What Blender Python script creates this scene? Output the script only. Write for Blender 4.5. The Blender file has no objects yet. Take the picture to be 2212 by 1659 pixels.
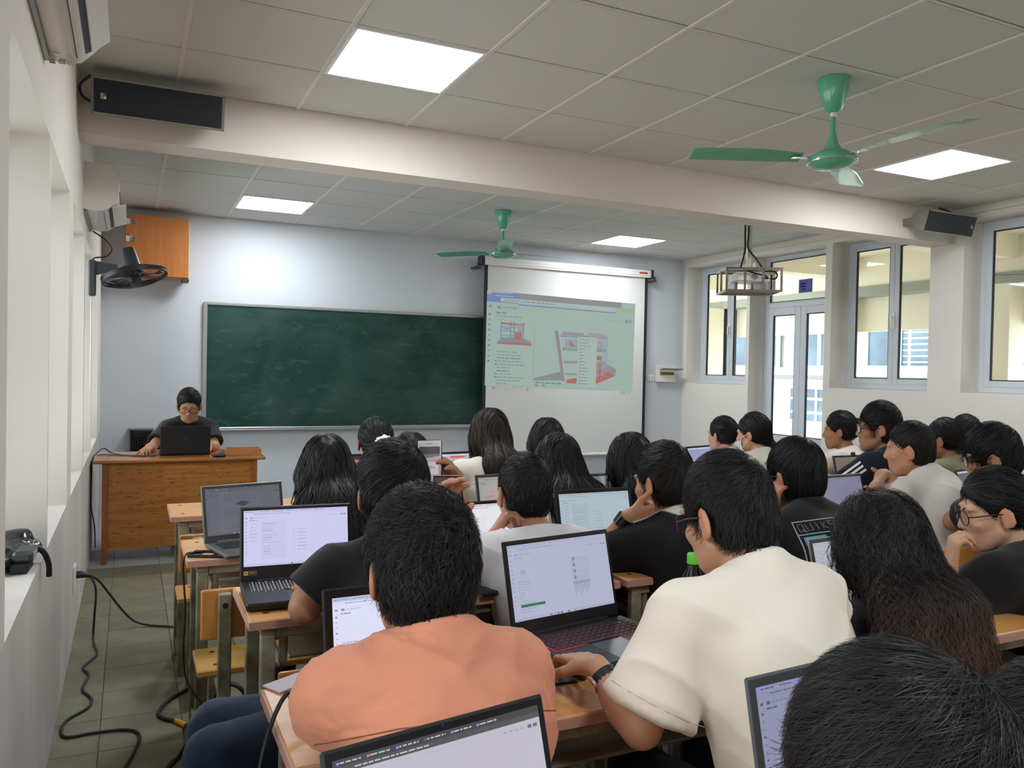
import bpy, bmesh, math, random
import numpy as np
from mathutils import Vector, Matrix

# ------------------------------------------------------------------ camera, sky, light, exposure
SC = bpy.context.scene
COL = SC.collection
CAM_H = 1.45
# camera axes in world space (x right along the front wall, y towards the front wall, z up)
RX = np.array([0.90335279, -0.42844220, 0.01977398])
RY = -np.array([0.01090301, -0.02314956, -0.99967256])
RZ = np.array([0.42875967, 0.90327259, -0.01624091])
FPX = 1738.6
cam_d = bpy.data.cameras.new('camera')
cam_d.sensor_width = 36.0
cam_d.lens = FPX / 2212.0 * 36.0
cam_d.clip_start = 0.05
cam_d.clip_end = 200
cam = bpy.data.objects.new('camera', cam_d)
COL.objects.link(cam)
cam.matrix_world = Matrix(((RX[0], RY[0], -RZ[0], 0), (RX[1], RY[1], -RZ[1], 0), (RX[2], RY[2], -RZ[2], CAM_H), (0, 0, 0, 1)))
SC.camera = cam

world = bpy.data.worlds.new('overcast_sky')
SC.world = world
world.use_nodes = True
bg = world.node_tree.nodes['Background']
bg.inputs[0].default_value = (0.93, 0.97, 1.0, 1)
bg.inputs[1].default_value = 1.9

SC.view_settings.view_transform = 'Standard'
SC.view_settings.look = 'None'
SC.view_settings.gamma = 1.0
SC.view_settings.use_curve_mapping = False
SC.view_settings.exposure = 1.3
PANEL_POWER = 13.0
try:
    SC.cycles.use_denoising = True
    SC.cycles.max_bounces = 8
    SC.cycles.diffuse_bounces = 5
    SC.cycles.glossy_bounces = 3
    SC.cycles.transmission_bounces = 6
    SC.cycles.transparent_max_bounces = 10
    SC.cycles.sample_clamp_indirect = 6.0
    SC.cycles.caustics_reflective = False
    SC.cycles.caustics_refractive = False
except Exception:
    pass


def portal(name, loc, sx, sy, rot):
    l = bpy.data.lights.new(name, 'AREA')
    l.shape = 'RECTANGLE'
    l.size, l.size_y = sx, sy
    l.cycles.is_portal = True
    o = bpy.data.objects.new(name, l)
    o.location = loc
    o.rotation_euler = rot
    COL.objects.link(o)
    return o


rng = random.Random(7)
nrng = np.random.default_rng(7)
PI = math.pi


def V(*a):
    return np.array(a if len(a) > 1 else a[0], float)


def at(px, py, depth):
    """a point of the room, from where it shows and how far it stands along the optical axis"""
    return (np.array([(px - 1106) / FPX, (py - 829.5) / FPX, 1.0]) @ np.stack([RX, -RY, RZ])) * depth + V(0, 0, CAM_H)


# ------------------------------------------------------------------ materials
MATS = {}


def lin(r, g, b):
    f = lambda c: (c / 255 / 12.92) if c / 255 <= 0.04045 else ((c / 255 + 0.055) / 1.055) ** 2.4
    return (f(r), f(g), f(b), 1.0)


def mat(name, col, rough=0.5, metal=0.0, spec=0.5, var=0.0, vscale=6.0, bump=0.0, bscale=60.0, stretch=(1, 1, 1), coat=0.0, trans=0.0, emit=0.0, alpha=1.0, sheen=0.0, dark=None, detail=3.0):
    """principled material: base colour, optional noise variation towards `dark`, optional fine bump"""
    if name in MATS:
        return MATS[name]
    m = bpy.data.materials.new(name)
    m.use_nodes = True
    nt = m.node_tree
    b = nt.nodes['Principled BSDF']
    b.inputs['Base Color'].default_value = col
    b.inputs['Roughness'].default_value = rough
    b.inputs['Metallic'].default_value = metal
    b.inputs['Specular IOR Level'].default_value = spec
    b.inputs['Coat Weight'].default_value = coat
    b.inputs['Transmission Weight'].default_value = trans
    b.inputs['Alpha'].default_value = alpha
    if sheen:
        b.inputs['Sheen Weight'].default_value = sheen
    if emit:
        b.inputs['Emission Color'].default_value = col
        b.inputs['Emission Strength'].default_value = emit
    if var or bump:
        tc = nt.nodes.new('ShaderNodeTexCoord')
        mp = nt.nodes.new('ShaderNodeMapping')
        mp.inputs['Scale'].default_value = stretch
        nt.links.new(tc.outputs['Object'], mp.inputs[0])
    if var:
        n = nt.nodes.new('ShaderNodeTexNoise')
        n.inputs['Scale'].default_value = vscale
        n.inputs['Detail'].default_value = detail
        nt.links.new(mp.outputs[0], n.inputs['Vector'])
        r = nt.nodes.new('ShaderNodeValToRGB')
        r.color_ramp.elements[0].position = 0.33
        r.color_ramp.elements[1].position = 0.67
        d = dark if dark else tuple(c * (1 - var) for c in col[:3]) + (1,)
        r.color_ramp.elements[0].color = d
        r.color_ramp.elements[1].color = col
        nt.links.new(n.outputs[0], r.inputs[0])
        nt.links.new(r.outputs[0], b.inputs['Base Color'])
    if bump:
        n2 = nt.nodes.new('ShaderNodeTexNoise')
        n2.inputs['Scale'].default_value = bscale
        n2.inputs['Detail'].default_value = 4
        nt.links.new(mp.outputs[0], n2.inputs['Vector'])
        bp = nt.nodes.new('ShaderNodeBump')
        bp.inputs['Strength'].default_value = bump
        bp.inputs['Distance'].default_value = 0.01
        nt.links.new(n2.outputs[0], bp.inputs['Height'])
        nt.links.new(bp.outputs[0], b.inputs['Normal'])
    MATS[name] = m
    return m


def attr_mat(name, rough=0.5, spec=0.4, emit=0.0, bump=0.0, bscale=80, coat=0.0, sss=0.0, sheen=0.0):
    """material whose colour is the mesh's own 'col' attribute (print, skin tone, screen pixels)"""
    if name in MATS:
        return MATS[name]
    m = bpy.data.materials.new(name)
    m.use_nodes = True
    nt = m.node_tree
    b = nt.nodes['Principled BSDF']
    a = nt.nodes.new('ShaderNodeAttribute')
    a.attribute_name = 'col'
    b.inputs['Roughness'].default_value = rough
    b.inputs['Specular IOR Level'].default_value = spec
    b.inputs['Coat Weight'].default_value = coat
    if sheen:
        b.inputs['Sheen Weight'].default_value = sheen
    if emit:
        b.inputs['Base Color'].default_value = (0.01, 0.01, 0.012, 1)
        nt.links.new(a.outputs['Color'], b.inputs['Emission Color'])
        b.inputs['Emission Strength'].default_value = emit
    else:
        nt.links.new(a.outputs['Color'], b.inputs['Base Color'])
    if sss:
        b.inputs['Subsurface Weight'].default_value = sss
        b.inputs['Subsurface Radius'].default_value = (0.012, 0.005, 0.003)
        b.inputs['Subsurface Scale'].default_value = 1.9
    if bump:
        tc = nt.nodes.new('ShaderNodeTexCoord')
        n2 = nt.nodes.new('ShaderNodeTexNoise')
        n2.inputs['Scale'].default_value = bscale
        n2.inputs['Detail'].default_value = 4
        nt.links.new(tc.outputs['Object'], n2.inputs['Vector'])
        bp = nt.nodes.new('ShaderNodeBump')
        bp.inputs['Strength'].default_value = bump
        bp.inputs['Distance'].default_value = 0.008
        nt.links.new(n2.outputs[0], bp.inputs['Height'])
        nt.links.new(bp.outputs[0], b.inputs['Normal'])
    MATS[name] = m
    return m


def wood_mat(name, c1, c2, rough=0.4, axis=0, scale=9.0, coat=0.15):
    """long-grained board: stretched noise between two browns"""
    if name in MATS:
        return MATS[name]
    m = bpy.data.materials.new(name)
    m.use_nodes = True
    nt = m.node_tree
    b = nt.nodes['Principled BSDF']
    tc = nt.nodes.new('ShaderNodeTexCoord')
    mp = nt.nodes.new('ShaderNodeMapping')
    s = [10.0, 10.0, 10.0]
    s[axis] = 0.8
    mp.inputs['Scale'].default_value = s
    nt.links.new(tc.outputs['Object'], mp.inputs[0])
    n = nt.nodes.new('ShaderNodeTexNoise')
    n.inputs['Scale'].default_value = scale
    n.inputs['Detail'].default_value = 5
    n.inputs['Distortion'].default_value = 0.4
    nt.links.new(mp.outputs[0], n.inputs['Vector'])
    r = nt.nodes.new('ShaderNodeValToRGB')
    r.color_ramp.elements[0].position = 0.3
    r.color_ramp.elements[1].position = 0.7
    r.color_ramp.elements[0].color = c2
    r.color_ramp.elements[1].color = c1
    nt.links.new(n.outputs[0], r.inputs[0])
    nt.links.new(r.outputs[0], b.inputs['Base Color'])
    b.inputs['Roughness'].default_value = rough
    b.inputs['Coat Weight'].default_value = coat
    b.inputs['Coat Roughness'].default_value = 0.25
    MATS[name] = m
    return m


# ------------------------------------------------------------------ mesh building
CUBE_F = [(0, 3, 2, 1), (4, 5, 6, 7), (0, 1, 5, 4), (1, 2, 6, 5), (2, 3, 7, 6), (3, 0, 4, 7)]


class MB:
    def __init__(s):
        s.v, s.f, s.m, s.c = [], [], [], []
        s.cur = 0
        s.col = None

    def add(s, vs, fs):
        o = len(s.v)
        s.v.extend(tuple(map(float, p)) for p in vs)
        for f in fs:
            s.f.append(tuple(o + i for i in f))
            s.m.append(s.cur)
            s.c.append(s.col)
        return s

    def hexa(s, p):
        return s.add(p, CUBE_F)

    def box(s, x0, x1, y0, y1, z0, z1):
        return s.hexa([(x0, y0, z0), (x1, y0, z0), (x1, y1, z0), (x0, y1, z0), (x0, y0, z1), (x1, y0, z1), (x1, y1, z1), (x0, y1, z1)])

    def rbox(s, x0, x1, y0, y1, z0, z1, r=0.004):
        """box with chamfered edges"""
        r = min(r, (x1 - x0) * .45, (y1 - y0) * .45, (z1 - z0) * .45)
        X, Y, Z = (x0, x1), (y0, y1), (z0, z1)
        vs, ix = [], {}
        for i in (0, 1):
            for j in (0, 1):
                for k in (0, 1):
                    sx, sy, sz = (1 - 2 * i) * r, (1 - 2 * j) * r, (1 - 2 * k) * r
                    for a, d in enumerate(((0, sy, sz), (sx, 0, sz), (sx, sy, 0))):
                        ix[(i, j, k, a)] = len(vs)
                        vs.append((X[i] + d[0], Y[j] + d[1], Z[k] + d[2]))
        fs = []
        q = lambda *t: fs.append(tuple(ix[u] for u in t))
        for i in (0, 1):
            q(*([(i, 0, 0, 0), (i, 1, 0, 0), (i, 1, 1, 0), (i, 0, 1, 0)][::(1 if i else -1)]))
            q(*([(0, i, 0, 1), (1, i, 0, 1), (1, i, 1, 1), (0, i, 1, 1)][::(-1 if i else 1)]))
            q(*([(0, 0, i, 2), (1, 0, i, 2), (1, 1, i, 2), (0, 1, i, 2)][::(1 if i else -1)]))
        for j in (0, 1):
            for k in (0, 1):
                fl = (j + k) % 2
                q(*([(0, j, k, 1), (0, j, k, 2), (1, j, k, 2), (1, j, k, 1)][::(-1 if fl else 1)]))
                q(*([(j, 0, k, 2), (j, 0, k, 0), (j, 1, k, 0), (j, 1, k, 2)][::(-1 if fl else 1)]))
                q(*([(j, k, 0, 0), (j, k, 0, 1), (j, k, 1, 1), (j, k, 1, 0)][::(-1 if fl else 1)]))
        for i in (0, 1):
            for j in (0, 1):
                for k in (0, 1):
                    t = [(i, j, k, 0), (i, j, k, 1), (i, j, k, 2)]
                    q(*(t if (i + j + k) % 2 else t[::-1]))
        return s.add(vs, fs)

    def xf(s, M, start=0):
        M = np.array(M)
        for i in range(start, len(s.v)):
            p = M[:3, :3] @ np.array(s.v[i]) + M[:3, 3]
            s.v[i] = tuple(p)
        return s

    def tube(s, pts, r, n=8, cap=True, r_end=None):
        pts = [np.array(p, float) for p in pts]
        N = len(pts)
        rings = []
        up = None
        for i, p in enumerate(pts):
            t = pts[min(i + 1, N - 1)] - pts[max(i - 1, 0)]
            t = t / (np.linalg.norm(t) + 1e-9)
            if up is None:
                up = np.array([0, 0, 1.0]) if abs(t[2]) < .9 else np.array([1.0, 0, 0])
            a = np.cross(t, up)
            a /= np.linalg.norm(a) + 1e-9
            b = np.cross(a, t)
            up = b
            rr = (r[i] if hasattr(r, '__len__') else r if r_end is None else r + (r_end - r) * i / (N - 1))
            rings.append([p + rr * (math.cos(2 * PI * k / n) * a + math.sin(2 * PI * k / n) * b) for k in range(n)])
        vs = [q for ring in rings for q in ring]
        fs = [(i * n + k, i * n + (k + 1) % n, (i + 1) * n + (k + 1) % n, (i + 1) * n + k) for i in range(N - 1) for k in range(n)]
        if cap:
            fs += [tuple(range(n - 1, -1, -1)), tuple((N - 1) * n + k for k in range(n))]
        return s.add(vs, fs)

    def lathe(s, prof, c=(0, 0, 0), n=24, axis=None):
        """profile of (radius, height) turned about z"""
        c = np.array(c, float)
        vs, fs = [], []
        for r, h in prof:
            for k in range(n):
                a = 2 * PI * k / n
                vs.append(c + np.array([r * math.cos(a), r * math.sin(a), h]))
        for i in range(len(prof) - 1):
            for k in range(n):
                fs.append((i * n + k, i * n + (k + 1) % n, (i + 1) * n + (k + 1) % n, (i + 1) * n + k))
        fs.append(tuple(range(n - 1, -1, -1)))
        fs.append(tuple((len(prof) - 1) * n + k for k in range(n)))
        return s.add(vs, fs)

    def quad(s, a, b, c, d):
        return s.add([a, b, c, d], [(0, 1, 2, 3)])

    def prism(s, poly, y0, y1):
        """polygon in (x, z) extruded along y"""
        n = len(poly)
        vs = [(x, y0, z) for x, z in poly] + [(x, y1, z) for x, z in poly]
        fs = [tuple(range(n - 1, -1, -1)), tuple(range(n, 2 * n))] + [(i, (i + 1) % n, n + (i + 1) % n, n + i) for i in range(n)]
        return s.add(vs, fs)

    def mesh(s, name, mats, smooth=False):
        me = bpy.data.meshes.new(name)
        me.from_pydata(s.v, [], s.f)
        if not isinstance(mats, (list, tuple)):
            mats = [mats]
        for m in mats:
            me.materials.append(m)
        if len(mats) > 1:
            me.polygons.foreach_set('material_index', s.m)
        if any(c is not None for c in s.c):
            at_ = me.color_attributes.new('col', 'FLOAT_COLOR', 'CORNER')
            arr = []
            for f, c in zip(s.f, s.c):
                arr.extend((tuple(c[:3]) + (1.0,)) * len(f))
            at_.data.foreach_set('color', arr)
        if smooth:
            me.polygons.foreach_set('use_smooth', [True] * len(me.polygons))
            if smooth == 'auto':
                bm = bmesh.new()
                bm.from_mesh(me)
                for e in bm.edges:
                    if len(e.link_faces) == 2 and e.calc_face_angle(0) > 0.7:
                        e.smooth = False
                bm.to_mesh(me)
                bm.free()
        me.update()
        return me

    def obj(s, name, mats, parent=None, loc=None, rotz=0.0, smooth=False, **props):
        return link(name, s.mesh(name, mats, smooth), parent, loc, rotz, **props)


def link(name, data, parent=None, loc=None, rotz=0.0, **props):
    o = bpy.data.objects.new(name, data)
    COL.objects.link(o)
    if parent is not None:
        o.parent = parent
    if loc is not None:
        o.location = tuple(map(float, loc))
    if rotz:
        o.rotation_euler = (0, 0, rotz)
    for k, v in props.items():
        if v is not None:
            o[k] = v
    return o


def thing(name, label, category, loc=(0, 0, 0), rotz=0.0, group=None):
    return link(name, None, None, loc, rotz, label=label, category=category, group=group)


def tag(o, label, category, group=None):
    o['label'] = label
    o['category'] = category
    if group:
        o['group'] = group
    return o


def dup(root, loc=None, rotz=None, label=None, group=None):
    r = root.copy()
    COL.objects.link(r)
    if loc is not None:
        r.location = tuple(map(float, loc))
    if rotz is not None:
        r.rotation_euler = (0, 0, rotz)
    if label:
        r['label'] = label
    if group:
        r['group'] = group
    for ch in list(root.children):
        c = ch.copy()
        COL.objects.link(c)
        c.parent = r
        for g in list(ch.children):
            d = g.copy()
            COL.objects.link(d)
            d.parent = c
    return r


def frame_m(o, x, y, z):
    """4x4 from an origin and three axes"""
    M = np.eye(4)
    M[:3, 0], M[:3, 1], M[:3, 2], M[:3, 3] = x, y, z, o
    return M


def nrm(v):
    v = np.array(v, float)
    return v / (np.linalg.norm(v) + 1e-12)


def spline(pts, n=6):
    """Catmull-Rom through points"""
    P = [np.array(p, float) for p in pts]
    P = [2 * P[0] - P[1]] + P + [2 * P[-1] - P[-2]]
    out = []
    for i in range(1, len(P) - 2):
        for k in range(n):
            t = k / n
            a, b, c, d = P[i - 1], P[i], P[i + 1], P[i + 2]
            out.append(.5 * ((2 * b) + (c - a) * t + (2 * a - 5 * b + 4 * c - d) * t * t + (3 * b - a - 3 * c + d) * t ** 3))
    out.append(P[-2])
    return out
# ------------------------------------------------------------------ the room
LW, RW, FY, BY, CZ = -0.255, 6.51, 8.54, -2.4, 2.928
WT = 0.35
M_WALL = mat('cream_wall_paint', lin(228, 222, 214), rough=.75, spec=.25, var=.06, vscale=1.2, bump=.08, bscale=45)
M_FRONT = mat('pale_blue_wall_paint', lin(206, 210, 215), rough=.75, spec=.25, var=.05, vscale=1.0, bump=.06, bscale=50)
M_LOWWALL = mat('worn_left_wall_paint', lin(216, 211, 206), rough=.8, spec=.2, var=.22, vscale=1.3, stretch=(1, 1.8, .35), dark=lin(192, 186, 182), detail=7)
M_CEIL = mat('ceiling_board', lin(204, 204, 200), rough=.9, spec=.1, bump=.05, bscale=220)
M_RAIL = mat('ceiling_rail_paint', lin(214, 208, 200), rough=.5, spec=.3)
M_VOID = mat('ceiling_void', lin(60, 58, 55), rough=1)

ST = dict(kind='structure')


def boxes(name, lst, m, parent=None, **p):
    b = MB()
    for t in lst:
        b.box(*t)
    return b.obj(name, m, parent, **p)


# front wall, back wall
boxes('wall_front', [(LW - WT, RW + WT, FY, FY + .2, -.1, CZ + .15)], M_FRONT, **ST)
boxes('wall_back', [(LW - WT, RW + WT, BY - .2, BY, -.1, CZ + .15)], M_WALL, **ST)

# left wall: a breast wall, piers and thin fins between deep window openings, a deep head beam
L_OPEN = [(-1.85, -.85), (-.80, .15), (.42, 1.40), (2.16, 3.19), (3.225, 4.16), (4.43, 5.50), (5.57, 6.59), (6.64, 7.80)]
L_SILL, L_HEAD = .80, 2.22
bl = [(LW - WT, LW, 7.80, FY, L_SILL, L_HEAD), (LW - WT, LW, BY, FY, L_HEAD, CZ + .15)]
ys = [BY] + [v for o in L_OPEN for v in o]
for i in range(0, len(ys) - 1, 2):
    if ys[i + 1] - ys[i] > .001:
        bl.append((LW - WT, LW, ys[i], ys[i + 1], L_SILL, L_HEAD))
wl = boxes('wall_left', bl, M_WALL, **ST)
boxes('breast_wall', [(LW - WT, LW, BY, FY, -.1, L_SILL)], M_LOWWALL, wl)

# right wall: high windows and a glazed door towards the corridor
R_WIN = [(7.351, 8.46, 1.34), (6.178, 7.30, 0.0), (4.966, 6.092, 1.34), (3.50, 4.642, 1.34), (2.05, 3.18, 1.34), (.6, 1.73, 1.34), (-1.6, -.4, 1.34)]
R_HEAD = 2.83
br = [(RW, RW + WT, BY, FY, R_HEAD, CZ + .15)]
edges = sorted(R_WIN)
y = BY
for a, b, z in edges:
    br.append((RW, RW + WT, y, a, -.1, R_HEAD))
    if z > 0:
        br.append((RW, RW + WT, a, b, -.1, z))
    y = b
br.append((RW, RW + WT, y, FY, -.1, R_HEAD))
boxes('wall_right', br, M_WALL, **ST)

# cross beam and shallow edge beams under the ceiling
M_BEAM = mat('beam_paint', lin(228, 219, 209), rough=.75, spec=.25, var=.05, vscale=1.5, bump=.05, bscale=50)
boxes('beam', [(LW, RW, 4.73, 4.952, 2.632, CZ + .1)], M_BEAM, **ST)
boxes('trim_1', [(RW - .03, RW, BY, 4.73, CZ - .055, CZ)], M_BEAM, **ST)
boxes('trim_2', [(RW - .03, RW, 4.952, FY, CZ - .055, CZ)], M_BEAM, **ST)

# ceiling: slab above, rails, one board per cell
ceil = boxes('ceiling', [(LW - WT, RW + WT, BY, FY, CZ + .05, CZ + .15)], M_VOID, **ST)
PITCH = .643
XE = [LW] + [.2105 + PITCH * k for k in range(10)] + [RW - .03]
Y0 = 3.458
def yedges(a, b):
    k0 = math.ceil((a - Y0) / PITCH + .02)
    e = [a]
    while Y0 + PITCH * k0 < b - .03:
        e.append(Y0 + PITCH * k0)
        k0 += 1
    return e + [b]
LIGHTS = [(1.175, 3.78), (1.175, 7.638), (5.033, 7.638), (5.033, 3.78), (1.175, -.078), (5.033, -.078)]
cells = {}
for a, b in ((BY, 4.73), (4.952, FY)):
    ye = yedges(a, b)
    for i in range(len(XE) - 1):
        for j in range(len(ye) - 1):
            x0, x1, y0, y1 = XE[i], XE[i + 1], ye[j], ye[j + 1]
            if any(x0 < lx < x1 and y0 < ly < y1 for lx, ly in LIGHTS):
                continue
            key = (round(x1 - x0, 3), round(y1 - y0, 3))
            if key not in cells:
                m = MB()
                w, d = (x1 - x0) / 2 - .004, (y1 - y0) / 2 - .011
                m.rbox(-w, w, -d, d, 0, .018, .004)
                cells[key] = m.mesh('ceiling_tile', M_CEIL)
            link('ceiling_tile', cells[key], ceil, ((x0 + x1) / 2, (y0 + y1) / 2, CZ + rng.uniform(0, .0022)))
    for x in XE[1:-1]:
        MB().rbox(x - .0115, x + .0115, a, b, CZ - .004, CZ + .006, .002).obj('ceiling_rail', M_RAIL, ceil)
    for yy in ye[1:-1]:
        MB().rbox(LW, RW - .03, yy - .006, yy + .006, CZ - .001, CZ + .006, .001).obj('ceiling_rail', M_RAIL, ceil)
    for x in (XE[0], XE[-1]):
        MB().box(x - .001 if x > 0 else x, x if x > 0 else x + .02, a, b, CZ - .004, CZ + .01).obj('ceiling_rail', M_RAIL, ceil)

# light panels
M_PANEL = mat('lit_panel_diffuser', (.90, .95, 1.0, 1), rough=.5, emit=PANEL_POWER)
M_PFRAME = mat('white_panel_frame', lin(235, 235, 238), rough=.4)
LLAB = ['square white ceiling light near the camera, above the peach shirt side, left of the beam', 'square ceiling light above the chalkboard beside the wooden wall cabinet',
        'square ceiling light above the rolled down projection screen', 'square ceiling light beside the blades of the nearer green ceiling fan',
        'square ceiling light on the left behind the camera', 'square ceiling light on the right behind the camera']
for (lx, ly), lb in zip(LIGHTS, LLAB):
    t = thing('ceiling_light', lb, 'ceiling light', (lx, ly, CZ), group='square ceiling light panels')
    m = MB()
    for a in ((-.312, -.296, -.312, .312), (.296, .312, -.312, .312), (-.296, .296, -.312, -.296), (-.296, .296, .296, .312)):
        m.box(*a, -.006, .012)
    m.obj('frame', M_PFRAME, t)
    MB().box(-.296, .296, -.296, .296, -.003, .010).obj('diffuser', M_PANEL, t)

# floor: tiles of thirty centimetres, cast in an olive terrazzo, a strip of greyer tiles at the front
fl = boxes('floor', [(LW - WT, RW + WT, BY, FY, -.1, -.006)], mat('floor_grout', lin(126, 122, 106), rough=.9), **ST)
M_TILE = [mat('olive_floor_tile_%s' % n, lin(*c), rough=.5, spec=.35, var=.28, vscale=7, bump=.04, bscale=90, detail=6) for n, c in (('plain', (134, 131, 108)), ('darker', (124, 121, 98)), ('lighter', (141, 138, 117)))]
M_TILE2 = mat('grey_floor_tile', lin(172, 172, 172), rough=.45, spec=.4, var=.15, vscale=5)
tm = MB().rbox(-.1485, .1485, -.1485, .1485, -.010, 0, .0012)
tmesh = [tm.mesh('floor_tile', k) for k in M_TILE + [M_TILE2]]
rest = MB()
for i in range(-1, 23):
    for j in range(-19, 18):
        x, y = -.093 + .3 * i + .15, 3.34 + .3 * j + .15
        w0, w1, d0, d1 = x - .1485, x + .1485, y - .1485, y + .1485
        full = w0 > LW and w1 < RW and d1 < FY and d0 > BY
        grey = y > 6.33
        if full and x < 1.3 and y > 1.9:
            link('floor_tile', tmesh[3 if grey else rng.choice((0, 0, 0, 1, 2))], fl, (x, y, rng.uniform(-.0006, 0)))
        else:
            w0, w1, d0, d1 = max(w0, LW), min(w1, RW), max(d0, BY), min(d1, FY)
            if w1 - w0 > .01 and d1 - d0 > .01:
                rest.cur = 1 if grey else 0
                rest.rbox(w0, w1, d0, d1, -.010, 0, .0012)
rest.obj('floor_tiles_beyond', [M_TILE[0], M_TILE2], fl, kind='stuff')

# window glass that lets the light through
def clear_glass(name, tint=(1, 1, 1), fres=1.45):
    m = bpy.data.materials.new(name)
    m.use_nodes = True
    nt = m.node_tree
    nt.nodes.remove(nt.nodes['Principled BSDF'])
    out = nt.nodes['Material Output']
    tr = nt.nodes.new('ShaderNodeBsdfTransparent')
    tr.inputs[0].default_value = tint + (1,)
    gl = nt.nodes.new('ShaderNodeBsdfGlossy')
    gl.inputs['Roughness'].default_value = .02
    fr = nt.nodes.new('ShaderNodeFresnel')
    fr.inputs[0].default_value = fres
    mx = nt.nodes.new('ShaderNodeMixShader')
    nt.links.new(fr.outputs[0], mx.inputs[0])
    nt.links.new(tr.outputs[0], mx.inputs[1])
    nt.links.new(gl.outputs[0], mx.inputs[2])
    nt.links.new(mx.outputs[0], out.inputs[0])
    return m
M_PANE = clear_glass('window_pane_glass', (.97, .985, .98), 1.25)
M_ALU = mat('white_window_frame', lin(206, 212, 218), rough=.35, spec=.5)
M_GASKET = mat('black_window_gasket', lin(28, 30, 32), rough=.6)
M_PLATE = mat('white_plastic', lin(232, 230, 226), rough=.35)


def sash(parent, x, y0, y1, z0, z1, fr=.055, d=.022, bottom=None):
    """one glazed sash in the plane x: frame, gasket, pane"""
    fb = bottom or fr
    m = MB()
    m.rbox(x - d, x + d, y0, y0 + fr, z0, z1, .004)
    m.rbox(x - d, x + d, y1 - fr, y1, z0, z1, .004)
    m.rbox(x - d, x + d, y0 + fr, y1 - fr, z0, z0 + fb, .004)
    m.rbox(x - d, x + d, y0 + fr, y1 - fr, z1 - fr, z1, .004)
    s = m.obj('sash', M_ALU, parent)
    g = MB()
    a0, a1, b0, b1 = y0 + fr, y1 - fr, z0 + fb, z1 - fr
    t = .009
    for q in ((a0, a0 + t, b0, b1), (a1 - t, a1, b0, b1), (a0 + t, a1 - t, b0, b0 + t), (a0 + t, a1 - t, b1 - t, b1)):
        g.box(x - .014, x + .006, *q)
    g.obj('gasket', M_GASKET, s)
    MB().box(x - .003, x + .003, a0 + t, a1 - t, b0 + t, b1 - t).obj('pane', M_PANE, s)
    return s


wn = 0
for y0, y1, z0 in R_WIN:
    if z0 == 0:
        continue
    wn += 1
    w = link('window_%d' % wn, None, None, kind='structure')
    x = 6.775
    m = MB()
    f = .045
    m.rbox(x - .035, x + .045, y0, y0 + f, z0, R_HEAD, .004)
    m.rbox(x - .035, x + .045, y1 - f, y1, z0, R_HEAD, .004)
    m.rbox(x - .035, x + .045, y0 + f, y1 - f, z0, z0 + .05, .004)
    m.rbox(x - .035, x + .045, y0 + f, y1 - f, R_HEAD - .03, R_HEAD, .004)
    m.obj('window_frame', M_ALU, w)
    mid = (y0 + y1) / 2
    sash(w, x - .012, y0 + f, mid - .001, z0 + .05, R_HEAD - .03)
    sash(w, x - .012, mid + .001, y1 - f, z0 + .05, R_HEAD - .03)
    m = MB()
    m.rbox(x - .052, x - .034, mid - .022, mid + .006, 1.93, 2.10, .004)
    m.rbox(x - .075, x - .050, mid - .018, mid + .002, 2.03, 2.055, .004)
    m.rbox(x - .085, x - .070, mid - .018, mid + .002, 1.95, 2.05, .004)
    m.obj('window_handle', M_PLATE, w)
# glazed double door with a fixed light over it
dr = link('door_1', None, None, kind='structure')
y0, y1 = 6.178, 7.30
x = 6.775
m = MB()
m.rbox(x - .035, x + .045, y0, y0 + .05, 0, R_HEAD, .004)
m.rbox(x - .035, x + .045, y1 - .05, y1, 0, R_HEAD, .004)
m.rbox(x - .035, x + .045, y0 + .05, y1 - .05, R_HEAD - .04, R_HEAD, .004)
m.rbox(x - .035, x + .045, y0 + .05, y1 - .05, 2.235, 2.29, .004)
m.obj('door_frame', M_ALU, dr)
sash(dr, x - .005, y0 + .05, y1 - .05, 2.29, R_HEAD - .04, .012)
mid = (y0 + y1) / 2
sash(dr, x - .012, y0 + .05, mid - .001, .012, 2.235, .085, bottom=.76)
sash(dr, x - .012, mid + .001, y1 - .05, .012, 2.235, .085, bottom=.76)
# left windows: frames set far out in the thickness of the wall
for i, (y0, y1) in enumerate(L_OPEN):
    w = link('window_%d' % (wn + 1 + i), None, None, kind='structure')
    x = LW - .30
    m = MB()
    f = .045
    m.rbox(x - .03, x + .03, y0, y0 + f, L_SILL, L_HEAD, .004)
    m.rbox(x - .03, x + .03, y1 - f, y1, L_SILL, L_HEAD, .004)
    m.rbox(x - .03, x + .03, y0 + f, y1 - f, L_SILL, L_SILL + f, .004)
    m.rbox(x - .03, x + .03, y0 + f, y1 - f, L_HEAD - f, L_HEAD, .004)
    m.rbox(x - .03, x + .03, (y0 + y1) / 2 - .03, (y0 + y1) / 2 + .03, L_SILL + f, L_HEAD - f, .004)
    m.obj('window_frame', M_ALU, w)
    for a, b in ((y0 + f, (y0 + y1) / 2 - .03), ((y0 + y1) / 2 + .03, y1 - f)):
        MB().box(x - .003, x + .003, a, b, L_SILL + f, L_HEAD - f).obj('pane', M_PANE, w)
    portal('left_window_daylight', (LW - WT - .02, (y0 + y1) / 2, (L_SILL + L_HEAD) / 2), L_HEAD - L_SILL, y1 - y0, (0, -PI / 2, 0))

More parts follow.
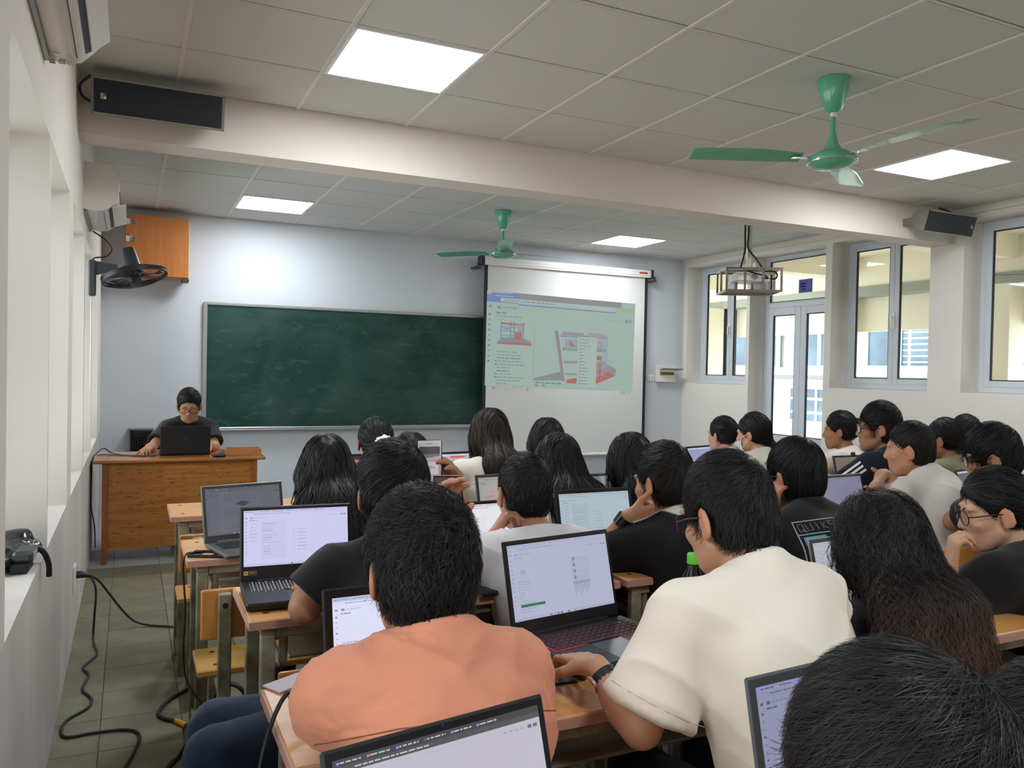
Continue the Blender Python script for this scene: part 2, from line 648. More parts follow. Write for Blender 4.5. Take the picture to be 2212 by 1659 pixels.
# ------------------------------------------------------------------ the corridor beyond the right wall, and the block across the yard
M_CORR = mat('corridor_paint', lin(236, 230, 208), rough=.8, spec=.2, var=.05, vscale=1)
M_BAND = mat('corridor_beam_grey_green', lin(150, 156, 145), rough=.8)
CX = 8.9
co = boxes('corridor_floor', [(RW + WT, CX + .15, BY, 13.0, -.1, 0)], mat('corridor_floor_tile', lin(190, 178, 160), rough=.5, var=.1), kind='structure')
boxes('corridor_ceiling', [(RW + WT, CX + .15, BY, 13.0, 3.05, 3.2)], M_CORR, kind='structure')
m = MB()
m.box(CX - .1, CX + .15, BY, 13.0, 2.66, 3.05)
m.cur = 1
m.box(CX - .12, CX + .15, BY, 13.0, 2.535, 2.66)
m.cur = 0
for yy in (-1.2, 1.2, 3.6, 5.75, 8.0, 10.3):
    m.box(RW + WT, CX - .1, yy - .12, yy + .12, 2.80, 3.05)
m.box(CX + .15, CX + .25, BY, 10.45, 2.08, 2.66)
m.obj('corridor_beam', [M_CORR, M_BAND], kind='structure')
boxes('corridor_end_wall', [(CX - .5, CX + .15, 10.45, 13.0, 0, 2.535)], M_CORR, kind='structure')
for k, yy in enumerate((1.2, 3.6, 5.85, 8.15, 10.6)):
    boxes('corridor_column', [(CX - .12, CX + .15, yy - .15, yy + .15, 0, 2.535)], M_CORR, kind='structure')
M_RAILW = mat('white_rail_paint', lin(238, 238, 234), rough=.4)
rl = link('corridor_railing', None, None, kind='structure')
boxes('parapet', [(CX - .05, CX + .08, BY, 13.0, 0, .62)], M_CORR, rl)
for z in (.75, .93, 1.13, 1.33):
    MB().rbox(CX - .02, CX + .03, BY, 13.0, z - .018, z + .018, .005).obj('rail', M_RAILW, rl)
for k in range(14):
    MB().rbox(CX - .015, CX + .025, BY + .5 + k * 1.1 - .02, BY + .5 + k * 1.1 + .02, .62, 1.33, .004).obj('rail_post', M_RAILW, rl)
# block across the yard: white walls, glazed bays, sun louvres
M_FAR = mat('far_block_render', lin(206, 209, 206), rough=.8)
M_FARG = mat('far_block_glass', lin(96, 122, 140), rough=.1, spec=.6, var=.5, vscale=.8)
M_LOUV = mat('far_louvre', lin(225, 230, 232), rough=.5)
fb = thing('far_building', 'white building across the yard with glazed bays and sun louvres, seen through the corridor windows', 'building', (20, 16, 0))
boxes('wall', [(0, 6, -14, 14, -4, 1.95 - .2), (0, 6, -14, 14, 2.95, 4.4), (.3, 6, -14, 14, 1.75, 2.95)], M_FAR, fb)
for k in range(9):
    yy = -13 + k * 3
    f = MB()
    for a in ((yy, yy + 2.4, 1.75, 1.82), (yy, yy + 2.4, 2.88, 2.95), (yy, yy + .07, 1.82, 2.88), (yy + 2.33, yy + 2.4, 1.82, 2.88), (yy + 1.16, yy + 1.24, 1.82, 2.88)):
        f.box(.0, .12, *a)
    fo = f.obj('window', M_FAR, fb)
    MB().box(.08, .10, yy + .07, yy + 2.33, 1.82, 2.88).obj('pane', M_FARG, fo)
for k in range(9):
    yy = -13 + k * 3
    f = MB()
    for a in ((yy, yy + 2.4, -.05, .02), (yy, yy + 2.4, 1.05, 1.12), (yy, yy + .07, .02, 1.05), (yy + 2.33, yy + 2.4, .02, 1.05), (yy + 1.16, yy + 1.24, .02, 1.05)):
        f.box(-.06, -.001, *a)
    fo = f.obj('window', M_FAR, fb)
    MB().box(-.02, -.004, yy + .07, yy + 2.33, .02, 1.05).obj('pane', M_FARG, fo)
for z in (-.6, -.3, 1.3, 1.5):
    MB().box(-.35, .0, -14, 14, z, z + .05).obj('ledge', M_FAR, fb)
for k in range(9):
    MB().rbox(-1.2, -.9, -6.2, -.9, 1.72 + k * .16, 1.75 + k * .16, .01).obj('louvre', M_LOUV, fb)
for yy in (-6.2, -4.4, -2.7, -1.0):
    MB().rbox(-1.05, -1.0, yy, yy + .06, 1.6, 3.2, .005).obj('louvre_post', M_LOUV, fb)
boxes('yard', [(CX + .15, 20, BY - 10, 40, -4.1, -4)], mat('yard_paving', lin(200, 198, 190), rough=.9), kind='structure')
# a ceiling fan out in the corridor, seen through the nearest window, and a hose on the corridor wall
t = thing('corridor_fan', 'dark three bladed fan under the corridor ceiling outside the nearest window', 'fan', (8.1, 4.86, 3.05))
M_DKM = mat('dark_fan_metal', lin(92, 92, 88), rough=.5)
MB().tube([(0, 0, 0), (0, 0, -.52)], .012, 8).obj('rod', M_DKM, t, smooth='auto')
MB().lathe([(.001, -.50), (.05, -.51), (.085, -.54), (.085, -.57), (.04, -.60), (.001, -.605)], n=20).obj('motor', M_DKM, t, smooth=True)
for k in range(3):
    b = MB()
    b.rbox(.07, .58, -.055, .055, -.562, -.556, .002)
    o = b.obj('blade', M_DKM, t)
    o.rotation_euler = (0, 0, k * 2 * PI / 3 + .3)
portal('right_daylight', (CX + .2, 5, 1.9), 2.4, 15, (0, PI / 2, 0))
# ------------------------------------------------------------------ front wall: chalkboard, screen, boxes
M_SILV = mat('brushed_aluminium', lin(196, 198, 200), rough=.35, metal=.85)
M_STEEL = mat('dull_steel', lin(150, 146, 138), rough=.4, metal=.8, var=.3, vscale=20)
M_BLACK = mat('black_plastic', lin(24, 25, 28), rough=.45)
M_DGREY = mat('dark_grey_plastic', lin(62, 66, 70), rough=.45)
M_WHITEP = mat('white_appliance_plastic', lin(226, 222, 216), rough=.3, spec=.5)
M_CABLE = mat('black_cable', lin(26, 26, 28), rough=.5)

# chalk dust: faint wiped streaks on a green board
mb = bpy.data.materials.new('green_chalkboard')
mb.use_nodes = True
nt = mb.node_tree
b = nt.nodes['Principled BSDF']
b.inputs['Roughness'].default_value = .55
b.inputs['Specular IOR Level'].default_value = .3
tc = nt.nodes.new('ShaderNodeTexCoord')
def _noise(scale, detail, dist, mscale, rot, lo, hi):
    mp = nt.nodes.new('ShaderNodeMapping')
    mp.inputs['Scale'].default_value = mscale
    mp.inputs['Rotation'].default_value = rot
    n = nt.nodes.new('ShaderNodeTexNoise')
    n.inputs['Scale'].default_value = scale
    n.inputs['Detail'].default_value = detail
    n.inputs['Distortion'].default_value = dist
    r = nt.nodes.new('ShaderNodeMapRange')
    r.inputs[1].default_value, r.inputs[2].default_value = lo, hi
    nt.links.new(tc.outputs['Object'], mp.inputs[0])
    nt.links.new(mp.outputs[0], n.inputs['Vector'])
    nt.links.new(n.outputs[0], r.inputs[0])
    return r.outputs[0]
s1 = _noise(5, 6, 1.2, (1, 1, 2.8), (0, .6, 0), .57, .85)
s2 = _noise(2.2, 5, .8, (1, 1, 1.2), (0, .2, 0), .35, .85)
s3 = _noise(9, 8, 2.2, (.6, 1, 3.5), (0, -.8, 0), .63, .82)
ad = nt.nodes.new('ShaderNodeMath'); ad.operation = 'MULTIPLY_ADD'
nt.links.new(s1, ad.inputs[0]); ad.inputs[1].default_value = .13
a2 = nt.nodes.new('ShaderNodeMath'); a2.operation = 'MULTIPLY'
nt.links.new(s2, a2.inputs[0]); a2.inputs[1].default_value = .10
nt.links.new(a2.outputs[0], ad.inputs[2])
a3 = nt.nodes.new('ShaderNodeMath'); a3.operation = 'MULTIPLY_ADD'
nt.links.new(s3, a3.inputs[0]); a3.inputs[1].default_value = .12
nt.links.new(ad.outputs[0], a3.inputs[2])
mx = nt.nodes.new('ShaderNodeMix'); mx.data_type = 'RGBA'
mx.inputs[6].default_value = lin(18, 56, 48)
mx.inputs[7].default_value = lin(150, 178, 168)
nt.links.new(a3.outputs[0], mx.inputs[0])
nt.links.new(mx.outputs[2], b.inputs['Base Color'])

t = thing('chalkboard', 'long green chalkboard with aluminium frame and wiped chalk traces on the front wall', 'chalkboard', (.65, FY, .80))
MB().box(.02, 3.58, -.030, -.004, .02, 1.255).obj('writing_surface', mb, t)
m = MB()
m.rbox(0, .035, -.045, 0, 0, 1.275, .006)
m.rbox(3.565, 3.60, -.045, 0, 0, 1.275, .006)
m.rbox(.035, 3.565, -.045, 0, 1.245, 1.275, .006)
m.rbox(.035, 3.565, -.045, 0, 0, .03, .006)
m.obj('frame', M_SILV, t)
m = MB()
m.rbox(0, 3.6, -.10, -.045, .0, .012, .003)
m.rbox(0, 3.6, -.10, -.094, .012, .03, .003)
m.obj('chalk_ledge', M_SILV, t)

# roll-down projection screen
SCRY = 8.40
t = thing('projection_screen', 'white roll-down projection screen with black edges hanging in front of the chalkboard', 'projection screen', (3.6, SCRY, 0))
m = MB()
m.prism([(-.0, 2.645), (2.25, 2.645), (2.25, 2.735), (0, 2.735)], -.045, .045)
m.rbox(0, 2.25, -.052, -.04, 2.665, 2.70, .004)
m.obj('casing', M_WHITEP, t)
for x in (-.055, 2.25):
    MB().rbox(x, x + .055, -.05, .05, 2.635, 2.745, .012).obj('end_cap', mat('dark_blue_black_plastic', lin(28, 32, 44), rough=.4), t)
for x in (-.10, 2.30):
    m = MB()
    m.rbox(x, x + .06, -.02, .135, 2.60, 2.625, .003)
    m.rbox(x + .02, x + .04, -.03, -.01, 2.60, 2.66, .003)
    m.obj('wall_bracket', M_DGREY, t)
M_FAB = mat('matt_white_screen_fabric', lin(214, 214, 210), rough=.9, spec=.1)
M_FABK = mat('black_screen_border', lin(30, 32, 38), rough=.8)
def fab(x0, x1, z0, z1, mt, name, par, dy=0):
    m = MB()
    n = 14
    for i in range(n):
        za, zb = z0 + (z1 - z0) * i / n, z0 + (z1 - z0) * (i + 1) / n
        m.box(x0, x1, -.004 + dy, .0 + dy, za, zb)
    return m.obj(name, mt, par)
fab(.055, 2.195, .47, 2.66, M_FAB, 'fabric', t)
fab(.012, .055, .47, 2.66, M_FABK, 'side_border', t)
fab(2.195, 2.238, .47, 2.66, M_FABK, 'side_border', t)
m = MB()
m.tube([(.0, -.002, .460), (2.25, -.002, .460)], .016, 12)
m.obj('bottom_bar', M_WHITEP, t, smooth='auto')
MB().rbox(2.08, 2.20, -.0535, -.050, 2.685, 2.707, .001).obj('maker_plate', mat('red_print', lin(196, 52, 44), rough=.4), t)

# ------------------------------------------------------------------ flat print: pictures made of little coloured plates
M_SCREEN = attr_mat('lit_screen', rough=.25, spec=.5, emit=.40)
M_PROJ = attr_mat('projected_image', rough=.9, spec=.1, emit=.26)  # stands in for the projector's light: plates on the fabric glow themselves
M_PRINT = attr_mat('flat_print', rough=.8, spec=.15)


def plate(items, to3, name, m, parent, gap=.0004, thick=.0):
    """items: (x0, y0, x1, y1, colour[, layer]) or (polygon, colour, layer); to3(u, v, lift) -> point"""
    b = MB()
    for i, it in enumerate(items):
        if isinstance(it[0], (list, tuple)):
            poly, c, ly = it
        else:
            x0, y0, x1, y1, c = it[:5]
            ly = it[5] if len(it) > 5 else 1
            poly = [(x0, y0), (x1, y0), (x1, y1), (x0, y1)]
        b.col = c[:3]
        b.add([to3(u, v, gap * ly) for u, v in poly], [tuple(range(len(poly)))])
    return b.obj(name, m, parent)


def words_row(r, x, y, w, h, c, ly=2, n=None):
    """a row of unreadable small print: dashes as long as words"""
    out = []
    end = x + w
    while x < end - .004:
        l = min(r.uniform(.010, .035), end - x)
        out.append((x, y, x + l, y + h, c, ly))
        x += l + .006
    return out


def viewer_ui(r, base=(.72, .74, .93), ink=(.30, .31, .36), red=None, side='model', dark_top=False, dim=1.0, tab=(.62, .66, .86), building='frame'):
    """a model viewer in a browser: tab bar, address bar, side rail, thumbnail and property lists, the model in the middle"""
    B = tuple(c * dim for c in base)
    K = tuple(c * dim for c in ink)
    G = tuple(c * dim * .72 for c in base)
    it = [(0, 0, 1, 1, B, 0)]
    top = (.06, .06, .07) if dark_top else tuple(c * dim for c in tab)
    it += [(0, .955, 1, 1, top, 1), (.0, .915, 1, .955, tuple(c * .97 for c in B) if not dark_top else (.09, .09, .10), 1)]
    for k in range(6):
        it += words_row(r, .03 + k * .13, .972, .09, .010, K if not dark_top else (.5, .5, .52), 2)
        it.append((.015 + k * .13, .968, .027 + k * .13, .984, r.choice(((.75, .2, .15), (.2, .3, .8), K)), 2))
    it += words_row(r, .09, .930, .34, .009, K if not dark_top else (.55, .55, .58), 2)
    it += [(0, .885, 1, .8865, G, 1)]
    it += [(.015, .855, .035, .875, K, 2), (.06, .852, .082, .878, K, 2)] + words_row(r, .095, .860, .11, .012, G, 2)
    it += [(.93, .855, .952, .88, K, 2), (.96, .855, .982, .88, K, 2)]
    for k in range(4):
        it.append((.80 + k * .03, .862, .815 + k * .03, .874, G, 2))
    it += words_row(r, .055, .815, .07, .014, K, 2)
    for k in range(11):
        y = .78 - k * .058
        it.append((.016, y, .030, y + .018, G if k % 3 else K, 2))
    it += [(0, .0, 1, .035, tuple(c * .90 for c in B), 1)]
    for k in range(9):
        it.append((.30 + k * .035, .008, .318 + k * .035, .026, r.choice(((.15, .35, .75), (.8, .6, .15), K, (.3, .6, .75), (.1, .1, .1))), 2))
    if side == 'list':
        it.append((.16, .12, .40, .80, tuple(c * .95 for c in B), 1))
        for k in range(15):
            y = .75 - k * .042
            if k % 5 != 4:
                it += words_row(r, .18, y, r.uniform(.06, .18), .011, G if k % 3 else K, 2)
        for k in range(7):
            y = .62 - k * .062
            it += [(.46, y, .475, y + .022, G, 2), (.462, y + .003, .473, y + .019, B, 3)] + words_row(r, .50, y + .006, .09, .011, K if k % 2 else G, 2)
        for k in range(6):
            it += words_row(r, .06, .75 - k * .06, .06, .012, K if k == 3 else G, 2)
    elif side == 'text':
        it.append((.18, .05, .74, .90, tuple(c * 1.06 for c in B), 1))
        for k in range(22):
            y = .84 - k * .034
            if not 4 < k < 9:
                it += words_row(r, .23, y, r.uniform(.25, .45), .009, G, 2)
        it.append(([(.38, .64), (.46, .70), (.58, .66), (.50, .58)], K, 2))
    else:
        for k in range(12):
            y = .50 - k * .036
            it += words_row(r, .065, y, r.uniform(.05, .15), .010, G if k % 4 else K, 2)
        if building == 'frame':      # a sketch of a tall frame building, line drawn, piles under it
            for k in range(4):
                y0 = .66 - k * .085
                it += [(.60, y0, .78, y0 + .004, K, 2), (.60, y0, .603, y0 + .085, K, 2), (.777, y0, .78, y0 + .085, K, 2), (.615, y0 + .02, .64, y0 + .075, tuple(c * .55 for c in B), 2)]
                for q in range(5):
                    it.append((.655 + q * .024, y0 + .015, .661 + q * .024, y0 + .07, G, 2))
            it += [(.60, .355, .78, .40, G, 2)]
            for q in range(9):
                it.append((.61 + q * .018, .20 + .04 * (q % 3), .618 + q * .018, .355, G, 2))
            for q in range(4):
                it.append((.10 + q * .012, .60, .107 + q * .012, .66, G, 2))
        if red:
            rx, ry, sc = red
            c1, c2 = tuple(c * dim for c in (.72, .10, .07)), tuple(c * dim for c in (.42, .42, .45))
            it += [([(rx, ry), (rx + .28 * sc, ry), (rx + .36 * sc, ry + .08 * sc), (rx + .06 * sc, ry + .09 * sc)], c1, 2),
                   ([(rx + .10 * sc, ry + .09 * sc), (rx + .26 * sc, ry + .09 * sc), (rx + .25 * sc, ry + .40 * sc), (rx + .11 * sc, ry + .40 * sc)], c2, 3)]
            for q in range(4):
                it.append((rx + .09 * sc, ry + (.12 + .09 * q) * sc, rx + .27 * sc, ry + (.15 + .09 * q) * sc, c1, 4))
    return it


# the projected picture on the screen: a model viewer window, the projector's light and green tint put into glowing colours
r_ = random.Random(4)
TL, TR, BR, BL = V(3.649, 2.359), V(5.658, 2.313), V(5.639, 1.226), V(3.642, 1.281)
def to_proj(u, v, lift):
    a = (TL * (1 - u) + TR * u) * v + (BL * (1 - u) + BR * u) * (1 - v)
    return (a[0] - 3.6, -.0055 - lift, a[1])
PW, PG, PB = (.50, .66, .58), (.34, .42, .40), (.26, .34, .66)
PR, PK = (.62, .22, .22), (.25, .31, .31)
it = [(0, 0, 1, .855, PW, 0), (0, .855, 1, .935, PW, 0), (0, .935, .16, 1, (.52, .64, .58), 0), (.16, .935, .90, 1, (.37, .39, .40), 0), (.90, .925, 1, 1, (.55, .66, .62), 0)]
it += [(0, .885, .20, .965, PB, 1), (.03, .965, .20, .985, PB, 1), (.085, .895, .86, .935, (.58, .70, .64), 2), (.86, .888, 1, .936, (.47, .66, .40), 1), (.20, .87, .86, .882, PB, 1), (.01, .965, .025, .985, (.42, .60, .42), 2), (.05, .95, .165, .962, (.45, .55, .80), 2)]
it += words_row(r_, .11, .908, .34, .012, PG, 3) + words_row(r_, .10, .83, .10, .013, PG, 2)
it += [(.065, .815, .09, .85, (.38, .40, .44), 2), (.015, .825, .035, .85, PK, 2), (.022, .83, .04, .845, PW, 3)]
it += words_row(r_, .06, .765, .07, .02, PG, 2) + words_row(r_, .06, .735, .16, .012, PG, 2) + words_row(r_, .075, .70, .04, .01, (.4, .5, .47), 2)
for k in range(10):
    it.append((.012, .745 - k * .055, .026, .763 - k * .055, PG if k % 3 else PK, 2))
it += [(.305, .05, .307, .66, PG, 2), (.93, .775, .95, .81, PG, 2), (.955, .775, .975, .81, (.40, .46, .46), 2)]
for k in range(5):
    it.append((.78 + k * .035, .785, .795 + k * .035, .798, (.42, .52, .50), 2))
# side panel: thumbnail of the building
it += [(([(.07, .47), (.10, .52), (.24, .52), (.29, .49), (.29, .45), (.07, .45)]), (.36, .40, .40), 2), ([(.07, .445), (.29, .445), (.29, .47), (.22, .475), (.07, .46)], PR, 3)]
for k in range(3):
    it.append((.095, .535 + k * .045, .235, .547 + k * .045, (.36, .46, .55), 3))
it += [(.095, .655, .235, .675, PR, 4), (.18, .50, .225, .58, PR, 4), (.105, .60, .15, .635, (.32, .50, .66), 4), (.20, .59, .23, .67, (.5, .44, .46), 4)]
for x in (.09, .15, .17, .232):
    it.append((x, .47, x + .007, .69, (.30, .38, .46), 4))
for k in range(11):
    y = .36 - k * .034
    it += words_row(r_, .07, y, r_.uniform(.05, .18), .011, PK if k in (2, 6) else PG, 2)
    if k in (3, 4, 7, 8):
        it.append((.058, y, .068, y + .014, PK, 2))
# the model itself: leaning left column, floors, red ground, context menu
it += [([(.44, .63), (.465, .63), (.52, .08), (.50, .08)], (.42, .36, .40), 3), ([(.465, .63), (.475, .63), (.525, .09), (.52, .08)], (.62, .68, .66), 4),
       ([(.31, .10), (.50, .19), (.515, .085), (.31, .075)], (.36, .39, .40), 2), ([(.53, .10), (.62, .13), (.62, .06), (.53, .06)], PR, 3), ([(.69, .30), (.80, .30), (.88, .24), (.87, .16), (.74, .20)], (.38, .42, .42), 2), ([(.73, .06), (.87, .165), (.77, .24), (.73, .22)], PR, 3)]
for k, (yy, hh) in enumerate(((.555, .035), (.41, .04), (.27, .035), (.14, .03))):
    it.append(([(.475 + .012 * k, yy + .01), (.80, yy + .015), (.80, yy + .015 + hh), (.475 + .012 * k, yy + hh)], (.40, .40, .44), 3))
it += [(.49, .575, .64, .63, (.46, .50, .56), 3), (.50, .60, .64, .608, PR, 5), (.55, .60, .60, .63, (.34, .52, .72), 4), (.67, .58, .78, .63, (.52, .46, .50), 4), (.51, .455, .61, .545, (.50, .48, .54), 3),
       ([(.54, .545), (.61, .545), (.61, .47)], (.32, .56, .72), 4), ([(.54, .53), (.60, .46), (.54, .46)], (.52, .28, .38), 5), (.52, .445, .61, .465, (.34, .72, .38), 5), (.715, .33, .77, .38, PR, 4), (.715, .26, .765, .30, PR, 4), (.715, .46, .78, .55, (.50, .48, .54), 3)]
for x, a, b_ in ((.785, .18, .62), (.77, .16, .50), (.74, .14, .30), (.80, .20, .62)):
    it.append((x, a, x + .008, b_, (.42, .50, .62), 5))
it.append((.60, .03, .735, .58, (.55, .69, .62), 6))
for k in range(15):
    it += words_row(r_, .61, .545 - k * .035, r_.uniform(.03, .08), .011, PG, 7)
it += words_row(r_, .32, .045, .18, .013, PK, 2) + [(.32, .015, .34, .03, PR, 2), (.365, .015, .385, .03, PK, 2)]
plate(it, to_proj, 'projected_picture', M_PROJ, t, gap=.0002)
def to_bar(u, v, lift):
    a = BL * (1 - u) + BR * u
    return (a[0] - 3.6, -.0055 - lift, a[1] - .055 + .05 * v)
bar = []
for k in range(9):
    c = ((.6, .62, .62), (.28, .42, .62), (.68, .66, .36), (.62, .58, .46), (.6, .6, .62), (.66, .60, .44), (.62, .6, .6), (.62, .40, .40), (.6, .62, .64))[k]
    bar.append((.012 + k * .036, .30, .028 + k * .036, .85, c, 1))
bar += words_row(r_, .90, .75, .05, .12, (.62, .62, .62)) + words_row(r_, .92, .40, .05, .12, (.62, .62, .62)) + [(.975, .5, .985, .8, (.75, .75, .74), 2)]
plate(bar, to_bar, 'projected_taskbar', M_PROJ, t)

# wooden cabinet high in the left corner (its door is gone, old hinge plates are left)
M_CAB = wood_mat('orange_cabinet_board', lin(196, 124, 66), lin(182, 110, 54), axis=2, scale=4)
t = thing('wall_cabinet', 'orange wooden cabinet with broken hinges fixed high on the front wall', 'cabinet', (-.055, FY, 2.27))
D0 = -.22
m = MB()
m.rbox(0, .55, D0, 0, 0, .02, .003); m.rbox(0, .55, D0, 0, .55, .57, .003); m.rbox(0, .02, D0, 0, .02, .55, .003); m.rbox(.53, .55, D0, 0, .02, .55, .003)
m.obj('carcass', M_CAB, t)
MB().rbox(.0, .543, D0 - .020, D0 - .001, .005, .568, .003).obj('front_panel', M_CAB, t)
MB().rbox(.543, .551, D0 - .022, D0, .005, .568, .002).obj('edge_strip', mat('raw_wood_edge', lin(214, 178, 108), rough=.6), t)
for z in (.47, .31):
    m = MB()
    m.rbox(.005, .045, D0 - .026, D0 - .019, z, z + .055, .003)
    m.cur = 1
    m.rbox(.045, .085, D0 - .030, D0 - .019, z + .005, z + .045, .003)
    m.tube([(.04, D0 - .028, z - .01), (.055, D0 - .03, z + .03), (.045, D0 - .028, z + .08)], .004, 6)
    m.obj('hinge_plate', [mat('torn_white_laminate', lin(222, 214, 198), rough=.7), M_STEEL], t)
m = MB()
m.rbox(.49, .555, D0 - .02, D0 + .12, -.035, -.002, .006)
m.obj('corner_bracket', M_DGREY, t)

# breaker box with a raised flap, two switch plates, grey steel box behind the teacher
t = thing('breaker_box', 'white breaker box with raised grey flap on the front wall by the corner', 'breaker box', (6.08, FY, 1.345))
m = MB()
m.rbox(0, .285, -.06, 0, 0, .215, .006)
m.obj('housing', M_WHITEP, t)
m = MB()
m.rbox(.03, .255, -.064, -.058, .085, .135, .002)
m.obj('breaker_recess', mat('pale_wood_strip', lin(186, 160, 132), rough=.6), t)
for k in range(10):
    MB().rbox(.040 + k * .021, .052 + k * .021, -.074, -.063, .10, .122, .002).obj('breaker_switch', mat('brown_switch', lin(120, 72, 50), rough=.5), t)
m = MB()
m.hexa([(.025, -.062, .155), (.33, -.075, .150), (.33, -.16, .168), (.025, -.145, .172), (.025, -.062, .160), (.33, -.075, .156), (.33, -.16, .174), (.025, -.145, .178)])
m.obj('flap', mat('smoked_flap', lin(96, 102, 108), rough=.3), t)
for i, (x, w_, lb, pat) in enumerate(((5.855, .075, 'small white socket plate right of the projection screen, nearer the screen', 1), (5.955, .105, 'wider white switch plate beside the breaker box', 2))):
    t = thing('switch_plate', lb, 'switch plate', (x, FY, 1.36))
    MB().rbox(0, w_, -.012, 0, 0, .075, .003).obj('cover', M_PLATE, t)
    for k in range(pat):
        for z in (.022, .045):
            MB().rbox(w_ * (k + .5) / pat - .009, w_ * (k + .5) / pat + .009, -.014, -.011, z, z + .008, .001).obj('slot', M_DGREY, t)
t = thing('steel_control_box', 'open grey steel control box with cables on the front wall behind the teacher', 'control box', (-.01, FY, .45))
m = MB()
M_GBOX = mat('grey_painted_steel', lin(128, 130, 124), rough=.5, metal=.3)
m.rbox(0, .22, -.02, 0, 0, .38, .002); m.rbox(0, .012, -.14, -.02, 0, .38, .002); m.rbox(.208, .22, -.14, -.02, 0, .38, .002); m.rbox(.012, .208, -.14, -.02, .368, .38, .002); m.rbox(.012, .208, -.14, -.02, 0, .012, .002)
m.obj('housing', M_GBOX, t)
m = MB(); m.rbox(.03, .19, -.05, -.02, .05, .33, .004)
m.obj('inner_plate', mat('black_terminal_board', lin(40, 40, 42), rough=.6), t)
m = MB()
for k in range(5):
    m.tube(spline([(.05 + k * .03, -.055, .30), (.06 + k * .022, -.09, .22), (.05 + k * .03, -.07, .12), (.08 + k * .02, -.06, .06)]), .005, 6)
m.obj('wiring', M_CABLE, t, smooth=True)
m = MB(); m.rbox(.13, .16, -.12, -.10, .14, .25, .004)
m.obj('plug', M_BLACK, t)
m = MB(); m.rbox(-.02, .0, -.13, -.11, .15, .18, .003)
m.obj('latch', M_STEEL, t)

# ------------------------------------------------------------------ speakers on the beam
def speaker(name, label, x0, x1, z, tilt, side):
    t = thing(name, label, 'speaker', ((x0 + x1) / 2, 4.73, z))
    L = x1 - x0
    ca, sa = math.cos(tilt), math.sin(tilt)
    # a trapezoid body: wide face out, tipped down
    M = np.array([[1, 0, 0, 0], [0, ca, -sa, -.17], [0, sa, ca, 0], [0, 0, 0, 1]])
    body = MB()
    prof = [(-.045, -.088), (.045, -.066), (.085, -.03), (.085, .03), (.045, .066), (-.045, .088)]
    n = len(prof)
    vs = [(-L / 2 + .012, y, zz) for y, zz in prof] + [(L / 2 - .012, y, zz) for y, zz in prof]
    body.add(vs, [tuple(range(n)), tuple(range(2 * n - 1, n - 1, -1))] + [(i, n + i, n + (i + 1) % n, (i + 1) % n) for i in range(n)])
    body.xf(M).obj('housing', mat('speaker_grey', lin(108, 108, 110), rough=.5), t)
    g = MB().rbox(-L / 2 + .014, L / 2 - .014, -.054, -.043, -.080, .080, .003).xf(M)
    g.obj('grille', mat('dark_speaker_mesh', lin(38, 41, 47), rough=.7, bump=.6, bscale=900), t)
    for a, b_ in ((-.091, -.079), (.079, .091)):
        MB().rbox(-L / 2 + .01, L / 2 - .01, -.060, -.030, a, b_, .003).xf(M).obj('rim_strip', mat('speaker_rim', lin(128, 124, 116), rough=.4), t)
    for q in (-1, 1):
        e = MB()
        x = q * (L / 2 - .006)
        vs = [(x - .007, y * 1.05, zz * 1.04) for y, zz in prof] + [(x + .007, y * 1.05, zz * 1.04) for y, zz in prof]
        e.add(vs, [tuple(range(n)), tuple(range(2 * n - 1, n - 1, -1))] + [(i, n + i, n + (i + 1) % n, (i + 1) % n) for i in range(n)])
        e.xf(M).obj('end_plate', mat('speaker_end', lin(120, 118, 112), rough=.45), t)
        b2 = MB()
        b2.rbox(x + q * .004 - .006, x + q * .004 + .006, -.17 + .0, .165 - .17 + .005, -.03, .03, .003)
        b2.obj('mount', mat('speaker_end', lin(120, 118, 112)), t)
    xl = -L / 2 + .055 if side < 0 else L / 2 - .05
    bd = [(0, 0, .5, 1, (.42, .36, .24), 1), (.55, 0, 1, .45, (.80, .78, .70), 1), (.55, .5, 1, 1, (.25, .12, .08), 1)]
    Mi = M
    def to3(u, v, l):
        p = Mi[:3, :3] @ np.array([xl + (u - .5) * .026, -.0545 - l, (v - .5) * .028 - .0]) + Mi[:3, 3]
        return tuple(p)
    plate(bd, to3, 'badge', M_PRINT, t)
    return t
speaker('column_speaker', 'long dark grey column speaker on the beam beside the left windows', -.19, .435, 2.79, .30, -1)
speaker('column_speaker', 'dark column speaker mounted on the beam above the high right windows', 5.85, 6.46, 2.76, .30, 1)
def cable(name, label, pts, r=.004, m=None, n=6, sub=6, cat='cable'):
    o = MB().tube(spline(pts, sub), r, n).obj(name, m or M_CABLE, smooth=True)
    if label:
        tag(o, label, cat)
    return o
cable('speaker_cable', 'thin grey cable looping from the ceiling to the left column speaker', [(-.20, 4.70, 2.925), (-.245, 4.66, 2.86), (-.235, 4.64, 2.80), (-.195, 4.62, 2.77)], .007, M_DGREY)
cable('speaker_cable', 'short grey cable from the ceiling to the right column speaker', [(6.27, 4.72, 2.925), (6.32, 4.66, 2.89), (6.34, 4.60, 2.845)], .008, M_DGREY)

